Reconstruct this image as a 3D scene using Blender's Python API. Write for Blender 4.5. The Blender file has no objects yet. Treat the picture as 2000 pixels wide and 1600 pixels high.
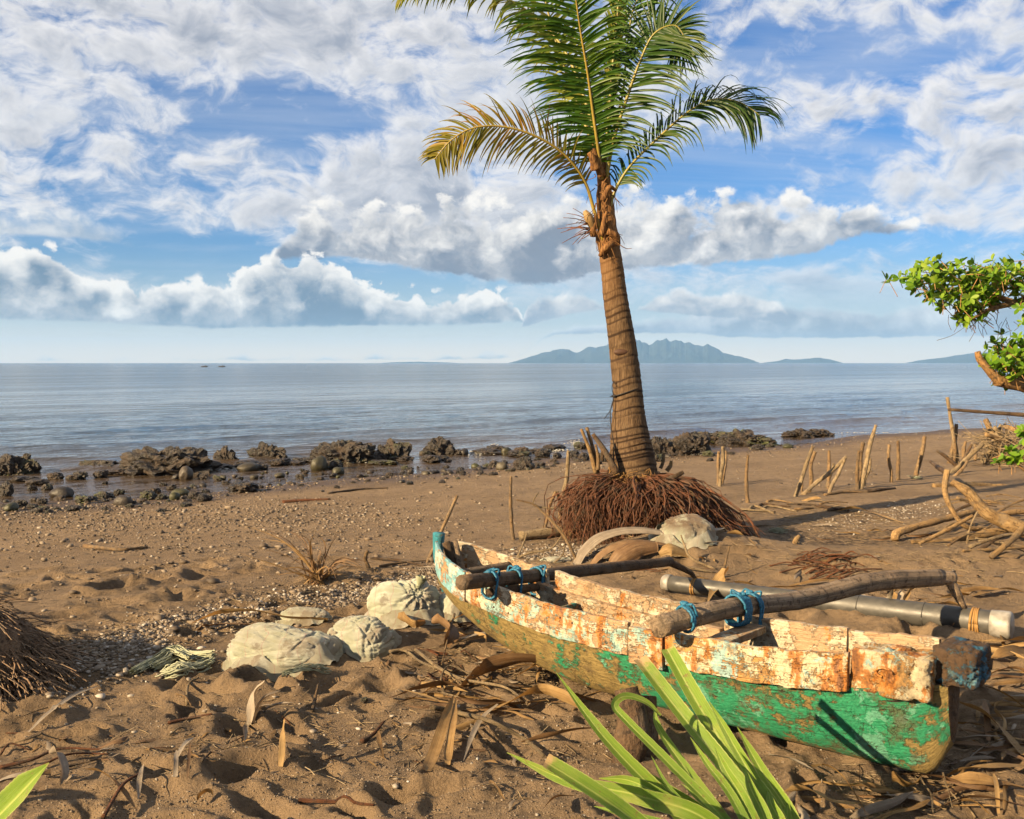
import bpy, math, random
import numpy as np
from mathutils import Vector, Matrix

scene = bpy.context.scene
COL = scene.collection

# ---------------------------------------------------------------- camera
CAM_H = 1.9
FPX = 2000.0                      # focal length in pixels of a 2000 pixel wide frame
PITCH = math.atan(91.0 / FPX)
cam_data = bpy.data.cameras.new("camera")
cam_data.sensor_width = 36.0
cam_data.lens = 36.0 * FPX / 2000.0
cam_data.clip_start = 0.05
cam_data.clip_end = 100000.0
cam = bpy.data.objects.new("camera", cam_data)
cam.location = (0, 0, CAM_H)
cam.rotation_euler = (math.radians(90) - PITCH, 0, 0)
COL.objects.link(cam)
scene.camera = cam

# ---------------------------------------------------------------- light direction
SUN_EL = math.radians(23.0)
SUN_AZ = math.radians(235.0)      # clockwise from +Y: behind the camera, to its left
SUN_DIR = Vector((math.sin(SUN_AZ) * math.cos(SUN_EL), math.cos(SUN_AZ) * math.cos(SUN_EL), math.sin(SUN_EL)))
SKY_STRENGTH = 0.05
sun_data = bpy.data.lights.new("sun", 'SUN')
sun_data.energy = 5.0
sun_data.angle = math.radians(0.6)
sun_data.color = (1.0, 0.74, 0.42)
sun = bpy.data.objects.new("sun", sun_data)
sun.rotation_euler = SUN_DIR.to_track_quat('Z', 'Y').to_euler()
sun.location = (-20, -20, 20)
COL.objects.link(sun)

scene.view_settings.view_transform = 'Standard'
scene.view_settings.look = 'None'
scene.view_settings.gamma = 1.0
scene.view_settings.use_curve_mapping = False
scene.view_settings.exposure = 1.82
scene.cycles.max_bounces = 6
scene.cycles.diffuse_bounces = 2
scene.cycles.glossy_bounces = 3
scene.cycles.transmission_bounces = 3
scene.cycles.transparent_max_bounces = 6
scene.cycles.volume_bounces = 0
scene.cycles.use_denoising = True
scene.cycles.use_adaptive_sampling = True
scene.cycles.adaptive_threshold = 0.02


# ---------------------------------------------------------------- node helper
def lin(r, g, b):
    def f(c):
        c = c / 255.0
        return c / 12.92 if c <= 0.04045 else ((c + 0.055) / 1.055) ** 2.4
    return (f(r), f(g), f(b), 1.0)


class NT:
    """small wrapper so that node graphs can be written as expressions"""
    def __init__(self, tree):
        self.t = tree
        self.n = tree.nodes
        self.n.clear()

    def node(self, kind, **props):
        nd = self.n.new(kind)
        for k, v in props.items():
            setattr(nd, k, v)
        return nd

    def put(self, sock, val):
        if isinstance(val, bpy.types.NodeSocket):
            self.t.links.new(val, sock)
        elif val is not None:
            if hasattr(sock.default_value, '__len__') and not hasattr(val, '__len__'):
                val = (val, val, val, 1.0)[:len(sock.default_value)]
            elif hasattr(val, '__len__') and len(val) != len(sock.default_value):
                val = tuple(val)[:len(sock.default_value)]
            sock.default_value = val

    def m(self, op, a, b=None, c=None, clamp=False):
        nd = self.node('ShaderNodeMath', operation=op, use_clamp=clamp)
        for i, v in enumerate((a, b, c)):
            if v is not None:
                self.put(nd.inputs[i], v)
        return nd.outputs[0]

    def add(self, a, b): return self.m('ADD', a, b)
    def sub(self, a, b): return self.m('SUBTRACT', a, b)
    def mul(self, a, b): return self.m('MULTIPLY', a, b)

    def vm(self, op, a, b=None, scale=None):
        nd = self.node('ShaderNodeVectorMath', operation=op)
        self.put(nd.inputs[0], a)
        if b is not None:
            self.put(nd.inputs[1], b)
        if scale is not None:
            self.put(nd.inputs['Scale'], scale)
        return nd.outputs['Value'] if op in ('LENGTH', 'DOT_PRODUCT', 'DISTANCE') else nd.outputs[0]

    def sep(self, v):
        nd = self.node('ShaderNodeSeparateXYZ')
        self.put(nd.inputs[0], v)
        return nd.outputs

    def comb(self, x=0.0, y=0.0, z=0.0):
        nd = self.node('ShaderNodeCombineXYZ')
        for s, v in zip(nd.inputs, (x, y, z)):
            self.put(s, v)
        return nd.outputs[0]

    def noise(self, vec, scale=1.0, detail=4.0, rough=0.55, dist=0.0, lac=2.0, color=False, kind='FBM', dims='3D'):
        nd = self.node('ShaderNodeTexNoise', noise_dimensions=dims)
        nd.noise_type = kind
        if vec is not None:
            self.put(nd.inputs['Vector'], vec)
        self.put(nd.inputs['Scale'], scale)
        self.put(nd.inputs['Detail'], detail)
        self.put(nd.inputs['Roughness'], rough)
        self.put(nd.inputs['Lacunarity'], lac)
        self.put(nd.inputs['Distortion'], dist)
        return nd.outputs['Color'] if color else nd.outputs[0]

    def voronoi(self, vec, scale=1.0, feature='F1', out='Distance', rand=1.0, smooth=None, dims='3D'):
        nd = self.node('ShaderNodeTexVoronoi', feature=feature, voronoi_dimensions=dims)
        self.put(nd.inputs['Vector'], vec)
        self.put(nd.inputs['Scale'], scale)
        self.put(nd.inputs['Randomness'], rand)
        if smooth is not None:
            self.put(nd.inputs['Smoothness'], smooth)
        return nd.outputs[out]

    def ramp(self, fac, stops, interp='LINEAR'):
        nd = self.node('ShaderNodeValToRGB')
        cr = nd.color_ramp
        cr.interpolation = interp
        while len(cr.elements) < len(stops):
            cr.elements.new(0.5)
        for e, (p, c) in zip(cr.elements, stops):
            e.position = p
            e.color = c if hasattr(c, '__len__') else (c, c, c, 1.0)
        self.put(nd.inputs[0], fac)
        return nd.outputs[0]

    def mix(self, fac, a, b, mode='MIX'):
        nd = self.node('ShaderNodeMix', data_type='RGBA', blend_type=mode)
        self.put(nd.inputs[0], fac)
        self.put(nd.inputs[6], a)
        self.put(nd.inputs[7], b)
        return nd.outputs[2]

    def mixf(self, fac, a, b):
        nd = self.node('ShaderNodeMix', data_type='FLOAT')
        self.put(nd.inputs[0], fac)
        self.put(nd.inputs[2], a)
        self.put(nd.inputs[3], b)
        return nd.outputs[0]

    def smooth(self, x, lo, hi, to0=0.0, to1=1.0):
        nd = self.node('ShaderNodeMapRange', interpolation_type='SMOOTHSTEP')
        for s, v in zip((0, 1, 2, 3, 4), (x, lo, hi, to0, to1)):
            self.put(nd.inputs[s], v)
        return nd.outputs[0]

    def curve(self, x, pts):
        """float curve over x in 0..1"""
        nd = self.node('ShaderNodeFloatCurve')
        cu = nd.mapping.curves[0]
        while len(cu.points) < len(pts):
            cu.points.new(0.5, 0.5)
        for p, (a, b) in zip(cu.points, pts):
            p.location = (a, b)
            p.handle_type = 'AUTO_CLAMPED'
        nd.mapping.update()
        self.put(nd.inputs['Value'], x)
        return nd.outputs[0]

    def mapping(self, vec, scale=(1, 1, 1), loc=(0, 0, 0), rot=(0, 0, 0)):
        nd = self.node('ShaderNodeMapping')
        self.put(nd.inputs['Vector'], vec)
        nd.inputs['Scale'].default_value = scale
        nd.inputs['Location'].default_value = loc
        nd.inputs['Rotation'].default_value = rot
        return nd.outputs[0]

    def bump(self, height, strength=0.5, dist=0.01, normal=None):
        nd = self.node('ShaderNodeBump')
        self.put(nd.inputs['Height'], height)
        self.put(nd.inputs['Strength'], strength)
        self.put(nd.inputs['Distance'], dist)
        if normal is not None:
            self.put(nd.inputs['Normal'], normal)
        return nd.outputs[0]

    def pos(self):
        return self.node('ShaderNodeNewGeometry').outputs['Position']

    def obj(self):
        return self.node('ShaderNodeTexCoord').outputs['Object']

    def attr(self, name):
        return self.node('ShaderNodeAttribute', attribute_name=name).outputs['Fac']

    def island(self):
        return self.node('ShaderNodeNewGeometry').outputs['Random Per Island']

    def objrand(self):
        return self.node('ShaderNodeObjectInfo').outputs['Random']


# ---------------------------------------------------------------- sky: Nishita plus procedural cloud layers by direction
def build_world():
    world = bpy.data.worlds.new("World")
    scene.world = world
    world.use_nodes = True
    N = NT(world.node_tree)
    sky = N.node('ShaderNodeTexSky', sky_type='NISHITA')
    sky.sun_disc = False
    sky.sun_elevation = SUN_EL
    sky.sun_rotation = SUN_AZ
    sky.altitude = 0.0
    sky.air_density = 1.0
    sky.dust_density = 0.6
    sky.ozone_density = 2.5
    clear = N.mix(1.0, sky.outputs[0], (0.27, 0.47, 0.72, 1.0), 'MULTIPLY')
    d = N.node('ShaderNodeTexCoord').outputs['Generated']
    X, Y, Z = N.sep(d)
    Zp = N.m('MAXIMUM', Z, 0.0)
    hor = N.m('SQRT', N.add(N.mul(X, X), N.mul(Y, Y)))
    el = N.m('ARCTAN2', Z, hor)                       # radians
    az = N.m('ARCTAN2', X, Y)
    # milky air towards the horizon
    low = N.smooth(el, 0.0, 0.15, 1.0, 0.0)
    clear = N.mix(N.mul(N.m('POWER', low, 1.7), 0.95), clear, (3.7, 4.1, 4.1, 1.0))
    clear = N.mix(N.smooth(el, 0.0, 0.045, 0.85, 0.0), clear, (7.0, 5.6, 4.0, 1.0))

    def gauss(a0, e0, sa, se):
        u = N.m('DIVIDE', N.sub(az, a0), sa)
        v = N.m('DIVIDE', N.sub(el, e0), se)
        r = N.add(N.mul(u, u), N.mul(v, v))
        return N.m('POWER', 2.718, N.mul(r, -1.0))

    def A(px): return math.atan((px - 1000) / 2000.0)
    def EL(py): return math.atan((709 - py) / 2000.0)

    # ---- high broken layer: planar projection so that it recedes to the horizon
    inv = N.m('DIVIDE', 1.0, N.add(Zp, 0.20))
    P = N.comb(N.mul(X, inv), N.mul(Y, inv), 0.0)
    # streets of small rounded puffs: smaller and flatter towards the horizon
    S = N.comb(N.mul(az, 1.0), N.mul(N.m('POWER', N.m('MAXIMUM', el, 0.001), 0.80), 1.15), 0.0)
    warp = N.vm('SUBTRACT', N.noise(S, 9.0, 3.0, 0.55, color=True, dims='2D'), (0.5, 0.5, 0.5))
    Sw = N.vm('ADD', S, N.vm('SCALE', warp, scale=0.060))
    Pr = N.mapping(Sw, scale=(0.80, 1.12, 1.0), rot=(0, 0, 0.35))
    big = N.noise(N.vm('ADD', P, N.vm('SCALE', warp, scale=0.5)), 0.9, 2.0, 0.5, dims='2D')
    puff = N.noise(Pr, 27.0, 6.0, 0.62, dims='2D')
    cover = N.add(N.mul(big, 0.75), N.mul(puff, 1.0))
    # the open blue windows of this sky
    gaps = None
    for (px, py, sx, sy, k) in ((560, 236, 230, 60, 0.55), (440, 512, 330, 52, 0.62), (180, 400, 200, 46, 0.16),
                                (1480, 95, 80, 24, 0.26), (1610, 150, 130, 36, 0.30), (1830, 150, 80, 26, 0.24),
                                (1640, 500, 380, 40, 0.36), (1480, 335, 280, 40, 0.26), (1250, 345, 200, 60, 0.30), (300, 70, 60, 40, 0.1),
                                (760, 560, 200, 36, 0.5)):
        g = N.mul(gauss(A(px), EL(py), sx / 2000.0, sy / 2000.0), k)
        gaps = g if gaps is None else N.add(gaps, g)
    cover = N.sub(cover, gaps)
    cov = N.smooth(cover, 0.50, 0.90)
    cov = N.mul(cov, N.smooth(el, 0.02, 0.12))
    puff2 = N.noise(N.vm('ADD', Pr, (-0.010, 0.006, 0.0)), 27.0, 4.0, 0.58, dims='2D')
    rel = N.mul(N.sub(puff, puff2), 1.7)
    hi_l = N.add(N.sub(0.95, N.mul(N.smooth(cover, 0.70, 1.15), 0.75)), rel)
    hi_l = N.m('MAXIMUM', N.m('MINIMUM', hi_l, 1.08), 0.12)
    hi_col = N.mix(hi_l, (1.7, 1.95, 2.45, 1.0), (5.2, 5.1, 5.05, 1.0))
    col = N.mix(N.mul(cov, 0.95), clear, hi_col)

    veil = N.noise(N.mapping(P, scale=(0.5, 1.5, 1.0), rot=(0, 0, -0.5)), 1.5, 5.0, 0.6, dist=0.5, dims='2D')
    col = N.mix(N.mul(N.mul(N.smooth(veil, 0.40, 0.70), N.smooth(el, 0.04, 0.14)), 0.30), col, (4.1, 4.3, 4.6, 1.0))

    # ---- cumulus: heaped cloud with level bases, defined over azimuth and elevation
    Q = N.comb(az, N.mul(el, 1.2), 0.0)
    Qw = N.vm('ADD', Q, N.vm('SCALE', N.vm('SUBTRACT', N.noise(Q, 30.0, 3.0, 0.55, color=True, dims='2D'), (0.5, 0.5, 0.5)), scale=0.016))
    n1 = N.noise(Qw, 13.0, 3.0, 0.55, dims='2D')
    n2 = N.noise(Qw, 46.0, 6.0, 0.66, dims='2D')

    def heap(q, nn, fine=True):
        a = N.voronoi(q, 26.0, feature='SMOOTH_F1', smooth=0.6, dims='2D')
        b = N.voronoi(q, 70.0, feature='F1', dims='2D') if fine else 0.40
        return N.add(N.add(N.mul(N.sub(0.45, a), 0.8), N.mul(N.sub(0.45, b), 0.26)), N.mul(N.sub(nn, 0.5), 0.95))
    hp = heap(Qw, n2)
    Qs = N.vm('ADD', Qw, (-0.011, 0.010, 0.0))
    hps = heap(Qs, N.noise(Qs, 46.0, 3.0, 0.62, dims='2D'), False)
    relief = N.sub(hp, hps)

    t_az = N.m('DIVIDE', N.add(az, 0.6), 1.2, clamp=True)      # 0..1 over the span of azimuths

    def T(px): return (A(px) + 0.6) / 1.2

    def bank(col, tops, bases, edge, soft, dark, lit, opacity, gain=1.0, wob=0.0):
        sc = 0.20
        top = N.mul(N.curve(t_az, [(T(px), EL(py) / sc) for px, py in tops]), sc)
        base = N.mul(N.curve(t_az, [(T(px), EL(py) / sc) for px, py in bases]), sc)
        base = N.add(base, N.mul(N.sub(n2, 0.5), 0.006 + wob))
        dt = N.m('DIVIDE', N.sub(top, el), edge)
        db = N.m('DIVIDE', N.sub(el, base), edge * 0.22)
        inside = N.m('MINIMUM', dt, N.add(db, 0.35))
        dens = N.add(N.m('MINIMUM', inside, 1.4), N.mul(hp, 1.15 * gain))
        a = N.mul(N.mul(N.smooth(dens, -0.02, soft), N.smooth(inside, -0.42, -0.18)), N.smooth(db, -0.25, 0.35))
        v = N.m('DIVIDE', N.sub(el, base), N.m('MAXIMUM', N.sub(top, base), 0.004))
        light = N.add(N.add(N.mul(v, 0.85), N.mul(relief, 0.85 * gain)), N.add(-0.06, N.mul(N.sub(n1, 0.5), 1.8)))
        light = N.add(light, N.mul(N.smooth(dens, 0.55, 0.0), 0.40))
        light = N.m('MAXIMUM', N.m('MINIMUM', light, 1.0), N.mul(N.smooth(N.add(N.mul(n1, 0.6), N.mul(n2, 0.4)), 0.38, 0.68), 0.42))
        c = N.mix(light, dark, lit)
        return N.mix(N.mul(a, opacity), col, c)

    wlit = (6.0, 5.75, 5.35, 1.0)
    # low grey bars on the right
    col = bank(col, [(200, 700), (1000, 690), (1080, 648), (1250, 625), (1500, 600), (1750, 606), (2000, 596), (2500, 600)],
               [(200, 705), (1000, 700), (1080, 656), (1300, 652), (1500, 662), (2000, 662), (2500, 660)],
               0.012, 0.7, (1.8, 2.2, 2.7, 1.0), (4.6, 4.8, 4.9, 1.0), 0.95, 1.0)
    # small bright heaps over the island
    col = bank(col, [(0, 760), (1000, 700), (1030, 590), (1120, 570), (1240, 600), (1290, 572), (1420, 570), (1500, 590), (1560, 640), (1650, 700), (2300, 760)],
               [(0, 700), (1000, 640), (1200, 606), (1400, 622), (1560, 632), (2300, 640)],
               0.015, 0.5, (2.0, 2.4, 2.9, 1.0), wlit, 0.95)
    col = bank(col, [(-600, 470), (0, 438), (90, 430), (200, 455), (290, 500), (420, 640), (2500, 740)],
               [(-600, 500), (0, 486), (200, 490), (300, 510), (420, 600), (2500, 700)],
               0.03, 0.9, (2.4, 2.9, 3.5, 1.0), wlit, 0.85)
    # broad grey-bellied cloud behind the palm
    col = bank(col, [(-600, 760), (430, 700), (520, 560), (570, 450), (640, 412), (720, 408), (800, 415), (900, 392), (1010, 398), (1120, 405), (1240, 385), (1330, 402), (1450, 392), (1560, 405), (1650, 418),
                     (1730, 440), (1790, 470), (1850, 560), (2500, 740)],
               [(-600, 700), (430, 545), (540, 520), (620, 505), (760, 520), (900, 540), (1060, 556), (1200, 530), (1400, 520), (1560, 505), (1700, 472), (1810, 470), (2500, 600)],
               0.040, 0.42, (1.25, 1.5, 1.95, 1.0), wlit, 0.93, 1.25, 0.010)
    # long bank over the sea on the left
    col = bank(col, [(-600, 560), (-100, 520), (40, 520), (90, 508), (150, 545), (250, 568), (340, 572), (420, 552), (462, 550), (486, 526), (530, 522), (566, 532),
                     (600, 512), (640, 512), (690, 548), (770, 562), (850, 580), (930, 572), (990, 580), (1020, 625), (1060, 720), (2500, 740)],
               [(-600, 640), (0, 632), (300, 640), (440, 644), (600, 640), (800, 636), (930, 634), (1020, 628), (1060, 700), (2500, 720)],
               0.028, 0.20, (0.9, 1.4, 2.0, 1.0), wlit, 0.96, 1.1)
    out = N.node('ShaderNodeOutputWorld')
    bg = N.node('ShaderNodeBackground')
    N.put(bg.inputs['Color'], col)
    bg.inputs['Strength'].default_value = SKY_STRENGTH
    N.t.links.new(bg.outputs[0], out.inputs['Surface'])
    world.cycles.sampling_method = 'MANUAL'
    world.cycles.sample_map_resolution = 256


build_world()


# ---------------------------------------------------------------- numpy noise
def _hash(ix, iy, iz, seed):
    h = (ix * 374761393 + iy * 668265263 + iz * 1274126177 + seed * 974711) & 0xFFFFFFFF
    h = ((h ^ (h >> 13)) * 1274126177) & 0xFFFFFFFF
    h = h ^ (h >> 16)
    return (h & 0xFFFF) / 65535.0


def vnoise(p, seed=0):
    """value noise in -1..1 at points (n,3)"""
    p = np.asarray(p, float)
    f0 = np.floor(p)
    i = f0.astype(np.int64)
    f = p - f0
    u = f * f * f * (f * (f * 6 - 15) + 10)
    r = 0.0
    for dx in (0, 1):
        wx = u[:, 0] if dx else 1 - u[:, 0]
        for dy in (0, 1):
            wy = u[:, 1] if dy else 1 - u[:, 1]
            for dz in (0, 1):
                wz = u[:, 2] if dz else 1 - u[:, 2]
                r = r + wx * wy * wz * _hash(i[:, 0] + dx, i[:, 1] + dy, i[:, 2] + dz, seed)
    return r * 2 - 1


def fbm(p, octs=4, gain=0.5, seed=0):
    p = np.asarray(p, float)
    a, s, t = 1.0, 0.0, 0.0
    for o in range(octs):
        s = s + a * vnoise(p * (2.0 ** o) + 17.3 * o, seed + o)
        t += a
        a *= gain
    return s / t


def fbm2(x, y, scale, octs=4, gain=0.5, seed=0):
    x = np.atleast_1d(np.asarray(x, float))
    y = np.atleast_1d(np.asarray(y, float))
    return fbm(np.stack([x * scale, y * scale, np.zeros_like(x) + seed * 3.1], -1), octs, gain, seed)


# ---------------------------------------------------------------- pixels of the photograph to points of the place
CP, SP = math.cos(PITCH), math.sin(PITCH)


def ray(px, py):
    u, v = (px - 1000.0) / FPX, (800.0 - py) / FPX
    return Vector((u, CP + v * SP, -SP + v * CP))


def at(px, py, Y):
    d = ray(px, py)
    return Vector((0, 0, CAM_H)) + d * (Y / d.y)


def atz(px, py, z):
    d = ray(px, py)
    return Vector((0, 0, CAM_H)) + d * ((z - CAM_H) / d.z)


# ---------------------------------------------------------------- lie of the land
WATER_Z = -0.40
SHORE_A, SHORE_B = 23.0, 0.80               # shoreline y = A + B x
SN = math.sqrt(1 + SHORE_B ** 2)
_rs = np.random.RandomState(11)
DENTS = []                                   # footprints and pits: x, y, rx, ry, rot, depth
for _k in range(330):
    yy = 3.4 + 6.2 * _rs.rand() ** 1.15
    xx = (_rs.rand() * 1.25 - 0.66) * (yy + 0.6)
    DENTS.append((xx, yy, 0.04 + 0.09 * _rs.rand() ** 1.4, 0.08 + 0.14 * _rs.rand() ** 1.4, _rs.rand() * 3.14, 0.028 + 0.052 * _rs.rand()))
for (_px, _py, _r, _d) in ((270, 1135, 0.24, 0.07), (500, 1110, 0.17, 0.06), (415, 1090, 0.13, 0.05), (345, 1180, 0.2, 0.05), (210, 1192, 0.22, 0.05),
                           (360, 1172, 0.12, 0.04), (650, 1095, 0.12, 0.05), (760, 1060, 0.1, 0.03), (330, 1165, 0.1, 0.04)):
    _p = atz(_px, _py, -0.02)
    DENTS.append((_p.x, _p.y, _r, _r * 0.7, 0.3, _d))
DENT_XY = np.array([d[:2] for d in DENTS])
HUMPS = [  # x, y, sx, sy, height
    (1.40, 11.6, 1.3, 1.1, 0.10), (3.2, 9.4, 1.5, 0.7, 0.16), (4.6, 8.9, 1.2, 0.6, 0.10), (1.3, 9.6, 0.7, 0.5, 0.12),
    (2.6, 7.6, 1.0, 0.5, 0.05), (-0.6, 6.9, 0.7, 0.4, 0.06), (-3.6, 6.8, 1.2, 0.8, 0.06), (3.5, 11.2, 1.2, 0.7, -0.10),
    (1.85, 9.9, 0.65, 0.45, 0.20), (1.9, 4.4, 0.7, 0.25, -0.05), (-1.6, 4.6, 1.0, 0.5, 0.05), (0.3, 3.9, 0.8, 0.4, 0.05), (2.6, 12.5, 1.4, 0.8, -0.05), (1.2, 5.9, 0.8, 0.35, -0.05),
]


def shore_d(x, y):
    wob = 0.5 * np.sin(np.asarray(x) * 0.55 + 1.0) + 0.3 * np.sin(np.asarray(x) * 1.3)
    return (SHORE_A + SHORE_B * x + wob - y) / SN


def H_full(x, y):
    """height of the sand at arrays x, y"""
    x = np.atleast_1d(np.asarray(x, float))
    y = np.atleast_1d(np.asarray(y, float))
    D = shore_d(x, y)
    z = np.where(D < 0, WATER_Z + np.maximum(D * 0.07, -5.0), np.where(D < 9, WATER_Z + 0.38 * (D / 9.0) ** 0.9, -0.02))
    t = np.clip((D - 8.0) / 3.0, 0, 1)
    t = t * t * (3 - 2 * t)                                   # 0 on the open beach, 1 on the loose sand above it
    z = z + t * 0.035
    z = z + t * (0.040 * fbm2(x, y, 1.1, 3, 0.5, 3) + 0.026 * fbm2(x, y, 3.6, 4, 0.5, 5) + 0.011 * fbm2(x, y, 13.0, 3, 0.6, 9) + 0.004 * fbm2(x, y, 34.0, 2, 0.6, 13))
    b = np.clip(D / 2.0, 0, 1) * (1 - t)
    # wind and wash ripples on the open beach, drawn out along the shore
    ca, sa = math.cos(math.atan(SHORE_B)), math.sin(math.atan(SHORE_B))
    a_, o_ = x * ca + y * sa, -x * sa + y * ca
    z = z + b * (0.024 * fbm2(a_ * 0.45, o_, 1.6, 4, 0.55, 21) + 0.018 * fbm2(a_ * 0.5, o_, 6.0, 4, 0.62, 23))
    for (hx, hy, sx, sy, h) in HUMPS:
        z = z + h * np.exp(-((x - hx) / sx) ** 2 - ((y - hy) / sy) ** 2)
    near = np.nonzero((DENT_XY[:, 0] > x.min() - 0.8) & (DENT_XY[:, 0] < x.max() + 0.8) & (DENT_XY[:, 1] > y.min() - 0.8) & (DENT_XY[:, 1] < y.max() + 0.8))[0]
    for q in near:
        dx, dy, rx, ry, ro, dp = DENTS[q]
        m = (np.abs(x - dx) < 0.8) & (np.abs(y - dy) < 0.8)
        if not m.any():
            continue
        c, s = math.cos(ro), math.sin(ro)
        u = ((x[m] - dx) * c + (y[m] - dy) * s) / rx
        v = (-(x[m] - dx) * s + (y[m] - dy) * c) / ry
        r2 = u * u + v * v
        r2 = r2 * (1 + 0.45 * fbm2(x[m], y[m], 9.0, 2, 0.5, int(q) % 50))
        r2 = np.maximum(r2, 0)
        z[m] += dp * (-1.25 * np.exp(-r2 * 1.3) + 0.55 * np.exp(-(np.sqrt(r2) - 1.45) ** 2 * 4.5))
    return z


GRID = {}


def H(x, y):
    """height of the built sand sheet, read back from its grid"""
    x = np.atleast_1d(np.asarray(x, float))
    y = np.atleast_1d(np.asarray(y, float))
    ys, us, Z = GRID['ys'], GRID['us'], GRID['Z']
    fy = np.interp(y, ys, np.arange(len(ys)))
    i = np.clip(fy.astype(int), 0, len(ys) - 2)
    f = fy - i
    g = np.interp(x / (np.maximum(y, 1.0) + 0.8), us, np.arange(len(us)))
    j = np.clip(g.astype(int), 0, len(us) - 2)
    g = g - j
    return (Z[i, j] * (1 - g) + Z[i, j + 1] * g) * (1 - f) + (Z[i + 1, j] * (1 - g) + Z[i + 1, j + 1] * g) * f


def hz(x, y):
    return float(H(x, y)[0])


def gp(px, py, lift=0.0):
    """where the sight line through a pixel meets the sand"""
    d = ray(px, py)
    if d.z > -0.01:
        d.z = -0.01
    ye = CAM_H / -d.z * d.y
    yl = (CAM_H + 0.45) / -d.z * d.y
    ys = np.linspace(ye * 0.82, yl, 90)
    xs = d.x / d.y * ys
    zs = CAM_H + d.z / d.y * ys
    g = H(xs, ys)
    k = np.argmax(zs <= g)
    if zs[k] > g[k] or k == 0:
        k = max(k, 1)
    a = zs[k - 1] - g[k - 1]
    b = zs[k] - g[k]
    t = a / (a - b) if a != b else 0.0
    y = ys[k - 1] + (ys[k] - ys[k - 1]) * t
    x = d.x / d.y * y
    return Vector((x, y, hz(x, y) + lift))


# ---------------------------------------------------------------- mesh builder
def unit(v):
    n = np.linalg.norm(v, axis=-1, keepdims=True)
    return v / np.maximum(n, 1e-9)


def spline(pts, n):
    """Catmull-Rom through points, n samples"""
    P = np.array([tuple(p) for p in pts], float)
    if len(P) == 2:
        t = np.linspace(0, 1, n)[:, None]
        return P[0] * (1 - t) + P[1] * t
    P = np.vstack([2 * P[0] - P[1], P, 2 * P[-1] - P[-2]])
    m = len(P) - 3
    t = np.linspace(0, m, n)
    i = np.minimum(t.astype(int), m - 1)
    f = (t - i)[:, None]
    p0, p1, p2, p3 = P[i], P[i + 1], P[i + 2], P[i + 3]
    return 0.5 * (2 * p1 + (p2 - p0) * f + (2 * p0 - 5 * p1 + 4 * p2 - p3) * f * f + (3 * p1 - p0 - 3 * p2 + p3) * f ** 3)


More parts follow.
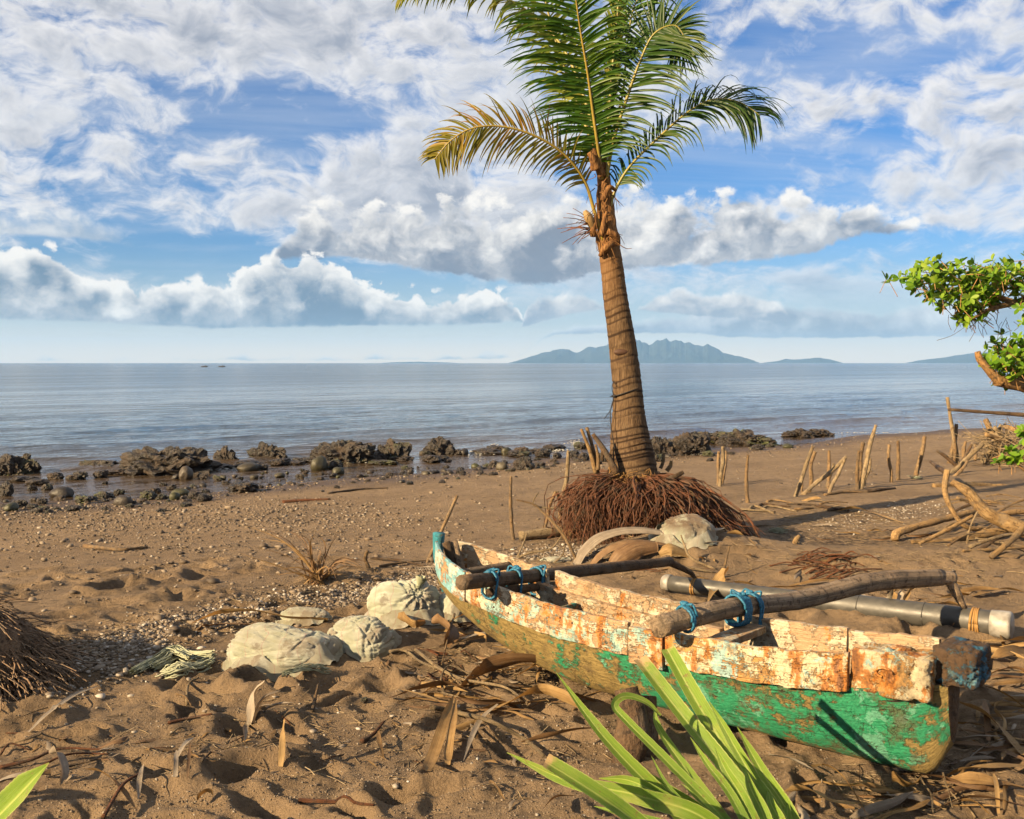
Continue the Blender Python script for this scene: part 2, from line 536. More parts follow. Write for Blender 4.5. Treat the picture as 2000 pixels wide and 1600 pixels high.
class MB:
    def __init__(self):
        self.v, self.f, self.n = [], [], 0

    def add(self, verts, faces):
        verts = np.asarray(verts, float)
        self.v.append(verts)
        o = self.n
        self.f.extend([tuple(i + o for i in f) for f in faces])
        self.n += len(verts)

    def tube(self, path, rad, k=8, cap=True, rough=0.0, seed=0, squash=1.0, freq=9.0):
        path = np.asarray(path, float)
        n = len(path)
        rad = np.broadcast_to(np.asarray(rad, float), (n,))
        T = unit(np.gradient(path, axis=0))
        ref = np.array([0, 0, 1.0]) if abs(T[0][2]) < 0.9 else np.array([1.0, 0, 0])
        A = unit(np.cross(T[0], ref))
        As = []
        for i in range(n):
            A = A - T[i] * np.dot(A, T[i])
            A = A / max(np.linalg.norm(A), 1e-9)
            As.append(A)
        As = np.array(As)
        B = np.cross(T, As)
        th = np.linspace(0, 2 * np.pi, k, endpoint=False)
        V = path[:, None] + rad[:, None, None] * (np.cos(th)[None, :, None] * As[:, None] + squash * np.sin(th)[None, :, None] * B[:, None])
        V = V.reshape(-1, 3)
        if rough:
            nz = fbm(V * freq, 3, 0.5, seed)
            c = np.repeat(path, k, 0)
            V = c + (V - c) * (1 + rough * nz)[:, None]
        F = []
        for i in range(n - 1):
            for j in range(k):
                a, b = i * k + j, i * k + (j + 1) % k
                F.append((a, b, b + k, a + k))
        if cap:
            F.append(tuple(range(k - 1, -1, -1)))
            F.append(tuple((n - 1) * k + j for j in range(k)))
        self.add(V, F)

    def ribbon(self, path, width, side, cup=0.0, normal=None, across=2):
        """strip along a path; side = unit width directions; cup lifts the edges along normal"""
        path = np.asarray(path, float)
        n = len(path)
        width = np.broadcast_to(np.asarray(width, float), (n,))
        side = np.broadcast_to(np.asarray(side, float), (n, 3))
        if normal is None:
            normal = unit(np.cross(side, unit(np.gradient(path, axis=0))))
        rows = []
        for j in range(across + 1):
            s = j / across * 2 - 1
            rows.append(path + side * (width * 0.5 * s)[:, None] + normal * (cup * width * (abs(s) ** 1.0))[:, None])
        V = np.stack(rows, 1).reshape(-1, 3)
        k = across + 1
        F = [(i * k + j, i * k + j + 1, (i + 1) * k + j + 1, (i + 1) * k + j) for i in range(n - 1) for j in range(across)]
        self.add(V, F)

    def sheet(self, grid, thick=0.0):
        """closed slab from an (n,m,3) grid of points, thickened along its normals"""
        g = np.asarray(grid, float)
        n, m = g.shape[:2]
        F = [(i * m + j, i * m + j + 1, (i + 1) * m + j + 1, (i + 1) * m + j) for i in range(n - 1) for j in range(m - 1)]
        if not thick:
            self.add(g.reshape(-1, 3), F)
            return
        nu = unit(np.cross(np.gradient(g, axis=0), np.gradient(g, axis=1)))
        back = g + nu * thick
        o = n * m
        F2 = [tuple(reversed([i + o for i in f])) for f in F]
        ring = [(0, j) for j in range(m)] + [(i, m - 1) for i in range(1, n)] + [(n - 1, j) for j in range(m - 2, -1, -1)] + [(i, 0) for i in range(n - 2, 0, -1)]
        idx = [a * m + b for a, b in ring]
        F3 = [(idx[q], idx[(q + 1) % len(idx)], idx[(q + 1) % len(idx)] + o, idx[q] + o) for q in range(len(idx))]
        self.add(np.vstack([g.reshape(-1, 3), back.reshape(-1, 3)]), [tuple(reversed(f)) for f in F] + [tuple(reversed(f)) for f in F2] + [tuple(reversed(f)) for f in F3])

    def mesh(self, name, mat, smooth=True):
        me = bpy.data.meshes.new(name)
        V = np.vstack(self.v)
        me.from_pydata(V.tolist(), [], self.f)
        if mat is not None:
            me.materials.append(mat)
        me.polygons.foreach_set('use_smooth', np.full(len(me.polygons), smooth))
        me.update()
        return me

    def build(self, name, mat, parent=None, smooth=True):
        return link(name, self.mesh(name, mat, smooth), parent)


def link(name, me, parent=None):
    o = bpy.data.objects.new(name, me)
    COL.objects.link(o)
    if parent is not None:
        o.parent = parent
        o.matrix_parent_inverse = parent.matrix_world.inverted()
    return o


def tag(o, label=None, cat=None, group=None, kind=None):
    for k, v in (('label', label), ('category', cat), ('group', group), ('kind', kind)):
        if v:
            o[k] = v
    return o


def empty(name, loc, label, cat, group=None):
    o = bpy.data.objects.new(name, None)
    o.location = loc
    o.empty_display_size = 0.1
    COL.objects.link(o)
    o.matrix_world = Matrix.Translation(loc)
    return tag(o, label, cat, group)


def fast_mesh(name, V, F, mat, smooth=True):
    """big regular quad or triangle meshes without Python lists"""
    V = np.asarray(V, np.float32)
    F = np.asarray(F, np.int32)
    me = bpy.data.meshes.new(name)
    me.vertices.add(len(V))
    me.vertices.foreach_set('co', V.ravel())
    k = F.shape[1]
    me.loops.add(F.size)
    me.loops.foreach_set('vertex_index', F.ravel())
    me.polygons.add(len(F))
    me.polygons.foreach_set('loop_start', np.arange(0, F.size, k, dtype=np.int32))
    me.polygons.foreach_set('loop_total', np.full(len(F), k, np.int32))
    me.polygons.foreach_set('use_smooth', np.full(len(F), smooth))
    me.update(calc_edges=True)
    me.validate()
    if mat is not None:
        me.materials.append(mat)
    return me


def ico(sub):
    import bmesh
    bm = bmesh.new()
    bmesh.ops.create_icosphere(bm, subdivisions=sub, radius=1.0)
    V = np.array([v.co[:] for v in bm.verts])
    F = np.array([[v.index for v in f.verts] for f in bm.faces])
    bm.free()
    return V, F


# ---------------------------------------------------------------- materials
def material(name):
    m = bpy.data.materials.new(name)
    m.use_nodes = True
    return m, NT(m.node_tree)


ALB = 0.55          # all paints and surfaces are set against a long exposure


def finish(N, color, rough=0.7, normal=None, spec=0.35, extra=None, alb=ALB):
    if alb != 1.0:
        color = N.mix(1.0, color, (alb, alb, alb, 1.0), 'MULTIPLY')
        if extra is not None:
            extra = (extra[0], N.mix(1.0, extra[1], (alb, alb, alb, 1.0), 'MULTIPLY'))
    b = N.node('ShaderNodeBsdfPrincipled')
    N.put(b.inputs['Base Color'], color)
    N.put(b.inputs['Roughness'], rough)
    b.inputs['Specular IOR Level'].default_value = spec
    if normal is not None:
        N.put(b.inputs['Normal'], normal)
    sh = b.outputs[0]
    if extra is not None:                         # thin leaf: part of the light goes through
        tr = N.node('ShaderNodeBsdfTranslucent')
        N.put(tr.inputs['Color'], extra[1])
        mx = N.node('ShaderNodeMixShader')
        mx.inputs[0].default_value = extra[0]
        N.t.links.new(sh, mx.inputs[1])
        N.t.links.new(tr.outputs[0], mx.inputs[2])
        sh = mx.outputs[0]
    out = N.node('ShaderNodeOutputMaterial')
    N.t.links.new(sh, out.inputs['Surface'])
    return b


M = {}


def make_mats():
    # ---- sand: dark volcanic sand with shell specks, darker where it is damp
    m, N = material('sand'); M['sand'] = m
    p = N.pos()
    n1 = N.noise(p, 0.9, 4.0, 0.6)
    n2 = N.noise(p, 9.0, 5.0, 0.65)
    grain = N.noise(p, 420.0, 2.0, 0.7)
    grit = N.noise(p, 110.0, 3.0, 0.7)
    c = N.ramp(n1, [(0.25, (0.185, 0.124, 0.072, 1)), (0.75, (0.345, 0.240, 0.145, 1))])
    c = N.mix(N.smooth(n2, 0.45, 0.75), c, (0.120, 0.085, 0.056, 1))
    c = N.mix(0.75, c, N.ramp(grain, [(0.28, 0.25), (0.72, 0.95)]), 'SOFT_LIGHT')
    speck = N.voronoi(p, 130.0)
    c = N.mix(N.mul(N.smooth(speck, 0.16, 0.05), N.smooth(N.noise(p, 30.0, 2.0), 0.48, 0.6)), c, (0.42, 0.36, 0.28, 1))
    damp = N.attr('damp')
    dfac = N.smooth(N.add(damp, N.mul(N.sub(N.noise(p, 1.6, 4.0, 0.6), 0.5), 0.35)), 0.25, 0.85)
    c = N.mix(dfac, c, N.mix(1.0, c, (0.45, 0.42, 0.42, 1), 'MULTIPLY'))
    # darker sand: patches of rotted litter, the three beach pits, the lower right
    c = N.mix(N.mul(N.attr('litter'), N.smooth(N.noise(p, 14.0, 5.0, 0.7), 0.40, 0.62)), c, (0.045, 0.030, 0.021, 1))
    h = N.add(N.mul(grain, 0.35), N.add(N.mul(grit, 0.5), N.mul(N.noise(p, 36.0, 4.0, 0.6), 1.0)))
    finish(N, c, N.mixf(dfac, 0.9, 0.55), N.bump(h, 1.0, 0.024), 0.25, None, 0.58)

    # ---- sea
    m, N = material('sea_water'); M['sea'] = m
    p = N.pos()
    ca, sa = math.cos(math.atan(SHORE_B)), math.sin(math.atan(SHORE_B))
    pr = N.mapping(p, rot=(0, 0, -math.atan(SHORE_B)))
    off = N.attr('offshore')                       # metres from the shoreline
    silt = N.smooth(off, 0.0, 16.0, 1.0, 0.0)
    col = N.mix(silt, (0.007, 0.016, 0.026, 1), (0.050, 0.034, 0.021, 1))
    w1 = N.noise(N.mapping(pr, scale=(0.45, 1.0, 1.0)), 3.2, 4.0, 0.6)
    w2 = N.noise(N.mapping(pr, scale=(0.40, 1.0, 1.0)), 0.75, 4.0, 0.6)
    w3 = N.noise(N.mapping(pr, scale=(0.30, 1.0, 1.0)), 0.10, 4.0, 0.6)
    w4 = N.noise(N.mapping(pr, scale=(0.25, 1.0, 1.0)), 0.012, 3.0, 0.6)
    near = N.smooth(off, 5.0, 90.0, 1.0, 0.0)
    h = N.add(N.add(N.mul(w1, N.mul(near, 0.24)), N.mul(w2, 0.55)), N.add(N.mul(w3, 2.4), N.mul(w4, 9.0)))
    gust = N.noise(N.mapping(pr, scale=(0.12, 1.0, 1.0)), 0.05, 3.0, 0.55)
    rough = N.add(N.mixf(N.smooth(off, 3.0, 120.0), 0.035, 0.14), N.mul(N.sub(gust, 0.5), 0.10))
    nrm = N.bump(h, N.mixf(N.smooth(gust, 0.35, 0.65), 0.55, 0.95), 0.55)
    b = finish(N, col, rough, nrm, 0.5, None, 1.0)
    b.inputs['IOR'].default_value = 1.33

    # ---- foam
    m, N = material('foam'); M['foam'] = m
    finish(N, (0.72, 0.72, 0.70, 1), 0.8, None, 0.2, (0.35, (0.7, 0.7, 0.7, 1)))

    # ---- rock, dark and craggy with weed and moss
    m, N = material('shore_rock'); M['rock'] = m
    p = N.obj()
    pw = N.pos()
    nz = N.sep(N.node('ShaderNodeNewGeometry').outputs['Normal'])[2]
    n1 = N.noise(pw, 4.0, 6.0, 0.65)
    n2 = N.noise(pw, 26.0, 5.0, 0.7)
    c = N.ramp(n1, [(0.36, (0.010, 0.007, 0.005, 1)), (0.5, (0.030, 0.019, 0.012, 1)), (0.66, (0.075, 0.047, 0.028, 1))])
    c = N.mix(N.smooth(n2, 0.5, 0.75), c, (0.014, 0.010, 0.008, 1))
    moss = N.mul(N.smooth(nz, 0.2, 0.85), N.smooth(N.noise(pw, 1.7, 3.0, 0.6), 0.47, 0.62))
    c = N.mix(N.mul(moss, N.smooth(N.objrand(), 0.25, 0.8)), c, (0.085, 0.095, 0.018, 1))
    finish(N, c, N.ramp(n1, [(0.35, 0.28), (0.65, 0.7)]), N.bump(N.add(N.mul(n2, 0.6), n1), 1.0, 0.06), 0.5)

    m, N = material('beach_stone'); M['stone'] = m
    p = N.pos()
    r = N.objrand()
    base = N.ramp(r, [(0.0, (0.030, 0.021, 0.015, 1)), (0.35, (0.060, 0.045, 0.031, 1)), (0.6, (0.060, 0.064, 0.016, 1)), (0.8, (0.100, 0.076, 0.052, 1)), (1.0, (0.026, 0.019, 0.015, 1))])
    nn = N.noise(p, 30.0, 5.0, 0.65)
    finish(N, N.mix(N.smooth(nn, 0.35, 0.75), base, N.mix(1.0, base, (0.45, 0.42, 0.36, 1), 'MULTIPLY')), 0.55, N.bump(nn, 0.5, 0.02), 0.45)

    m, N = material('pebbles'); M['pebble'] = m
    r = N.island()
    c = N.ramp(r, [(0.0, (0.07, 0.050, 0.034, 1)), (0.3, (0.14, 0.100, 0.066, 1)), (0.6, (0.21, 0.155, 0.105, 1)), (0.9, (0.28, 0.22, 0.16, 1)), (1.0, (0.42, 0.37, 0.31, 1))])
    finish(N, c, 0.7, N.bump(N.noise(N.pos(), 160.0, 3.0), 0.4, 0.004), 0.35)
    m, N = material('shells'); M['shell'] = m
    r = N.island()
    c = N.ramp(r, [(0.0, (0.12, 0.088, 0.062, 1)), (0.45, (0.25, 0.20, 0.15, 1)), (0.8, (0.42, 0.37, 0.31, 1)), (1.0, (0.64, 0.60, 0.55, 1))])
    finish(N, c, 0.6, N.bump(N.noise(N.pos(), 160.0, 3.0), 0.4, 0.004), 0.4)

    # ---- far land
    m, N = material('island_forest'); M['island'] = m
    p = N.pos()
    c = N.ramp(N.noise(p, 0.004, 5.0, 0.6), [(0.3, (0.018, 0.030, 0.020, 1)), (0.7, (0.050, 0.058, 0.036, 1))])
    finish(N, c, 0.95, None, 0.1)

    # ---- palm
    m, N = material('palm_trunk'); M['trunk'] = m
    p = N.obj()
    X, Y, Z = N.sep(p)
    fib = N.noise(N.mapping(p, scale=(1, 1, 0.10)), 75.0, 4.0, 0.65)
    bands = N.noise(N.mapping(p, scale=(0.25, 0.25, 1.0)), 7.0, 4.0, 0.6)
    patch = N.noise(p, 3.5, 4.0, 0.6)
    c = N.ramp(fib, [(0.34, (0.055, 0.031, 0.016, 1)), (0.52, (0.135, 0.083, 0.043, 1)), (0.70, (0.215, 0.140, 0.078, 1))])
    ring = N.attr('ring')
    c = N.mix(N.mul(N.smooth(N.add(ring, N.mul(N.sub(bands, 0.5), 0.9)), 0.22, 0.7), 0.95), c, (0.034, 0.018, 0.010, 1))
    c = N.mix(N.mul(N.smooth(bands, 0.55, 0.68), 0.75), c, (0.075, 0.042, 0.023, 1))
    c = N.mix(N.mul(N.smooth(patch, 0.55, 0.75), 0.7), c, (0.16, 0.11, 0.062, 1))
    up = N.smooth(Z, 2.2, 3.3)
    c = N.mix(N.mul(up, 0.75), c, N.mix(fib, (0.13, 0.055, 0.018, 1), (0.38, 0.21, 0.085, 1)))
    h = N.add(N.mul(fib, 0.6), bands)
    finish(N, c, 0.85, N.bump(h, 0.7, 0.02), 0.2)

    m, N = material('palm_fibre'); M['fibre'] = m
    p = N.obj()
    fib = N.noise(N.mapping(p, scale=(1, 1, 0.15)), 55.0, 5.0, 0.65)
    c = N.ramp(fib, [(0.32, (0.050, 0.020, 0.008, 1)), (0.5, (0.23, 0.105, 0.034, 1)), (0.72, (0.42, 0.23, 0.085, 1))])
    finish(N, c, 0.8, N.bump(fib, 0.8, 0.015), 0.2)

    def leafmat(name, c0, c1, tip, trans, rough=0.42, alb=0.74):
        m, N = material(name); M[name] = m
        r = N.island()
        nn = N.noise(N.obj(), 3.0, 3.0)
        c = N.mix(r, c0, c1)
        c = N.mix(N.smooth(N.add(N.mul(nn, 0.9), N.mul(r, 0.25)), 0.55, 0.80), c, tip)
        finish(N, c, rough, None, 0.22, (0.34, N.mix(1.0, c, trans, 'MULTIPLY')), alb)
    leafmat('frond_green', (0.030, 0.085, 0.007, 1), (0.062, 0.140, 0.010, 1), (0.085, 0.140, 0.014, 1), (1.3, 1.5, 0.8, 1))
    leafmat('frond_dark', (0.018, 0.052, 0.008, 1), (0.036, 0.084, 0.010, 1), (0.064, 0.094, 0.014, 1), (1.3, 1.5, 0.8, 1))
    leafmat('frond_gold', (0.130, 0.130, 0.012, 1), (0.220, 0.170, 0.016, 1), (0.260, 0.140, 0.020, 1), (1.3, 1.3, 0.7, 1))
    leafmat('frond_lime', (0.150, 0.190, 0.024, 1), (0.220, 0.250, 0.032, 1), (0.230, 0.210, 0.040, 1), (1.3, 1.4, 0.8, 1))
    leafmat('tree_leaf', (0.045, 0.120, 0.008, 1), (0.170, 0.290, 0.020, 1), (0.190, 0.270, 0.030, 1), (1.4, 1.5, 0.8, 1), 0.42, 0.85)
    leafmat('dry_leaflet', (0.20, 0.115, 0.040, 1), (0.36, 0.23, 0.10, 1), (0.15, 0.085, 0.035, 1), (1.2, 1.0, 0.8, 1), 0.6)

    m, N = material('rachis'); M['rachis'] = m
    nn = N.noise(N.obj(), 6.0, 3.0)
    finish(N, N.ramp(nn, [(0.3, (0.20, 0.19, 0.03, 1)), (0.7, (0.36, 0.29, 0.06, 1))]), 0.45, None, 0.4)
    m, N = material('rachis_gold'); M['rachis_gold'] = m
    finish(N, N.ramp(N.noise(N.obj(), 6.0, 3.0), [(0.3, (0.26, 0.19, 0.03, 1)), (0.7, (0.42, 0.30, 0.05, 1))]), 0.45, None, 0.4)

    # pandanus blade: pale midrib, fine parallel veins along u
    m, N = material('pandanus_leaf'); M['pandanus'] = m
    u = N.attr('across')
    vein = N.noise(N.comb(N.mul(u, 22.0), N.mul(N.attr('along'), 1.5), N.mul(N.objrand(), 20.0)), 1.0, 4.0, 0.7)
    c = N.mix(N.smooth(vein, 0.3, 0.7), (0.105, 0.185, 0.014, 1), (0.190, 0.280, 0.034, 1))
    c = N.mix(N.smooth(N.m('ABSOLUTE', u), 0.14, 0.02), c, (0.30, 0.36, 0.085, 1))
    c = N.mix(N.smooth(N.m('ABSOLUTE', u), 0.86, 1.0), c, (0.30, 0.34, 0.10, 1))
    c = N.mix(N.mul(N.smooth(N.noise(N.obj(), 9.0, 3.0), 0.55, 0.75), 0.45), c, (0.26, 0.25, 0.06, 1))
    along = N.attr('along')
    c = N.mix(N.mul(N.smooth(N.noise(N.obj(), 38.0, 5.0, 0.7), 0.60, 0.66), 0.8), c, (0.16, 0.10, 0.035, 1))
    c = N.mix(N.mul(N.smooth(N.noise(N.obj(), 5.0, 3.0), 0.5, 0.7), 0.5), c, (0.055, 0.120, 0.012, 1))
    c = N.mix(N.smooth(N.add(along, N.mul(N.sub(N.noise(N.obj(), 30.0, 3.0), 0.5), 0.10)), 0.945, 0.99), c, (0.40, 0.27, 0.13, 1))
    finish(N, c, 0.42, N.bump(vein, 0.6, 0.008), 0.4, (0.30, N.mix(1.0, c, (1.3, 1.4, 0.8, 1), 'MULTIPLY')), 0.95)

    # ---- dry litter
    def dry(name, stops, trans=0.25, rough=0.65):
        m, N = material(name); M[name] = m
        u = N.attr('across')
        al = N.attr('along')
        vein = N.noise(N.comb(N.mul(u, 16.0), N.mul(al, 1.2), N.mul(N.objrand(), 31.0)), 1.0, 4.0, 0.65)
        blot = N.noise(N.pos(), 14.0, 4.0, 0.6)
        c = N.ramp(N.add(N.mul(vein, 0.65), N.add(N.mul(blot, 0.35), N.mul(N.sub(N.objrand(), 0.5), 0.22))), stops)
        c = N.mix(N.mul(N.smooth(N.noise(N.pos(), 30.0, 4.0, 0.7), 0.60, 0.75), 0.6), c, (0.055, 0.030, 0.014, 1))
        finish(N, c, rough, N.bump(vein, 0.5, 0.006), 0.3, (trans, N.mix(1.0, c, (1.3, 1.0, 0.6, 1), 'MULTIPLY')))
    dry('dry_leaf', [(0.30, (0.155, 0.085, 0.032, 1)), (0.50, (0.36, 0.22, 0.085, 1)), (0.70, (0.55, 0.38, 0.18, 1))])
    dry('dry_brown', [(0.30, (0.085, 0.045, 0.022, 1)), (0.50, (0.19, 0.105, 0.048, 1)), (0.70, (0.33, 0.21, 0.11, 1))], 0.12)
    dry('dry_grey', [(0.30, (0.16, 0.125, 0.092, 1)), (0.50, (0.31, 0.25, 0.19, 1)), (0.70, (0.50, 0.43, 0.34, 1))], 0.15)

    # ---- wood of stakes, poles and driftwood
    def wood(name, a, b, c_, spot, scale=(1, 1, 1), gs=14.0):
        m, N = material(name); M[name] = m
        p = N.obj()
        al = N.attr('along')
        ar = N.attr('across')
        g = N.noise(N.comb(N.mul(ar, 7.0), N.mul(al, 5.0), N.mul(N.objrand(), 50.0)), 2.2, 5.0, 0.65)
        big = N.noise(N.pos(), 5.0, 4.0, 0.6)
        c = N.ramp(N.add(N.mul(g, 0.6), N.mul(big, 0.4)), [(0.30, a), (0.50, b), (0.68, c_)])
        c = N.mix(N.mul(N.smooth(N.noise(N.pos(), 22.0, 5.0, 0.7), 0.52, 0.62), 0.8), c, spot)
        c = N.mix(N.mul(N.smooth(N.noise(N.pos(), 7.0, 4.0, 0.6), 0.50, 0.62), 0.55), c, (0.20, 0.16, 0.12, 1))
        lines = N.noise(N.comb(N.mul(ar, 26.0), N.mul(al, 2.0), N.mul(N.objrand(), 50.0)), 1.6, 4.0, 0.6)
        c = N.mix(N.mul(N.smooth(lines, 0.58, 0.66), 0.75), c, (0.045, 0.026, 0.014, 1))
        c = N.mix(1.0, c, N.ramp(N.objrand(), [(0.0, 0.62), (1.0, 1.0)]), 'MULTIPLY')
        finish(N, c, 0.75, N.bump(N.sub(N.add(g, N.noise(N.pos(), 60.0, 3.0)), lines), 0.9, 0.012), 0.25)
    wood('stake_wood', (0.17, 0.095, 0.042, 1), (0.34, 0.215, 0.105, 1), (0.50, 0.36, 0.20, 1), (0.10, 0.055, 0.028, 1))
    wood('driftwood', (0.27, 0.155, 0.062, 1), (0.44, 0.275, 0.120, 1), (0.58, 0.41, 0.21, 1), (0.16, 0.090, 0.040, 1))
    wood('boom_wood', (0.28, 0.185, 0.115, 1), (0.50, 0.36, 0.235, 1), (0.66, 0.50, 0.34, 1), (0.085, 0.055, 0.036, 1))
    wood('dark_wood', (0.060, 0.034, 0.018, 1), (0.15, 0.088, 0.046, 1), (0.27, 0.175, 0.095, 1), (0.03, 0.02, 0.012, 1))
    wood('twig_red', (0.13, 0.045, 0.018, 1), (0.25, 0.090, 0.034, 1), (0.36, 0.16, 0.065, 1), (0.07, 0.026, 0.012, 1))
    wood('root_wood', (0.090, 0.032, 0.016, 1), (0.270, 0.105, 0.052, 1), (0.50, 0.24, 0.135, 1), (0.035, 0.014, 0.009, 1))
    wood('pale_twig', (0.26, 0.175, 0.09, 1), (0.42, 0.31, 0.18, 1), (0.58, 0.46, 0.30, 1), (0.16, 0.10, 0.05, 1))
    wood('hay', (0.15, 0.085, 0.050, 1), (0.36, 0.23, 0.14, 1), (0.60, 0.43, 0.28, 1), (0.05, 0.03, 0.018, 1))
    wood('tree_bark', (0.30, 0.145, 0.050, 1), (0.56, 0.31, 0.115, 1), (0.74, 0.46, 0.21, 1), (0.10, 0.055, 0.024, 1))

    # ---- woven sack
    m, N = material('sack_cloth'); M['sack'] = m
    p = N.obj()
    wv = N.node('ShaderNodeTexWave', wave_type='BANDS', bands_direction='X')
    N.put(wv.inputs['Vector'], p); wv.inputs['Scale'].default_value = 90.0; wv.inputs['Distortion'].default_value = 1.0
    wv2 = N.node('ShaderNodeTexWave', wave_type='BANDS', bands_direction='Z')
    N.put(wv2.inputs['Vector'], p); wv2.inputs['Scale'].default_value = 90.0; wv2.inputs['Distortion'].default_value = 1.0
    dirt = N.noise(p, 5.0, 6.0, 0.65)
    nz = N.sep(N.node('ShaderNodeNewGeometry').outputs['Normal'])[2]
    c = N.mix(N.smooth(N.noise(p, 6.0, 4.0), 0.35, 0.65), (0.52, 0.55, 0.42, 1), (0.70, 0.71, 0.60, 1))
    X, Y, Z = N.sep(p)
    stripe = N.m('ABSOLUTE', N.m('SINE', N.add(N.mul(X, 26.0), N.mul(N.noise(p, 4.0, 2.0), 5.0))))
    c = N.mix(N.mul(N.smooth(stripe, 0.10, 0.02), 0.55), c, (0.55, 0.26, 0.27, 1))
    c = N.mix(N.mul(N.smooth(dirt, 0.52, 0.60), 0.7), c, (0.24, 0.19, 0.135, 1))
    c = N.mix(N.mul(N.attr('sandy'), N.smooth(N.noise(p, 7.0, 5.0, 0.65), 0.25, 0.5)), c, (0.20, 0.145, 0.095, 1))
    finish(N, c, 0.5, N.bump(N.add(N.mul(N.add(wv.outputs['Fac'], wv2.outputs['Fac']), 0.25), N.mul(N.noise(N.mapping(p, scale=(0.4, 1.0, 1.4)), 16.0, 4.0), 1.6)), 0.9, 0.02), 0.5, None, 0.9)
    m, N = material('frayed_netting'); M['net'] = m
    finish(N, N.ramp(N.noise(N.obj(), 12.0, 4.0), [(0.3, (0.30, 0.32, 0.20, 1)), (0.7, (0.52, 0.54, 0.40, 1))]), 0.7, None, 0.3)

    # ---- boat paint, weathered to the wood
    def flaking(name, wood0, wood1, paint, paint2, keep=0.47, second=0.53, rust=0.53, dirt=0.5, seed=0.0, grad=False):
        """old coats flaked off grained wood, with rust weeping from the nails"""
        m, N = material(name); M[name] = m
        p = N.vm('ADD', N.obj(), (seed, seed * 0.7, seed * 1.3))
        s = N.attr('along')
        ac = N.attr('across')
        grain = N.noise(N.comb(N.mul(s, 26.0), N.mul(ac, 16.0), seed), 1.6, 6.0, 0.7)
        big = N.noise(p, 4.6, 5.0, 0.65)
        mid = N.noise(p, 13.0, 8.0, 0.72)
        fine = N.noise(p, 70.0, 5.0, 0.7)
        wood_ = N.ramp(grain, [(0.30, wood0), (0.66, wood1)])
        wood_ = N.mix(N.smooth(fine, 0.55, 0.72), wood_, tuple(0.55 * c for c in wood0[:3]) + (1,))
        f = N.add(N.add(N.mul(mid, 0.55), N.mul(big, 0.45)), N.mul(N.sub(grain, 0.5), 0.22))
        k0 = keep
        if grad:                                                       # the hull keeps its paint best at the near end
            worn = N.smooth(s, 0.30, 0.66, 1.0, 0.0)
            keel = N.smooth(N.m('ABSOLUTE', ac), 0.42, 0.05)
            f = N.sub(f, N.add(N.mul(worn, 0.125), N.add(N.mul(keel, 0.085), N.mul(N.smooth(s, 0.95, 1.0), 0.08))))
        pm = N.smooth(f, k0, k0 + (0.06 if grad else 0.025))
        tone = N.smooth(N.add(N.mul(fine, 0.5), N.mul(N.noise(p, 24.0, 5.0, 0.7), 0.5)), 0.36, 0.64)
        pa = N.mix(tone, tuple(0.62 * c for c in paint[:3]) + (1,), paint)
        pb = N.mix(tone, tuple(0.62 * c for c in paint2[:3]) + (1,), paint2)
        q = N.noise(N.vm('ADD', p, (3.1, 1.7, 0.4)), 6.0, 7.0, 0.7)
        c = N.mix(pm, wood_, N.mix(N.smooth(q, second, second + 0.02), pa, pb))
        # grime
        c = N.mix(N.mul(N.smooth(N.noise(p, 9.0, 7.0, 0.74), dirt, dirt + 0.14), 0.72), c, (0.105, 0.070, 0.034, 1))
        # rust runs
        st = N.noise(N.mapping(p, scale=(1.0, 1.0, 0.30)), 9.5, 5.0, 0.64)
        r = N.add(N.mul(st, 0.72), N.mul(N.noise(p, 30.0, 4.0, 0.7), 0.28))
        rc = N.ramp(r, [(rust, (0.62, 0.33, 0.085, 1)), (rust + 0.05, (0.55, 0.20, 0.030, 1)), (rust + 0.12, (0.20, 0.062, 0.014, 1))])
        c = N.mix(N.mul(N.smooth(r, rust, rust + 0.05), 0.9), c, rc)
        # splits along the grain and crazing of the paint
        split = N.noise(N.comb(N.mul(s, 9.0), N.mul(ac, 34.0), seed + 4.0), 1.5, 4.0, 0.6)
        sm = N.smooth(split, 0.655, 0.69)
        c = N.mix(sm, c, (0.040, 0.020, 0.009, 1))
        ed = N.voronoi(N.vm('ADD', p, N.vm('SCALE', N.noise(p, 14.0, 3.0, 0.6, color=True), scale=0.16)), 10.0, feature='DISTANCE_TO_EDGE')
        crz = N.mul(N.smooth(ed, 0.022, 0.006), N.smooth(N.noise(p, 3.3, 3.0, 0.6), 0.53, 0.60))
        c = N.mix(N.mul(crz, 0.6), c, (0.060, 0.030, 0.012, 1))
        h = N.sub(N.add(N.add(N.mul(pm, 0.55), N.mul(grain, 0.7)), N.add(N.mul(mid, 0.8), N.mul(fine, 0.35))), N.add(N.mul(sm, 0.9), N.mul(crz, 0.6)))
        finish(N, c, N.mixf(pm, 0.82, 0.55), N.bump(h, 1.0, 0.012), 0.3)
    flaking('hull', (0.13, 0.092, 0.028, 1), (0.40, 0.29, 0.105, 1), (0.030, 0.330, 0.160, 1), (0.150, 0.480, 0.320, 1), 0.418, 0.535, 0.68, 0.505, 0.0, True)
    flaking('plank_paint', (0.32, 0.17, 0.075, 1), (0.62, 0.43, 0.26, 1), (0.76, 0.66, 0.49, 1), (0.40, 0.62, 0.58, 1), 0.465, 0.49, 0.508, 0.53, 3.0)
    flaking('bow_paint', (0.34, 0.17, 0.070, 1), (0.66, 0.44, 0.25, 1), (0.78, 0.76, 0.66, 1), (0.30, 0.60, 0.66, 1), 0.44, 0.47, 0.55, 0.56, 5.0)
    flaking('plank_bare', (0.36, 0.22, 0.115, 1), (0.66, 0.47, 0.30, 1), (0.78, 0.66, 0.48, 1), (0.66, 0.64, 0.54, 1), 0.50, 0.56, 0.565, 0.55, 7.0)
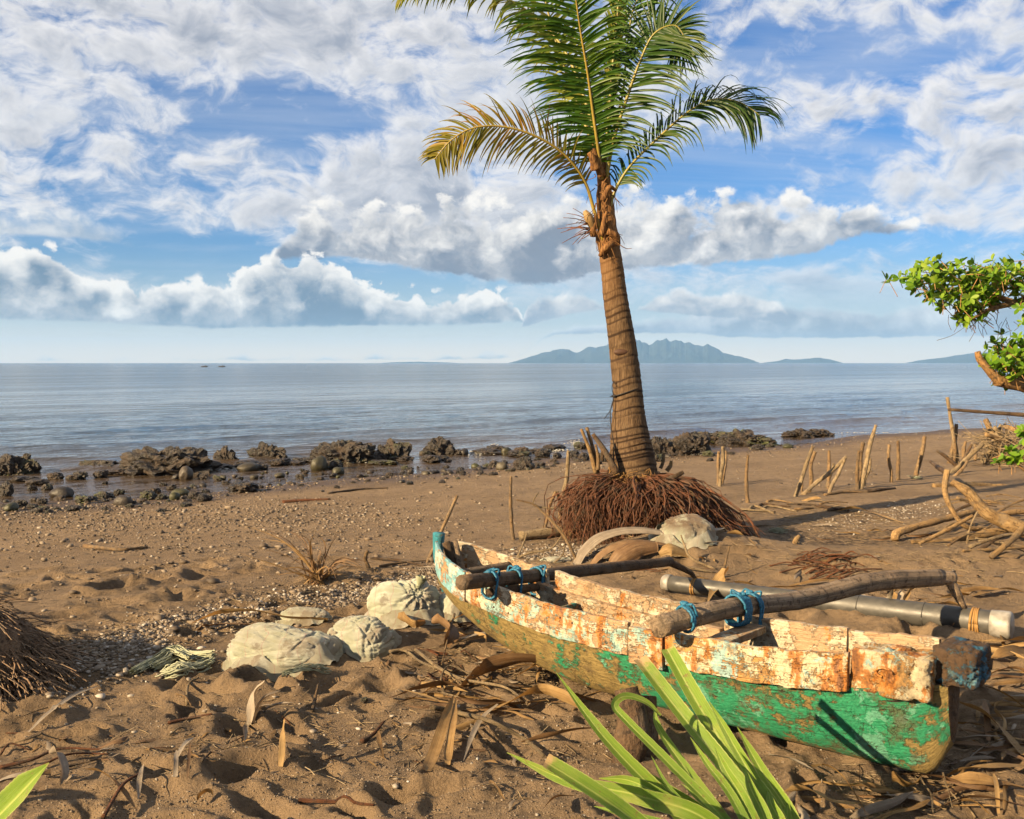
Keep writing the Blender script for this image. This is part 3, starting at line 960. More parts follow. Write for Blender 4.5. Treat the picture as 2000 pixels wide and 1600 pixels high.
    flaking('block_cream', (0.38, 0.18, 0.050, 1), (0.66, 0.41, 0.16, 1), (0.80, 0.68, 0.46, 1), (0.44, 0.66, 0.64, 1), 0.465, 0.525, 0.497, 0.52, 9.0)
    flaking('teal_inside', (0.16, 0.09, 0.04, 1), (0.42, 0.27, 0.14, 1), (0.05, 0.36, 0.46, 1), (0.12, 0.50, 0.40, 1), 0.46, 0.52, 0.58, 0.55, 11.0)
    flaking('blue_end', (0.060, 0.036, 0.020, 1), (0.17, 0.10, 0.055, 1), (0.060, 0.22, 0.36, 1), (0.20, 0.38, 0.44, 1), 0.50, 0.56, 0.60, 0.54, 13.0)
    flaking('hull_inside', (0.14, 0.085, 0.045, 1), (0.38, 0.27, 0.17, 1), (0.08, 0.34, 0.30, 1), (0.55, 0.50, 0.40, 1), 0.53, 0.52, 0.58, 0.52, 15.0)

    m, N = material('grey_pipe'); M['pipe'] = m
    n = N.noise(N.pos(), 12.0, 5.0, 0.6)
    finish(N, N.ramp(n, [(0.3, (0.050, 0.048, 0.044, 1)), (0.7, (0.105, 0.098, 0.086, 1))]), N.ramp(n, [(0.3, 0.42), (0.7, 0.62)]), N.bump(N.noise(N.pos(), 40.0, 4.0), 0.15, 0.006), 0.45)
    m, N = material('white_cap'); M['cap'] = m
    finish(N, N.ramp(N.noise(N.pos(), 14.0, 5.0), [(0.35, (0.20, 0.18, 0.155, 1)), (0.62, (0.42, 0.40, 0.365, 1))]), 0.5, None, 0.4)
    m, N = material('blue_rope'); M['rope'] = m
    t = N.noise(N.pos(), 120.0, 3.0)
    finish(N, N.ramp(t, [(0.35, (0.008, 0.075, 0.16, 1)), (0.65, (0.035, 0.24, 0.42, 1))]), 0.6, N.bump(t, 0.6, 0.004), 0.3)
    m, N = material('tan_strap'); M['strap'] = m
    finish(N, (0.40, 0.22, 0.07, 1), 0.7, None, 0.3)
    m, N = material('black_cord'); M['cord'] = m
    finish(N, (0.016, 0.015, 0.016, 1), 0.6, None, 0.3)
    m, N = material('rusty_nail'); M['nail'] = m
    finish(N, (0.075, 0.032, 0.014, 1), 0.7, None, 0.4)
    m, N = material('boat_far'); M['farboat'] = m
    finish(N, (0.05, 0.05, 0.055, 1), 0.6, None, 0.3)


make_mats()


def strip_attrs(o, along, across):
    """per-vertex coordinates along and across a strip, tube or plank"""
    me = o.data
    for nm, arr in (('along', along), ('across', across)):
        a = me.attributes.new(nm, 'FLOAT', 'POINT')
        a.data.foreach_set('value', np.asarray(arr, np.float32))


# ---------------------------------------------------------------- sand, sea, far islands, haze
def build_ground():
    ys = [-9.0, -5.0, -2.0, 0.0, 1.2, 1.9]
    y = 2.3
    while y < 16.0:
        ys.append(y)
        y *= 1.0036
    while y < 75.0:
        ys.append(y)
        y *= 1.012
    ys = np.array(ys)
    core = np.linspace(-0.64, 0.64, 420)
    out = []
    u, st = 0.64, 0.004
    while u < 7.0:
        st *= 1.12
        u += st
        out.append(u)
    us = np.concatenate([-np.array(out)[::-1], core, np.array(out)])
    U, Yg = np.meshgrid(us, ys)
    Xg = U * (np.maximum(Yg, 1.0) + 0.8)
    x, yv = Xg.ravel(), Yg.ravel()
    z = H_full(x, yv)
    GRID.update(ys=ys, us=us, Z=z.reshape(U.shape))
    nr, nc = U.shape
    i, j = np.meshgrid(np.arange(nr - 1), np.arange(nc - 1), indexing='ij')
    a = (i * nc + j).ravel()
    F = np.stack([a, a + 1, a + nc + 1, a + nc], -1)
    me = fast_mesh('beach_sand', np.stack([x, yv, z], -1), F, M['sand'])
    D = shore_d(x, yv)
    damp = np.clip(1.0 - (D - 0.2) / 3.2, 0, 1)
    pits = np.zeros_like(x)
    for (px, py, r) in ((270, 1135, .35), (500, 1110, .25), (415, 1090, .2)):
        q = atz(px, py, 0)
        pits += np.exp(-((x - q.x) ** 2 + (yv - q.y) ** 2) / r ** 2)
    at_ = me.attributes.new('damp', 'FLOAT', 'POINT')
    at_.data.foreach_set('value', damp.astype(np.float32))
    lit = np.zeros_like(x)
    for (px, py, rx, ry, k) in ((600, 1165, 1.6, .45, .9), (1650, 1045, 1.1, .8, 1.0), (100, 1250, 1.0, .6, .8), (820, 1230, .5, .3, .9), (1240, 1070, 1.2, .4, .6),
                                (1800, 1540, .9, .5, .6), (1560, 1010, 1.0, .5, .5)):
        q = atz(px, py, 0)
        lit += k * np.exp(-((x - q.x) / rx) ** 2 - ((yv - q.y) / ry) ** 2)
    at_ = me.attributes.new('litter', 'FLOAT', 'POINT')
    at_.data.foreach_set('value', np.clip(lit + 0.5 * pits, 0, 1).astype(np.float32))  # the pits are darkened through this mask as well
    tag(link('beach_sand', me), 'dark brown volcanic sand beach with footprints', None, None, 'structure')


def build_sea():
    os_ = [-3.5]
    o = -3.4
    while o < 30:
        os_.append(o)
        o += 0.05 if o < 6 else 0.05 * (o / 6.0) ** 1.15
    while o < 16500:
        os_.append(o)
        o *= 1.06
    os_ = np.array(os_)
    core = np.linspace(-0.8, 2.6, 620)
    us = np.concatenate([-np.geomspace(0.82, 5, 24)[::-1], core, np.geomspace(2.65, 6, 20)])
    Ug, Og = np.meshgrid(us, os_)
    ca, sa = math.cos(math.atan(SHORE_B)), math.sin(math.atan(SHORE_B))
    al = Ug * (np.maximum(Og, 0) + 14.0)
    al = 17500.0 * np.tanh(al / 17500.0)
    # origin on the shoreline below the camera, axes along the shore and out to sea
    x0, y0 = -SHORE_A * SHORE_B / (1 + SHORE_B ** 2), SHORE_A - SHORE_A * SHORE_B ** 2 / (1 + SHORE_B ** 2)
    x = (x0 + al * ca - Og * sa).ravel()
    y = (y0 + al * sa + Og * ca).ravel()
    k_ = np.minimum(1.0, np.minimum(15300.0 / np.maximum(y, 1.0), 14500.0 / np.maximum(np.abs(x), 1.0)))
    x, y = x * k_, y * k_
    a_, o_ = al.ravel(), Og.ravel()
    z = np.full_like(x, WATER_Z)
    m = o_ < 120
    fade = np.clip(1 - o_[m] / 110, 0, 1) * np.clip((o_[m] + 0.5) / 4.0, 0.12, 1)
    w = 0.050 * fbm(np.stack([a_[m] * 0.22, o_[m] * 0.75, 0 * a_[m]], -1), 3, 0.5, 40) + 0.022 * fbm(np.stack([a_[m] * 0.9, o_[m] * 2.4, 0 * a_[m] + 5], -1), 3, 0.5, 44)
    wob = 1.3 * fbm(np.stack([a_[m] * 0.10, 0 * a_[m], 0 * a_[m] + 9], -1), 2, 0.5, 47)
    for (oo, amp, sg) in ((5.2, 0.16, 0.40), (8.4, 0.11, 0.55), (13.0, 0.09, 0.7), (3.4, 0.05, 0.3), (19.0, 0.08, 0.9)):
        q = o_[m] - oo - wob * (0.7 + oo * 0.05)
        crest = np.where(q < 0, np.exp(-(q / (sg * 0.55)) ** 2), np.exp(-(q / (sg * 1.5)) ** 2))
        seg = 0.5 + 0.5 * fbm(np.stack([a_[m] * 0.16 + oo, 0 * a_[m], 0 * a_[m]], -1), 2, 0.5, 51)
        w = w + amp * crest * np.clip(seg * 1.6 - 0.3, 0, 1)
    z[m] += w * fade
    nr, nc = Ug.shape
    i, j = np.meshgrid(np.arange(nr - 1), np.arange(nc - 1), indexing='ij')
    a = (i * nc + j).ravel()
    F = np.stack([a, a + 1, a + nc + 1, a + nc], -1)
    me = fast_mesh('sea', np.stack([x, y, z], -1), F, M['sea'])
    at_ = me.attributes.new('offshore', 'FLOAT', 'POINT')
    at_.data.foreach_set('value', o_.astype(np.float32))
    tag(link('sea', me), 'calm grey blue sea with small waves', None, None, 'structure')


def island(name, label, skyline, Yd, depth, seed):
    """ridge whose skyline follows (px, py) points at distance Yd; a full hill body with spurs and valleys"""
    pts = sorted(skyline)
    px = np.array([p[0] for p in pts], float)
    hh = np.array([(709.5 - p[1]) / FPX * Yd for p in pts], float)
    n, mrows = 360, 48
    xs = np.linspace(px[0], px[-1], n)
    hs = np.interp(xs, px, hh)
    hs = hs * (1 + 0.13 * fbm(np.stack([xs * 0.11, 0 * xs, 0 * xs + seed], -1), 4, 0.65, seed + 3))
    X = (xs - 1000) / FPX * Yd
    rows = []
    for k in range(mrows):
        t = k / (mrows - 1) * 2 - 1                       # front shore to back shore
        prof = (1 - abs(t) ** 1.25)
        yy = Yd + t * depth
        P = np.stack([X / (depth * 0.55), np.full(n, yy / (depth * 0.9)), np.full(n, seed * 1.0)], -1)
        rid = 1 - np.abs(fbm(P * 1.9, 4, 0.55, seed))
        z = hs * prof * (1 - 0.55 * (1 - prof) * (1 - rid) * 2.2) + (rid - 0.8) * hs.max() * 0.22 * (1 - prof) * np.clip(prof * 4, 0, 1)
        z = np.maximum(z, -6) + WATER_Z - (2.0 if abs(t) > 0.99 else 0.0)
        rows.append(np.stack([X * (yy / Yd), np.full(n, yy), z], -1))
    G = np.stack(rows, 0)
    V = G.reshape(-1, 3)
    i, j = np.meshgrid(np.arange(mrows - 1), np.arange(n - 1), indexing='ij')
    a = (i * n + j).ravel()
    me = fast_mesh(name, V, np.stack([a, a + 1, a + n + 1, a + n], -1), M['island'])
    tag(link(name, me), label, None, None, 'structure')


build_ground()
build_sea()
island('mountain_island', 'long blue mountainous island on the horizon behind the palm trunk',
       [(995, 709), (1020, 702), (1050, 692), (1075, 686), (1100, 682), (1112, 684), (1122, 689), (1135, 686), (1150, 678), (1165, 677), (1180, 674), (1200, 668), (1222, 667), (1240, 664), (1252, 668),
        (1268, 674), (1280, 668), (1292, 664), (1310, 664.5), (1330, 665), (1338, 669), (1350, 672), (1362, 672), (1372, 676), (1382, 674), (1392, 676), (1402, 681), (1412, 690), (1425, 692), (1445, 696), (1470, 704), (1482, 709)], 13400.0, 1300.0, 3)
island('low_island', 'small low blue island on the horizon, right of the mountainous one',
       [(1490, 709), (1520, 705), (1535, 701), (1550, 703), (1570, 701), (1600, 699), (1620, 702), (1645, 709)], 13800.0, 700.0, 5)
island('far_headland', 'pale blue headland on the horizon behind the leafy branch',
       [(1770, 709), (1800, 703), (1840, 699), (1870, 694), (1900, 690), (1940, 688), (2000, 684), (2080, 682), (2200, 690), (2350, 709)], 13600.0, 1200.0, 8)
island('low_coast', 'faint low strip of land on the horizon, left of the palm', [(745, 709), (780, 707.6), (820, 706.8), (860, 707.8), (890, 709)], 14500.0, 300.0, 9)

def build_haze():
    mb = MB()
    x0, x1, y0, y1, z0, z1 = -15000.0, 15000.0, -15000.0, 15500.0, -12.0, 365.0
    V = np.array([(x0, y0, z0), (x1, y0, z0), (x1, y1, z0), (x0, y1, z0), (x0, y0, z1), (x1, y0, z1), (x1, y1, z1), (x0, y1, z1)])
    mb.add(V, [(3, 2, 1, 0), (4, 5, 6, 7), (0, 1, 5, 4), (1, 2, 6, 5), (2, 3, 7, 6), (3, 0, 4, 7)])
    m = bpy.data.materials.new('haze_air')
    m.use_nodes = True
    N = NT(m.node_tree)
    v = N.node('ShaderNodeVolumePrincipled')
    v.inputs['Color'].default_value = (0.26, 0.52, 1.0, 1)
    v.inputs['Density'].default_value = 5.5e-5
    v.inputs['Anisotropy'].default_value = 0.0
    out = N.node('ShaderNodeOutputMaterial')
    N.t.links.new(v.outputs[0], out.inputs['Volume'])
    tag(mb.build('haze', m, None, False), 'thin bluish sea haze', None, None, 'stuff')


build_haze()


# ---------------------------------------------------------------- outrigger canoe
def build_boat():
    B0 = np.array([-0.479, 6.696])
    S0 = np.array([1.978, 4.52])
    ax = S0 - B0
    L = np.linalg.norm(ax)
    ax = ax / L
    nrm = np.array([ax[1], -ax[0]])
    if nrm[1] > 0:
        nrm = -nrm                                  # towards the camera
    W, WE = 0.281, 0.085

    def width(s):
        q = 1 - np.abs(2 * s - 1.0) ** 6.5
        return np.where(s > 0.5, WE + (W - WE) * q, 0.028 + (W - 0.028) * q)

    def rail(s):
        return 0.527 + 0.225 * np.clip(1 - s / 0.5, 0, 1) ** 2.2 + 0.114 * np.clip((s - 0.6) / 0.4, 0, 1) ** 2

    def keel(s):
        up = 0.413 * np.clip(1 - s / 0.45, 0, 1) ** 2
        return 0.030 + up + 0.17 * np.clip((s - 0.965) / 0.035, 0, 1) ** 2

    SEAM = 0.172

    def pt(s, off, z):
        s = np.asarray(s, float)
        c = B0 + np.outer(np.atleast_1d(s), ax) * L
        c = c + np.outer(np.atleast_1d(off), nrm)
        return np.concatenate([c, np.atleast_1d(z)[:, None] * np.ones((len(c), 1))], 1)

    root = empty('outrigger_canoe', (0.75, 5.6, 0.0), 'weathered green and cream wooden outrigger canoe lying on the sand', 'boat')

    # --- hull: dug-out shell from keel to seam, outer and inner skin
    ns, nk = 96, 13
    S = np.linspace(0.0, 1.0, ns)
    outer, inner = [], []
    K = np.linspace(-1, 1, 2 * nk + 1)
    for s in S:
        w = float(width(s)) * 0.97
        zs, zk = float(rail(s)) - SEAM + 0.012, float(keel(s))
        e = 0.62
        off = w * np.sign(K) * np.abs(K) ** e
        z = zk + (zs - zk) * np.abs(K) ** 1.7
        outer.append(pt(np.full(len(K), s), off, z))
        th = min(0.035, w * 0.5)
        inner.append(pt(np.full(len(K), s), off * (1 - th / max(w, 1e-3)), np.minimum(z + 0.05 * (1 - np.abs(K) ** 4), zs) + 0.0))
    O = np.array(outer)
    V = O.reshape(-1, 3)
    nse = fbm(V * 7.0, 4, 0.55, 31) * 0.006
    O = O + (nse.reshape(ns, -1))[..., None] * np.array([nrm[0], nrm[1], 0.3])
    # chewed, rotten lower corner at the near end
    tail = np.clip((S - 0.955) / 0.045, 0, 1)[:, None]
    O[..., 2] += tail * 0.03 * fbm(O.reshape(-1, 3) * 22.0, 3, 0.6, 33).reshape(ns, -1)
    m = 2 * nk + 1
    mb = MB()
    F = [(i * m + j, i * m + j + 1, (i + 1) * m + j + 1, (i + 1) * m + j) for i in range(ns - 1) for j in range(m - 1)]
    mb.add(O.reshape(-1, 3), F)
    o = mb.build('hull', M['hull'], root)
    strip_attrs(o, np.repeat(S, m), np.tile(K, ns))
    I = np.array(inner)
    mb = MB()
    mb.add(I.reshape(-1, 3), [tuple(reversed(f)) for f in F])
    q = mb.build('hull_lining', M['hull_inside'], o)
    strip_attrs(q, np.repeat(S, m), np.tile(K, ns))
    # closing faces of the hull at the near end
    mb = MB()
    end = np.array([pt(1.0, a, z)[0] for a, z in zip(O[-1] @ np.array([0, 0, 0]), O[-1][:, 2])]) * 0
    ring = O[-1].copy()
    cen = ring.mean(0) + np.array([ax[0], ax[1], 0]) * 0.02
    mb.add(np.vstack([ring, cen]), [(j, j + 1, m) for j in range(m - 1)] + [(m - 1, 0, m)])
    q = mb.build('end_grain', M['dark_wood'], o)
    strip_attrs(q, np.zeros(m + 1), np.zeros(m + 1))

    # --- side planks fixed along the hull above the seam
    def plank(s0, s1, side, z_up, z_dn, thick, mat, seed, name='side_plank', proud=0.010, n=70, parent=root, rough_edge=0.008, label=None):
        ss = np.linspace(s0, s1, n)
        rows = 8
        g = np.zeros((n, rows, 3))
        for r in range(rows):
            t = r / (rows - 1)
            zt = rail(ss) + z_up
            zb = rail(ss) - SEAM + z_dn
            z = zb + (zt - zb) * t
            edge = rough_edge * fbm(np.stack([ss * 60, np.full(n, r * 0.0), np.full(n, seed + 3.0)], -1), 3, 0.6, seed) * (1 if r in (0, rows - 1) else 0.2)
            off = side * (width(ss) + proud + 0.004 * np.sin(t * 3.14)) + side * 0.009 * fbm(np.stack([ss * 34, np.full(n, t * 2.2), np.full(n, seed)], -1), 4, 0.6, seed + 5)
            g[:, r] = pt(ss, off, z + edge)
        mb = MB()
        inner_ = np.array([[p - np.array([nrm[0], nrm[1], 0]) * side * thick for p in row] for row in g])
        A = g.reshape(-1, 3)
        Bv = inner_.reshape(-1, 3)
        k = rows
        Fa = [(i * k + j, (i + 1) * k + j, (i + 1) * k + j + 1, i * k + j + 1) for i in range(n - 1) for j in range(k - 1)]
        ofs = len(A)
        Fb = [tuple(reversed([x + ofs for x in f])) for f in Fa]
        rim = []
        for i in range(n - 1):
            rim.append((i * k + k - 1, (i + 1) * k + k - 1, (i + 1) * k + k - 1 + ofs, i * k + k - 1 + ofs))
            rim.append((i * k, i * k + ofs, (i + 1) * k + ofs, (i + 1) * k))
        for j in range(k - 1):
            rim.append((j, j + 1, j + 1 + ofs, j + ofs))
            b = (n - 1) * k
            rim.append((b + j, b + j + ofs, b + j + 1 + ofs, b + j + 1))
        mb.add(np.vstack([A, Bv]), Fa + Fb + rim)
        ob = mb.build(name, mat, parent, False)
        al = np.tile(np.repeat(ss, k), 2)
        ac = np.tile(np.tile(np.linspace(0, 1, k), n), 2)
        strip_attrs(ob, al, ac)
        if label:
            ob['label'] = label
        bm = ob.modifiers.new('soft_edges', 'BEVEL')
        bm.width = 0.004
        bm.segments = 2
        bm.limit_method = 'ANGLE'
        return ob

    n1 = plank(0.012, 0.150, 1, 0.0, -0.015, 0.026, M['bow_paint'], 3, label='pale blue bow plank with rust streaks')
    n2 = plank(0.152, 0.522, 1, 0.004, 0.0, 0.028, M['plank_paint'], 5)
    n3 = plank(0.526, 0.590, 1, -0.014, -0.035, 0.040, M['plank_paint'], 8, proud=0.020, n=12, label='short rusty patch plank')
    n4 = plank(0.594, 0.884, 1, 0.0, -0.004, 0.030, M['block_cream'], 11, proud=0.018)
    f1 = plank(0.020, 0.215, -1, 0.0, -0.01, 0.026, M['plank_bare'], 13, label='pale plank on the far side of the bow')
    f2 = plank(0.235, 0.560, -1, 0.012, 0.065, 0.036, M['plank_bare'], 17)
    f2b = plank(0.20, 0.600, -1, -0.085, -0.02, 0.050, M['plank_bare'], 19, proud=-0.012)
    f3 = plank(0.600, 0.815, -1, 0.0, -0.01, 0.034, M['plank_bare'], 23)
    f4 = plank(0.818, 0.965, -1, -0.004, -0.01, 0.034, M['plank_bare'], 29)
    # nails along the planks
    rs = random.Random(5)
    for (pl, s0, s1, cnt) in ((n2, 0.17, 0.51, 9), (n4, 0.61, 0.87, 7), (n3, 0.535, 0.58, 3)):
        for k in range(cnt):
            s = s0 + (s1 - s0) * (k + rs.random() * 0.7) / cnt
            z = float(rail(s)) - SEAM * (0.25 + 0.5 * rs.random())
            p = pt(s, float(width(s)) + (0.016 if pl is not n2 else 0.012), z)[0]
            V, Fi = ico(1)
            b = MB()
            b.add(V * 0.007 + p, [tuple(f) for f in Fi])
            q = b.build('nail', M['nail'], pl)

    # --- inner ledge along the near side and frames
    ss = np.linspace(0.16, 0.86, 50)
    mb = MB()
    mb.tube(pt(ss, width(ss) - 0.045, rail(ss) - 0.055), 0.022, 6, True, 0.15, 3)
    q = mb.build('stringer', M['plank_bare'], root)
    nv = len(q.data.vertices)
    strip_attrs(q, np.repeat(ss, 6)[:nv], np.tile(np.linspace(0, 1, 6), 50)[:nv])

    def chunk(name, centre, ex, ey, ez, mat, seed, rough=0.02, parent=root, cuts=7, power=6.0):
        """worn block: rounded box with axes ex, ey, ez (half extents as vectors)"""
        V, Fi = ico(5)
        r = (np.abs(V) ** power).sum(1) ** (-1.0 / power)
        V = V * r[:, None]
        ex, ey, ez = map(np.asarray, (ex, ey, ez))
        P = V[:, :1] * ex + V[:, 1:2] * ey + V[:, 2:3] * ez
        nn_ = fbm((P + np.asarray(centre)) * np.array([16.0, 16.0, 9.0]), 4, 0.6, seed)
        P = P + unit(P) * (rough * nn_ - rough * 1.2 * np.clip(1 - np.abs(nn_) * 9, 0, 1))[:, None]
        b = MB()
        b.add(P + np.asarray(centre), [tuple(f) for f in Fi])
        ob = b.build(name, mat, parent)
        strip_attrs(ob, V[:, 0], V[:, 2])
        return ob
    A3 = np.array([ax[0], ax[1], 0])
    N3 = np.array([nrm[0], nrm[1], 0])
    UZ = np.array([0, 0, 1.0])
    # near end: cream block on the camera side, dark blue end log across
    p = pt(0.935, float(width(0.935)) * 0.62, float(rail(0.935)) - 0.100)[0]
    chunk('end_block', p, A3 * 0.165 + N3 * -0.025, N3 * 0.085, UZ * 0.098, M['block_cream'], 41, 0.020, power=16.0)['label'] = 'cream painted corner block with carved curl'
    p = pt(1.005, -0.045, float(rail(1.0)) - 0.085)[0]
    chunk('end_log', p, A3 * 0.098, N3 * 0.13, UZ * 0.086, M['blue_end'], 43, 0.018, power=9.0)['label'] = 'blue and brown worn end block'
    # low relief curl carved in the cream block
    th = np.linspace(0.2, 4.6, 26)
    cpt = pt(0.925, float(width(0.925)) * 0.62 + 0.088, float(rail(0.925)) - 0.085)[0]
    crv = [cpt + A3 * (0.045 * math.cos(t) * (1 - 0.1 * t) + 0.012) + UZ * (0.030 * math.sin(t) * (1 - 0.1 * t)) + N3 * 0.006 for t in th]
    mb = MB(); mb.tube(np.array(crv), 0.006, 6)
    q = mb.build('carving', M['block_cream'], root); nv = len(q.data.vertices); strip_attrs(q, np.zeros(nv), np.zeros(nv))

    # --- bow: stem post and breast boards
    top = pt(0.0, 0.0, float(rail(0.0)) + 0.03)[0]
    foot = pt(0.010, 0.0, float(keel(0.01)) - 0.02)[0]
    mb = MB()
    path = spline([top, top * 0.6 + foot * 0.4 - A3 * 0.02, foot + A3 * 0.03], 14)
    mb.tube(path, np.linspace(0.040, 0.030, 14), 8, True, 0.15, 51)
    q = mb.build('stem_post', M['teal_inside'], root); nv = len(q.data.vertices); strip_attrs(q, np.repeat(np.linspace(0, 1, 14), 8), np.tile(np.linspace(0, 1, 8), 14))
    for (s0, s1, offx, col) in ((0.030, 0.062, 0.035, 'dark_wood'), (0.034, 0.075, -0.02, 'boom_wood')):
        a = pt(s0, offx, float(rail(s0)) + 0.015)[0]
        b_ = pt(s1, offx * 0.6, float(rail(s1)) - 0.24)[0]
        mb = MB(); mb.tube(spline([a, b_], 6), 0.030, 6, True, 0.12, 7)
        q = mb.build('stem_brace', M[col], root); nv = len(q.data.vertices); strip_attrs(q, np.repeat(np.linspace(0, 1, 6), 6), np.tile(np.linspace(0, 1, 6), 6))

    # --- thwarts
    def rod(name, pts, rad, mat, k=10, n=20, rough=0.06, seed=1, parent=root, label=None, squash=1.0):
        path = spline(pts, n)
        mb = MB()
        mb.tube(path, rad if np.ndim(rad) == 0 else np.interp(np.linspace(0, 1, n), np.linspace(0, 1, len(rad)), rad), k, True, rough, seed, squash)
        ob = mb.build(name, mat, parent)
        strip_attrs(ob, np.repeat(np.linspace(0, 1, n), k), np.tile(np.linspace(0, 1, k), n))
        if label:
            ob['label'] = label
        return ob
    s = 0.125
    rod('thwart', [pt(s - 0.01, float(width(s)), float(rail(s)) - 0.05)[0], pt(s, -float(width(s)) * 0.95, float(rail(s)) - 0.06)[0]], 0.026, M['boom_wood'], seed=3)
    s = 0.665
    mbp = pt(s, 0.02, float(rail(s)) - 0.045)[0]
    chunk('thwart', mbp, N3 * 0.26, A3 * 0.062, UZ * 0.020, M['plank_bare'], 61, 0.004, power=14.0)
    s = 0.30
    chunk('bulkhead', pt(s, -0.02, 0.30)[0], N3 * 0.20, A3 * 0.012, UZ * 0.14, M['teal_inside'], 63, 0.004, power=10.0)['label'] = 'painted teal and green bulkhead board'

    # --- outrigger float: two pipe lengths sleeved together, white caps
    r1, r2 = 0.064, 0.086
    fa = atz(1303, 1142, 0.08)
    fb = atz(1958, 1229, 0.10)
    fa.z = max(hz(fa.x, fa.y) - 0.005, 0.0) + r1
    fb.z = max(hz(fb.x, fb.y) - 0.005, 0.0) + r2
    fa, fb = np.array(fa), np.array(fb)
    j = fa + (fb - fa) * 0.52
    T = (fb - fa) / np.linalg.norm(fb - fa)
    fl = rod('float', [fa, j + T * 0.03], r1, M['pipe'], 20, 12, 0.004, 1, label='thinner dark grey pipe of the float')
    rod('float_sleeve', [j, j + T * 0.06, fb], [r2 * 0.9, r2, r2, r2, r2], M['pipe'], 24, 30, 0.004, 2, fl)
    rod('end_cap', [fa - T * 0.035, fa - T * 0.01, fa + T * 0.035], [r1 * 0.9, r1 * 1.12, r1 * 1.12], M['cap'], 20, 8, 0.0, 3, fl)
    rod('end_cap', [fb - T * 0.07, fb, fb + T * 0.045, fb + T * 0.06], [r2 * 1.05, r2 * 1.10, r2 * 1.10, r2 * 0.96], M['cap'], 24, 10, 0.0, 4, fl)
    for (t, r, k) in ((0.095, r1, 2), (0.925, r2, 4)):
        for q in range(k):
            c = fa + (fb - fa) * (t + q * 0.006)
            th = np.linspace(0, 2 * np.pi, 22)
            u = np.cross(T, UZ); u /= np.linalg.norm(u); w = np.cross(u, T)
            ring = [c + (r * 1.03) * (math.cos(a) * u + math.sin(a) * w) + T * 0.006 * math.sin(a + q) for a in th]
            rod('strap', ring, 0.007 if q else 0.009, M['strap'], 6, 22, 0.0, 5, fl)
    for t in (0.62, 0.80):
        c = fa + (fb - fa) * t
        th = np.linspace(0, 2 * np.pi, 20)
        rod('strap', [c + (r2 * 1.01) * (math.cos(a) * u + math.sin(a) * w) for a in th], 0.004, M['pipe'], 5, 20, 0.0, 6, fl)

    # --- booms
    na = np.array(atz(1284, 1224, 0.60))
    nb = np.array(at(1420, 1196, float(na[1]) + 0.26)); nb[2] = 0.645
    fend = fa + (fb - fa) * 0.905
    el = np.array(at(1838, 1128, fend[1] - 0.05))
    mid = np.array(at(1560, 1172, (na[1] * 0.52 + el[1] * 0.48)))
    mid2 = np.array(at(1700, 1138, (na[1] * 0.25 + el[1] * 0.75)))
    boom = rod('outrigger_boom', [na, nb * 0.5 + np.array(at(1420, 1196, na[1] + 0.32)) * 0.5, mid, mid2, el], [0.056, 0.054, 0.052, 0.058, 0.062, 0.058], M['boom_wood'], 16, 44, 0.09, 9, label='thick pale round boom nearest the end of the hull')
    rod('boom_end', [el - (el - mid2) * 0.06, el + np.array([0.09, 0.03, -0.01])], [0.052, 0.048], M['boom_wood'], 12, 8, 0.12, 10, boom)
    rod('boom_elbow', [el + np.array([0.06, 0.02, -0.01]), el * 0.55 + fend * 0.45 + np.array([0.06, 0, -0.03]), fend + UZ * r2 * 0.95], [0.040, 0.026, 0.018], M['boom_wood'], 10, 16, 0.10, 11, boom)
    ba = np.array(atz(902, 1138, 0.66))
    fend2 = fa + (fb - fa) * 0.10
    el2 = np.array(at(1308, 1097, fend2[1] - 0.05))
    bm_ = np.array(at(1090, 1120, ba[1] * 0.6 + el2[1] * 0.4))
    boom2 = rod('outrigger_boom', [ba, bm_, el2], [0.044, 0.043, 0.042, 0.038], M['dark_wood'], 12, 30, 0.10, 13, label='dark weathered boom near the bow')
    rod('boom_elbow', [el2 - np.array([0.02, 0, 0]), el2 * 0.5 + fend2 * 0.5 + np.array([0.05, 0, 0.02]), fend2 + UZ * r1], [0.030, 0.022, 0.014], M['dark_wood'], 8, 14, 0.1, 14, boom2)
    lo = np.array([0, 0, -0.075])
    rod('boom_batten', [ba + lo + (bm_ - ba) * 0.25, bm_ + lo + np.array([0.06, 0.02, 0])], 0.026, M['dark_wood'], 8, 12, 0.1, 15, boom2)

    # --- blue rope lashings
    def lashing(center, axis, r, turns, span, seed, drop=0.0, name='rope_lashing'):
        rs = random.Random(seed)
        axis = np.asarray(axis, float) / np.linalg.norm(axis)
        u = np.cross(axis, UZ); u /= np.linalg.norm(u); w = np.cross(u, axis)
        n = int(turns * 16)
        pts = []
        for k in range(n):
            a = k / 16.0 * 2 * np.pi
            ext = drop if math.sin(a) < -0.3 else 0.0
            pts.append(center + axis * ((k / n - 0.5) * span + 0.006 * rs.uniform(-1, 1)) + (r + 0.006) * math.cos(a) * u + ((r + 0.006) * math.sin(a) - ext) * w)
        mb = MB()
        mb.tube(np.array(pts), 0.0075, 6)
        # knot and loose tails
        kc = center + w * (r + 0.008) + axis * 0.01
        for q in range(3):
            V, Fi = ico(2)
            mb.add(V * np.array([0.016, 0.013, 0.012]) * rs.uniform(0.8, 1.3) + kc + np.array([rs.uniform(-.02, .02), rs.uniform(-.02, .02), rs.uniform(-.006, .008)]), [tuple(f) for f in Fi])
        for q in range(2):
            mb.tube(spline([kc, kc + u * 0.05 * rs.choice((-1, 1)) + w * 0.012, kc + u * rs.uniform(-.09, .09) + axis * rs.uniform(-.05, .08) - w * 0.05], 8), 0.006, 5)
        mb.build(name, M['rope'], root)
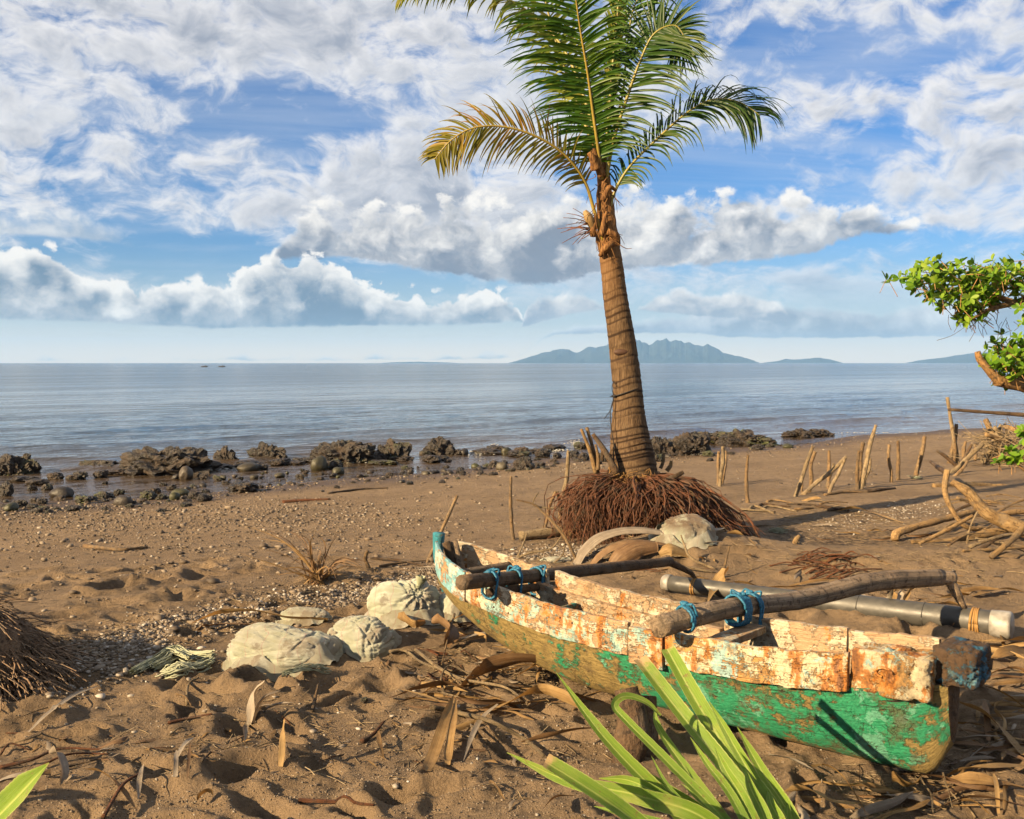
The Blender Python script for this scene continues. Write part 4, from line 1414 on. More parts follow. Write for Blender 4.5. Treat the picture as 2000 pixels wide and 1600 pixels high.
    bp = spline([na, nb * 0.5 + np.array(at(1420, 1196, na[1] + 0.32)) * 0.5, mid, mid2, el], 200)

    def on_boom(px_):
        sx = 1000 + FPX * bp[:, 0] / (bp[:, 1] * CP - (bp[:, 2] - CAM_H) * SP)
        i = int(np.argmin(np.abs(sx - px_)))
        return bp[i], unit(bp[min(i + 4, 199)] - bp[max(i - 4, 0)])
    for px_, turns, span, sd, drop in ((1338, 2.4, 0.024, 1, 0.0), (1442, 6.0, 0.085, 2, 0.03), (1466, 3.0, 0.05, 6, 0.10)):
        c_, t_ = on_boom(px_)
        lashing(c_, t_, 0.060, turns, span, sd, drop)
    t2 = unit(bm_ - ba)
    lashing(ba + t2 * 0.30, t2, 0.045, 2.0, 0.02, 3, 0.06)
    lashing(ba + t2 * 0.58, t2, 0.045, 2.0, 0.02, 4, 0.07)
    lashing(ba + t2 * 0.86, t2, 0.045, 4.0, 0.05, 5, 0.07)
    return pt, width, rail, keel


boat_pt, boat_w, boat_rail, boat_keel = build_boat()


# ---------------------------------------------------------------- coconut palm
PY = 11.6
PALM_BASE = gp(1236, 1040)
PY = PALM_BASE.y


def build_palm():
    root = empty('coconut_palm', PALM_BASE, 'young coconut palm with brown ringed trunk and exposed roots', 'palm tree')
    rs = np.random.RandomState(4)
    loc0 = np.array(PALM_BASE)

    # trunk: flared base, ring scars
    px = [(1236, 1000, 104), (1236, 925, 94), (1233, 880, 82), (1230, 850, 74), (1228, 800, 62), (1226, 760, 57), (1219, 700, 53), (1211, 640, 50), (1203, 590, 47), (1197, 540, 44), (1192, 500, 42), (1188, 470, 40)]
    P = np.array([np.array(at(a, b, PY)) for a, b, w in px])
    R = np.array([w * 0.5 / FPX * PY for a, b, w in px])
    n, k = 260, 40
    path = spline(P, n)
    rad = np.interp(np.linspace(0, 1, n), np.linspace(0, 1, len(R)), R)
    zz = path[:, 2]
    # ring scars: uneven spacing, closer at the bole
    rings, z = [], zz[0] + 0.1
    while z < zz[-1]:
        rings.append(z)
        z += (0.055 if z < 1.15 else 0.095) * rs.uniform(0.6, 1.5)
    groove = np.zeros(n)
    dark = np.zeros(n)
    for r in rings:
        d = zz - r
        dark += rs.uniform(.4, 1.0) * np.exp(-((d + 0.004) / 0.014) ** 2)
        groove += np.where(d > 0, 0.030 * np.exp(-d / 0.03), -0.045 * np.exp(-(d / 0.008) ** 2))
    T = unit(np.gradient(path, axis=0))
    th = np.linspace(0, 2 * np.pi, k, endpoint=False)
    A = unit(np.cross(T, np.array([0, 1.0, 0])))
    B = np.cross(T, A)
    V = np.zeros((n, k, 3))
    RG = np.zeros((n, k))
    for j in range(k):
        c, s = math.cos(th[j]), math.sin(th[j])
        wv = vnoise(np.stack([np.full(n, c * 1.2), np.full(n, s * 1.2), zz * 2.0], -1), 7)
        gr = np.interp(zz + 0.018 * math.sin(th[j] * 2 + 0.6) + 0.012 * wv, zz, groove)
        rr = rad * (1 + gr + 0.03 * wv)
        RG[:, j] = np.interp(zz + 0.018 * math.sin(th[j] * 2 + 0.6) + 0.012 * wv, zz, dark)
        V[:, j] = path + rr[:, None] * (c * A + s * B)
    fine = fbm(V.reshape(-1, 3) * 18, 3, 0.6, 8).reshape(n, k) * 0.005
    V += fine[..., None] * (V - path[:, None]) / np.maximum(rad[:, None, None], 1e-3)
    mb = MB()
    mb.add(V.reshape(-1, 3) - loc0 * 0, [(i * k + j, i * k + (j + 1) % k, (i + 1) * k + (j + 1) % k, (i + 1) * k + j) for i in range(n - 1) for j in range(k)])
    tr = mb.build('trunk', M['trunk'], root)
    a_ = tr.data.attributes.new('ring', 'FLOAT', 'POINT')
    a_.data.foreach_set('value', np.clip(RG, 0, 1).ravel().astype(np.float32))

    def part(name, pts, rad, mat, k=8, n=24, rough=0.1, seed=1, parent=root, squash=1.0, label=None):
        p = spline(pts, n)
        mb = MB()
        r = rad if np.ndim(rad) == 0 else np.interp(np.linspace(0, 1, n), np.linspace(0, 1, len(rad)), rad)
        mb.tube(p, r, k, True, rough, seed, squash)
        o = mb.build(name, mat, parent)
        strip_attrs(o, np.repeat(np.linspace(0, 1, n), k), np.tile(np.linspace(0, 1, k), n))
        if label:
            o['label'] = label
        return o
    q = PY / FPX
    # notch: a near-black lump embedded in the trunk, no hollow is cut
    nc = np.array(at(1213, 688, PY - 0.13))
    V_, F_ = ico(3)
    mb = MB()
    mb.add(V_ * np.array([0.080, 0.030, 0.036]) * np.array([1, 1, 1]) + nc, [tuple(f) for f in F_])
    mb.build('notch', M['nail'], tr)
    # crown shaft with torn fibre sheath
    part('crown_shaft', [at(1188, 490, PY), at(1186, 450, PY), at(1182, 400, PY), at(1179, 350, PY), at(1176, 310, PY)], [21 * q, 22 * q, 17 * q, 15 * q, 12 * q, 6 * q], M['fibre'], 24, 50, 0.16, 3)
    for (pts, r) in (([at(1164, 330, PY - .15), at(1158, 310, PY - .2), at(1150, 298, PY - .22)], [11 * q, 8 * q, 4 * q]),
                     ([at(1178, 392, PY - .12), at(1190, 366, PY - .16), at(1203, 372, PY - .10)], [6 * q, 5 * q, 3 * q]),
                     ([at(1176, 460, PY - .13), at(1180, 430, PY - .16), at(1186, 412, PY - .18)], [7 * q, 4 * q, 2 * q]),
                     ([at(1186, 452, PY - .15), at(1204, 462, PY - .12), at(1209, 478, PY - .08)], [7 * q, 6 * q, 3 * q]),
                     ([at(1172, 500, PY - .10), at(1185, 482, PY - .17), at(1205, 470, PY - .10)], [5 * q, 9 * q, 4 * q]),
                     ([at(1158, 462, PY - .10), at(1160, 440, PY - .14), at(1164, 420, PY - .12)], [6 * q, 7 * q, 3 * q])):
        part('sheath', pts, r, M['fibre'], 10, 12, 0.35, 5)
    # dry spathe and old flower stalk on the left
    part('spathe', [at(1163, 455, PY - .1), at(1152, 430, PY - .15), at(1142, 412, PY - .15)], [3 * q, 8 * q, 9 * q, 4 * q], M['dry_leaf'], 10, 14, 0.1, 6)
    mb = MB()
    b0 = np.array(at(1163, 458, PY - .1))
    for k_ in range(15):
        a = math.radians(rs.uniform(120, 245))
        ln = rs.uniform(0.20, 0.40)
        s0 = b0 + np.array([-0.03 * k_ / 15, -0.02, 0.10 - 0.09 * k_ / 15.0])
        e = s0 + np.array([math.cos(a) * ln, rs.uniform(-.2, .1), math.sin(a) * ln * 0.8])
        mb.tube(spline([s0, (s0 + e) / 2 + np.array([0, 0, 0.03]), e], 6), np.linspace(0.007, 0.0025, 6), 5)
    o = mb.build('flower_stalk', M['root_wood'], root)
    nv = len(o.data.vertices); strip_attrs(o, np.linspace(0, 1, nv), np.zeros(nv))

    # ---- fronds
    def frond(pts, lmax, mat, rmat, up, nleaf=64, start=0.16, droop=0.9, fwd=0.55, seed=0, rb=0.032, lift=0.15, left=1.0, right=1.0, wid=0.030, thin=1.0, label=None, lp=0.42):
        rs = np.random.RandomState(seed)
        n = 60
        path = spline(pts, n)
        mb = MB()
        mb.tube(path, np.linspace(rb, 0.006, n), 8, True, 0.03, seed, 0.7)
        holder = mb.build('frond', rmat, root)
        T = unit(np.gradient(path, axis=0))
        up = np.asarray(up, float)
        mb = MB()
        for side, amount in ((-1, left), (1, right)):
            if amount <= 0:
                continue
            for i in range(nleaf):
                t = start + (0.995 - start) * (i + 0.6 * rs.rand()) / nleaf
                if rs.rand() > thin:
                    continue
                f = t * (n - 1)
                a = int(min(f, n - 2)); fr = f - a
                p = path[a] * (1 - fr) + path[a + 1] * fr
                tg = unit(T[a] * (1 - fr) + T[a + 1] * fr)
                nn = unit(up - tg * np.dot(up, tg))
                sd = np.cross(tg, nn) * side
                u = (t - start) / (1 - start)
                prof = (0.45 + 0.55 * min(1, u / lp)) if u < lp else (1 - 0.62 * ((u - lp) / (1 - lp)) ** 1.6)
                ln = lmax * prof * rs.uniform(0.86, 1.08) * amount
                fw = fwd + 0.55 * u ** 2
                d = unit(sd + tg * (fw + 0.10 * rs.randn()) + nn * (lift + 0.14 * rs.randn()) + 0.07 * rs.randn(3))
                if rs.rand() < 0.07:
                    ln *= rs.uniform(0.3, 0.7)
                m_ = 8
                pp = [p]
                dr = droop * rs.uniform(0.75, 1.3)
                for s in range(m_ - 1):
                    x = (s + 0.5) / (m_ - 1)
                    d = unit(d + np.array([0, 0, -1.0]) * dr * 0.30 * x ** 1.3)
                    pp.append(pp[-1] + d * ln / (m_ - 1))
                pp = np.array(pp)
                w = wid * np.array([0.5, 0.95, 1.0, 0.95, 0.82, 0.6, 0.35, 0.06]) * rs.uniform(0.85, 1.15)
                wd = unit(np.cross(np.gradient(pp, axis=0), nn + 0.35 * sd + 0.2 * rs.randn(3)))
                mb.ribbon(pp, w, wd, cup=0.22, across=2)
        o = mb.build('leaflets', mat, holder)
        o['kind'] = 'stuff'
        if label:
            holder['label'] = label
        return holder

    def c(pxl):
        return [at(a, b, PY + dy) for a, b, dy in pxl]
    # fronds far back first
    frond(c([(1172, 330, .05), (1150, 220, .20), (1100, 95, .45), (1020, 15, .55), (930, -22, .5), (850, -28, .45), (782, -4, .4)]), 0.62, M['frond_lime'], M['rachis'], (-0.3, -0.25, 0.9), 74, 0.20, 1.4, 0.35, 3, lift=-0.05, label='long lime frond arching out of the frame', right=0.9, wid=0.032)
    frond(c([(1172, 320, .1), (1132, 210, .35), (1092, 100, .55), (1058, -40, .6), (1050, -200, .5)]), 0.72, M['frond_lime'], M['rachis'], (0.3, -0.85, 0.2), 60, 0.2, 1.1, 0.5, 4, wid=0.030)
    frond(c([(1182, 320, .1), (1190, 210, .25), (1200, 90, .30), (1212, -40, .3), (1225, -190, .3)]), 0.34, M['frond_lime'], M['rachis'], (0.2, -0.9, 0.1), 60, 0.22, 0.3, 1.9, 5, rb=0.038, label='upright pale newest frond')
    frond(c([(1184, 350, -.05), (1198, 275, -.15), (1225, 190, -.28), (1252, 115, -.38), (1278, 66, -.45), (1318, 50, -.5), (1342, 80, -.55)]), 0.86, M['frond_dark'], M['rachis'], (-0.45, -0.85, 0.25), 80, 0.14, 0.75, 0.30, 6, lift=0.05, left=0.62, wid=0.028, label='dark green frond leaning to the upper right')
    frond(c([(1190, 440, -.05), (1197, 385, -.05), (1228, 328, -.1), (1285, 270, -.15), (1345, 218, -.2), (1395, 194, -.2), (1445, 200, -.25), (1485, 226, -.3)]), 0.66, M['frond_dark'], M['rachis'], (-0.3, -0.75, 0.6), 80, 0.20, 1.8, 0.70, 7, rb=0.026, lift=0.05, wid=0.025, label='thin drooping frond reaching right', thin=0.93, lp=0.72)
    frond(c([(1178, 470, -.08), (1160, 410, -.12), (1142, 355, -.18), (1105, 305, -.28), (1050, 268, -.38), (985, 248, -.45), (925, 250, -.5), (880, 275, -.5), (848, 312, -.48)]), 0.58, M['frond_gold'], M['rachis_gold'], (0.15, -0.80, 0.35), 78, 0.24, 0.85, 0.50, 8, rb=0.030, lift=0.0, wid=0.023, label='golden frond arching to the left', right=0.85)
    frond(c([(1176, 350, -.08), (1168, 290, -.16), (1158, 220, -.25), (1147, 140, -.36), (1132, 50, -.50), (1118, -50, -.62), (1095, -190, -.75)]), 0.90, M['frond_green'], M['rachis_gold'], (-0.1, -0.92, 0.25), 116, 0.10, 0.85, 0.30, 9, rb=0.030, lift=0.08, wid=0.029, right=0.62, label='tall central green frond facing the camera', lp=0.5)
    frond(c([(1180, 345, -.02), (1188, 280, .0), (1215, 190, -.05), (1225, 90, -.1), (1240, 10, -.15), (1275, -20, -.2), (1310, 60, -.25)]), 0.45, M['frond_green'], M['rachis'], (-0.2, -0.6, 0.7), 40, 0.45, 1.2, 0.5, 10, rb=0.022, lift=0.0, wid=0.028, thin=0.8)
    frond(c([(1172, 340, .05), (1160, 300, .25), (1148, 240, .5), (1150, 190, .8), (1140, 250, 1.2)]), 0.40, M['frond_green'], M['rachis'], (0, 0.3, 0.9), 34, 0.4, 1.6, 0.4, 12, rb=0.022, lift=0.0, wid=0.026)
    # dead strands of fibre hanging below the crown
    mb = MB()
    for k_ in range(46):
        a0 = np.array(at(rs.uniform(1160, 1206), rs.uniform(330, 470), PY - rs.uniform(.02, .2)))
        e0 = a0 + np.array([rs.randn() * .10, rs.randn() * .05, -rs.uniform(.05, .32)])
        mb.tube(spline([a0, (a0 + e0) / 2 + rs.randn(3) * .03, e0], 6), np.linspace(.006, .002, 6), 4, False)
    o = mb.build('dead_fibre', M['fibre'], root)
    o['kind'] = 'stuff'
    # bare torn petiole
    part('petiole_stub', [at(1176, 345, PY - .1), at(1160, 300, PY - .14), at(1155, 272, PY - .15)], [9 * q, 7 * q, 4 * q], M['fibre'], 8, 14, 0.12, 8)

    # ---- skirt of bare roots above the washed-out sand
    cz = float(at(1236, 930, PY).z)
    cx, cy = PALM_BASE.x, PALM_BASE.y
    core = MB()
    V_, F_ = ico(4)
    Vc = V_ * np.array([0.46, 0.42, 0.48]); Vc[:, 2] = np.where(Vc[:, 2] < -0.1, -0.1, Vc[:, 2])
    Vc = Vc * (1 + 0.10 * fbm(V_ * 3, 3, 0.5, 5))[:, None] + np.array([cx + 0.02, cy, 0.02])
    core.add(Vc, [tuple(f) for f in F_])
    o = core.build('root_core', M['root_wood'], root)
    nv = len(o.data.vertices); strip_attrs(o, V_[:, 2], V_[:, 0])

    def rootpath(rs, thin=False):
        a = rs.uniform(-math.pi, math.pi) if rs.rand() < 0.35 else rs.uniform(-math.pi * 0.98, 0.10)      # mostly the camera side
        dx, dy = math.cos(a), math.sin(a)
        right = max(0.0, dx)
        r0 = rs.uniform(0.16, 0.30)
        z0 = cz + rs.uniform(-0.10, 0.03) - 0.05 * (r0 > 0.25)
        long_ = rs.rand() < (0.60 * right ** 1.2 + 0.05)
        reach = rs.uniform(0.42, 0.90) if not long_ else rs.uniform(0.85, 1.35) * (0.55 + 0.50 * right)
        p0 = np.array([cx + dx * r0, cy + dy * r0, z0])
        jit = 0.11
        sw = rs.randn() * 0.30

        def q(r, z):
            an = a + sw * (r - r0)
            return np.array([cx + math.cos(an) * r + rs.uniform(-jit, jit), cy + math.sin(an) * r + rs.uniform(-jit, jit), z + rs.uniform(-.03, .03)])
        if long_:
            m1, m2 = q(r0 + (reach - r0) * 0.40, z0 - rs.uniform(.02, .10)), q(r0 + (reach - r0) * 0.78, z0 * rs.uniform(.35, .5))
            e = q(reach, 0)
        else:
            top = z0 - rs.uniform(0.02, 0.15) - 0.10 * (reach - 0.5)
            m1, m2 = q(r0 + (reach - r0) * 0.55, (z0 + top) / 2 + 0.02), q(reach * 0.97, top - rs.uniform(.06, .16))
            e = q(reach * rs.uniform(0.86, 1.06), 0)
        e[2] = hz(e[0], e[1]) - 0.02 if rs.rand() < 0.75 else rs.uniform(0.05, 0.30)
        return spline([p0, m1, m2, (m2 + e) / 2 + rs.randn(3) * 0.025, e], 9)
    rr = np.random.RandomState(21)
    for k_ in range(280):
        p = rootpath(rr)
        if rr.rand() < 0.28:                       # snapped off short
            p = spline(p[:rr.randint(5, 8)], 9)
        mb = MB()
        r = math.exp(rr.normal(-4.75, 0.38))
        mb.tube(p + 0.018 * rr.randn(9, 3) * np.linspace(0, 1, 9)[:, None], np.linspace(r, r * 0.55, 9), 5, False)
        o = mb.build('root', M[('root_wood', 'root_wood', 'root_wood', 'dark_wood')[k_ % 4]], root)
        strip_attrs(o, np.repeat(np.linspace(0, 1, 9), 5), np.tile(np.linspace(0, 1, 5), 9))
    mb = MB()
    al, ac = [], []
    for k_ in range(650):
        p = rootpath(rr)
        r = rr.uniform(0.003, 0.008)
        mb.tube(p + 0.026 * rr.randn(9, 3) * np.linspace(0, 1, 9)[:, None], np.linspace(r, r * 0.5, 9), 4, False)
        al.append(np.repeat(np.linspace(0, 1, 9), 4)); ac.append(np.tile(np.linspace(0, 1, 4), 9) + rr.rand() * 9)
    o = mb.build('fine_roots', M['root_wood'], root)
    o['kind'] = 'stuff'
    strip_attrs(o, np.concatenate(al), np.concatenate(ac))
    # coir fluff at the foot of the trunk
    mb = MB()
    for k_ in range(160):
        a = rr.uniform(-2.6, -0.9); r0 = rr.uniform(0.22, 0.30)
        p0 = np.array([cx + math.cos(a) * r0 - 0.02, cy + math.sin(a) * r0, cz + rr.uniform(-.06, .05)])
        mb.tube(spline([p0, p0 + rr.randn(3) * 0.03, p0 + rr.randn(3) * 0.05 + np.array([0, -0.02, -0.02])], 5), 0.003, 3, False)
    o = mb.build('coir_fluff', M['strap'], root)
    o['kind'] = 'stuff'

    # thin black cord round the trunk, a thing of its own
    c0 = np.array(at(1223, 765, PY))
    r0 = 0.165
    ring = [c0 + np.array([math.cos(a) * r0, math.sin(a) * r0, 0.055 * math.cos(a)]) for a in np.linspace(0, 2 * np.pi, 40)]
    mb = MB(); mb.tube(np.array(ring), 0.006, 6)
    kn = c0 + np.array([-0.135, -0.095, -0.045])
    V_, F_ = ico(2); mb.add(V_ * 0.018 + kn, [tuple(f) for f in F_])
    mb.tube(spline([kn, kn + np.array([-.045, -.03, -.17]), kn + np.array([-.03, -.07, -.40]), kn + np.array([.03, -.10, -.70]), kn + np.array([.12, -.14, -.98])], 24), 0.005, 5)
    mb.tube(spline([kn, kn + np.array([-.04, -.02, -.14]), kn + np.array([-.11, -.03, -.24])], 10), 0.004, 5)
    mb.tube(spline([kn, kn + np.array([-.03, -.02, .08]), kn + np.array([-.01, -.02, .16]), kn + np.array([.02, -.02, .10])], 10), 0.004, 5)
    tag(mb.build('cord', M['cord']), 'thin black cord knotted round the palm trunk with ends hanging', 'cord')


build_palm()


# ---------------------------------------------------------------- rocks and stones of the shore
_ICO = {k: ico(k) for k in (1, 2, 3, 4, 5)}


def crag(seed, sub=5, ridge=0.35, squash=0.7, lumps=0.45, freq=1.7):
    """craggy rock body: unit size, flat-ish base"""
    V, F = _ICO[sub]
    base = 1 + lumps * fbm(V * freq + seed * 3.7, 3, 0.5, seed)
    cell = 1 - np.abs(fbm(V * 3.4 + seed, 4, 0.55, seed + 50))
    r = base + ridge * (cell - 0.75)
    # broken facets
    q = vnoise(V * 2.6 + seed * 1.3, seed + 9)
    r = r + 0.10 * np.round(q * 3) / 3.0
    P = V * r[:, None]
    P[:, 2] *= squash
    return P, F


def rock_obj(name, P, F, loc, rot, mat, smooth=True):
    me = fast_mesh(name, P, F, mat, smooth)
    o = link(name, me)
    o.location = loc
    o.rotation_euler = (0, 0, rot)
    return o


def water_pt(px, py):
    """a shore spot: on the water surface or on the sand, whichever the sight line meets first"""
    g = gp(px, py)
    w = atz(px, py, WATER_Z)
    return g if g.z > WATER_Z and g.y < w.y + 0.01 else w


def build_rocks():
    rs = np.random.RandomState(77)
    big = [  # px centre, py base, width px, height px, label
        (22, 928, 84, 46, 'dark boulder half cut off by the left edge of the picture'),
        (190, 918, 92, 20, 'long low dark reef rock at left, in the shallow water'),
        (320, 925, 180, 58, 'largest dark craggy reef rock, brown and pitted'),
        (436, 906, 44, 36, 'pointed dark rock just right of the largest reef rock'),
        (520, 900, 70, 34, 'dark craggy rock left of centre with a flat low tail'),
        (672, 905, 120, 50, 'wide dark reef rock with jagged ridge, left of the palm'),
        (768, 900, 66, 42, 'dark jagged rock beside the wide ridged reef rock'),
        (862, 890, 56, 34, 'small dark crag alone in the shallows left of the palm'),
        (1345, 890, 96, 46, 'big mossy brown boulder directly right of the palm trunk'),
        (1395, 866, 80, 24, 'low dark rock behind the mossy boulder by the palm'),
        (1462, 870, 96, 30, 'brown craggy rock at the waterline right of the palm'),
        (1565, 855, 60, 18, 'flat brown rock farthest right along the waterline'),
        (1290, 884, 46, 40, 'dark green weedy rock against the palm trunk'),
        (1600, 852, 56, 16, 'thin low brown rock ledge at the right end of the reef'),
    ]
    for k, (px, py, w, h, lab) in enumerate(big):
        p = water_pt(px, py)
        sc = p.y / FPX
        hw, hh = w * 0.5 * sc, h * sc
        P, F = crag(100 + k * 7, 5, 0.75, 1.0, 0.50, 2.2)
        P = P * np.array([hw, hw * 0.62, 1])
        P[:, 2] = P[:, 2] * hh * 0.74
        P[:, 2] += 0.12 * hh * fbm(P * (5.0 / max(hw, 0.2)), 3, 0.6, 3 + k)
        P[:, 2] = np.where(P[:, 2] < -0.25, -0.25 + 0.1 * P[:, 2], P[:, 2])
        tag(rock_obj('shore_rock', P, F, (p.x, p.y + hw * 0.3, p.z + hh * 0.02), rs.uniform(-0.25, 0.25), M['rock'], False), lab, 'rock', 'reef rocks along the waterline')
    # rounded stones that can be told apart
    mid = [(470, 880 + 60, 60, 26), (155, 935, 28, 16), (236, 944, 36, 24, 1), (362, 935, 32, 28, 1), (397, 932, 30, 18, 2), (340, 962, 22, 18, 1), (378, 940, 24, 18), (288, 976, 34, 20, 2), (118, 972, 46, 24, 1),
           (160, 984, 30, 18), (350, 962, 34, 16, 1), (200, 974, 22, 16), (80, 985, 24, 14), (36, 990, 26, 16), (20, 998, 30, 18, 1), (140, 952, 30, 12), (65, 962, 20, 12), (10, 968, 26, 30),
           (485, 920, 50, 18, 1), (505, 918, 32, 14), (560, 910, 26, 14), (585, 905, 30, 12), (622, 918, 36, 30, 1), (655, 915, 30, 20), (660, 926, 26, 16, 1), (700, 900, 30, 14), (725, 899, 26, 12),
           (585, 934, 18, 10), (545, 932, 24, 10, 1), (830, 892, 22, 14), (906, 890, 22, 16, 1), (965, 890, 24, 14), (945, 886, 22, 12), (990, 888, 24, 16, 1), (1018, 890, 26, 20, 2), (1060, 892, 30, 18),
           (1024, 918, 36, 32, 2), (1088, 882, 20, 14, 2), (980, 918, 22, 18, 1), (1055, 912, 20, 12), (1120, 890, 26, 18, 2), (1140, 900, 24, 18), (1180, 902, 26, 22, 2), (1285, 902, 22, 16),
           (1310, 888, 24, 18, 2), (1430, 868, 22, 12, 2), (1480, 866, 24, 14, 2), (1505, 862, 20, 10), (1540, 862, 26, 10, 1), (1385, 892, 26, 12), (900, 925, 18, 10), (850, 925, 18, 8), (800, 920, 16, 8), (760, 930, 14, 8, 2)]
    for k in range(30):                                  # low dark rocks linking the reef into one broken line
        px = 30 + 1120 * (k + rs.rand() * 0.8) / 30.0
        mid.append((px, float(np.interp(px, [0, 300, 600, 900, 1150], [945, 925, 908, 892, 880])) + rs.uniform(-6, 9), rs.uniform(26, 58), rs.uniform(9, 17)))
    protos = []
    for k in range(8):
        V, F = _ICO[3]
        P = V * (1 + 0.28 * fbm(V * 1.3 + k * 5.1, 3, 0.5, k) + 0.05 * fbm(V * 5 + k, 2, 0.5, k + 30))[:, None]
        protos.append(fast_mesh('shore_stone', P, F, M['stone']))
    protos_r = []
    for k in range(5):
        P, F = crag(300 + k * 3, 4, 0.55, 0.9, 0.42)
        protos_r.append(fast_mesh('shore_stone', P, F, M['rock'], False))
    stones = []
    SHORT = ['the boulder at the left edge', 'the long low reef rock', 'the largest craggy reef rock', 'the pointed dark rock', 'the rock with the low tail', 'the wide ridged reef rock', 'the jagged rock beside the ridged one',
             'the lone small crag', 'the big mossy boulder by the palm', 'the low rock behind the mossy boulder', 'the craggy rock right of the palm', 'the flat brown rock', 'the weedy rock at the trunk', 'the thin rock ledge']
    for ent in mid:
        px, py, w, h = ent[:4]
        kind = ent[4] if len(ent) > 4 else 0
        p = water_pt(px, py)
        sc = p.y / FPX
        me = protos[rs.randint(8)] if kind == 1 else protos_r[rs.randint(5)]
        o = link('shore_stone', me)
        o.location = (p.x, p.y + w * 0.2 * sc, p.z + h * 0.30 * sc)
        o.scale = (w * 0.5 * sc, w * 0.40 * sc, h * 0.58 * sc)
        o.rotation_euler = (0, 0, rs.uniform(0, 6.28))
        near = min(big, key=lambda e: abs(e[0] - px) + 2.0 * abs(e[1] - py))
        desc = ('large ' if w >= 30 else 'small ') + ('dark craggy', 'rounded brown', 'mossy green')[kind] + ' stone'
        where = SHORT[big.index(near)]
        stones.append((o, desc, where, px))
    ORD = ('first', 'second', 'third', 'fourth', 'fifth', 'sixth', 'seventh', 'eighth', 'ninth', 'tenth', 'eleventh', 'twelfth')
    for o, desc, where, px in stones:
        same = sorted(e[3] for e in stones if e[1:3] == (desc, where))
        lab = desc + ((' ' + ORD[same.index(px)] + ' from left') if len(same) > 1 else '') + ' near ' + where
        tag(o, lab, 'stone', 'middling stones among the reef rocks')
    # small stones heaped along the edge of the sand
    edge = [(-20, 990), (60, 992), (150, 985), (250, 978), (340, 968), (420, 960), (480, 950), (540, 940), (620, 936), (700, 932), (780, 928), (860, 922), (940, 920), (1010, 916), (1080, 912), (1150, 908), (1300, 896), (1420, 880), (1520, 868), (1620, 855)]
    ex, ey = np.array([e[0] for e in edge], float), np.array([e[1] for e in edge], float)
    n = 0
    while n < 205:
        px = rs.uniform(-10, 1180) if rs.rand() < 0.93 else rs.uniform(1290, 1620)
        spread = 17 if px < 420 else (11 if px < 760 else 8)
        py = np.interp(px, ex, ey) + rs.randn() * spread - 4
        p = water_pt(px, py)
        sc = p.y / FPX
        w = rs.uniform(6, 17) * (1.25 if px < 420 else 0.9)
        o = link('edge_stone', protos[rs.randint(8)] if rs.rand() < 0.3 else protos_r[rs.randint(5)])
        o.location = (p.x, p.y, p.z + w * 0.12 * sc)
        o.scale = (w * 0.55 * sc, w * 0.45 * sc, w * 0.36 * sc)
        o.rotation_euler = (rs.uniform(-.3, .3), rs.uniform(-.3, .3), rs.uniform(0, 6.28))
        tag(o, 'fist-sized wet stone in the band along the edge of the sand', 'stone', 'small stones along the edge of the sand')
        n += 1


def scatter(name, spots, size, mat, label, seed, sub=1, flat=0.6):
    """many tiny stones in one mesh; spots (n,2) ground positions, size (n,) radii"""
    rs = np.random.RandomState(seed)
    V, F = _ICO[sub]
    n = len(spots)
    nv = len(V)
    zs = H(spots[:, 0], spots[:, 1])
    jit = 1 + 0.22 * rs.randn(n, nv)
    a = rs.uniform(0, 6.28, n)
    sx, sy, sz = size * rs.uniform(.8, 1.35, n), size * rs.uniform(.7, 1.1, n), size * flat * rs.uniform(.7, 1.2, n)
    X = V[None, :, 0] * jit * sx[:, None]
    Y = V[None, :, 1] * jit * sy[:, None]
    Z = V[None, :, 2] * jit * sz[:, None]
    c, s = np.cos(a)[:, None], np.sin(a)[:, None]
    P = np.stack([X * c - Y * s + spots[:, :1], X * s + Y * c + spots[:, 1:2], Z + zs[:, None] + (sz * 0.35)[:, None]], -1).reshape(-1, 3)
    Fa = (F[None] + (np.arange(n) * nv)[:, None, None]).reshape(-1, 3)
    tag(link(name, fast_mesh(name, P, Fa, mat, True)), label, None, None, 'stuff')


def px_spots(rs, poly, n, sx, sy):
    """n ground spots around a polyline of pixels"""
    pts = np.array(poly, float)
    t = rs.uniform(0, len(pts) - 1, n)
    i = np.minimum(t.astype(int), len(pts) - 2)
    f = (t - i)[:, None]
    p = pts[i] * (1 - f) + pts[i + 1] * f + np.stack([rs.randn(n) * sx, rs.randn(n) * sy], -1)
    u, v = (p[:, 0] - 1000) / FPX, (800 - p[:, 1]) / FPX
    dy, dz = CP + v * SP, -SP + v * CP
    dz = np.minimum(dz, -0.03)
    z = np.full(n, -0.05)
    for _ in range(6):
        t = (z - CAM_H) / dz
        z = H(u * t, dy * t)
    t = (z - CAM_H) / dz
    return np.stack([u * t, dy * t], -1)


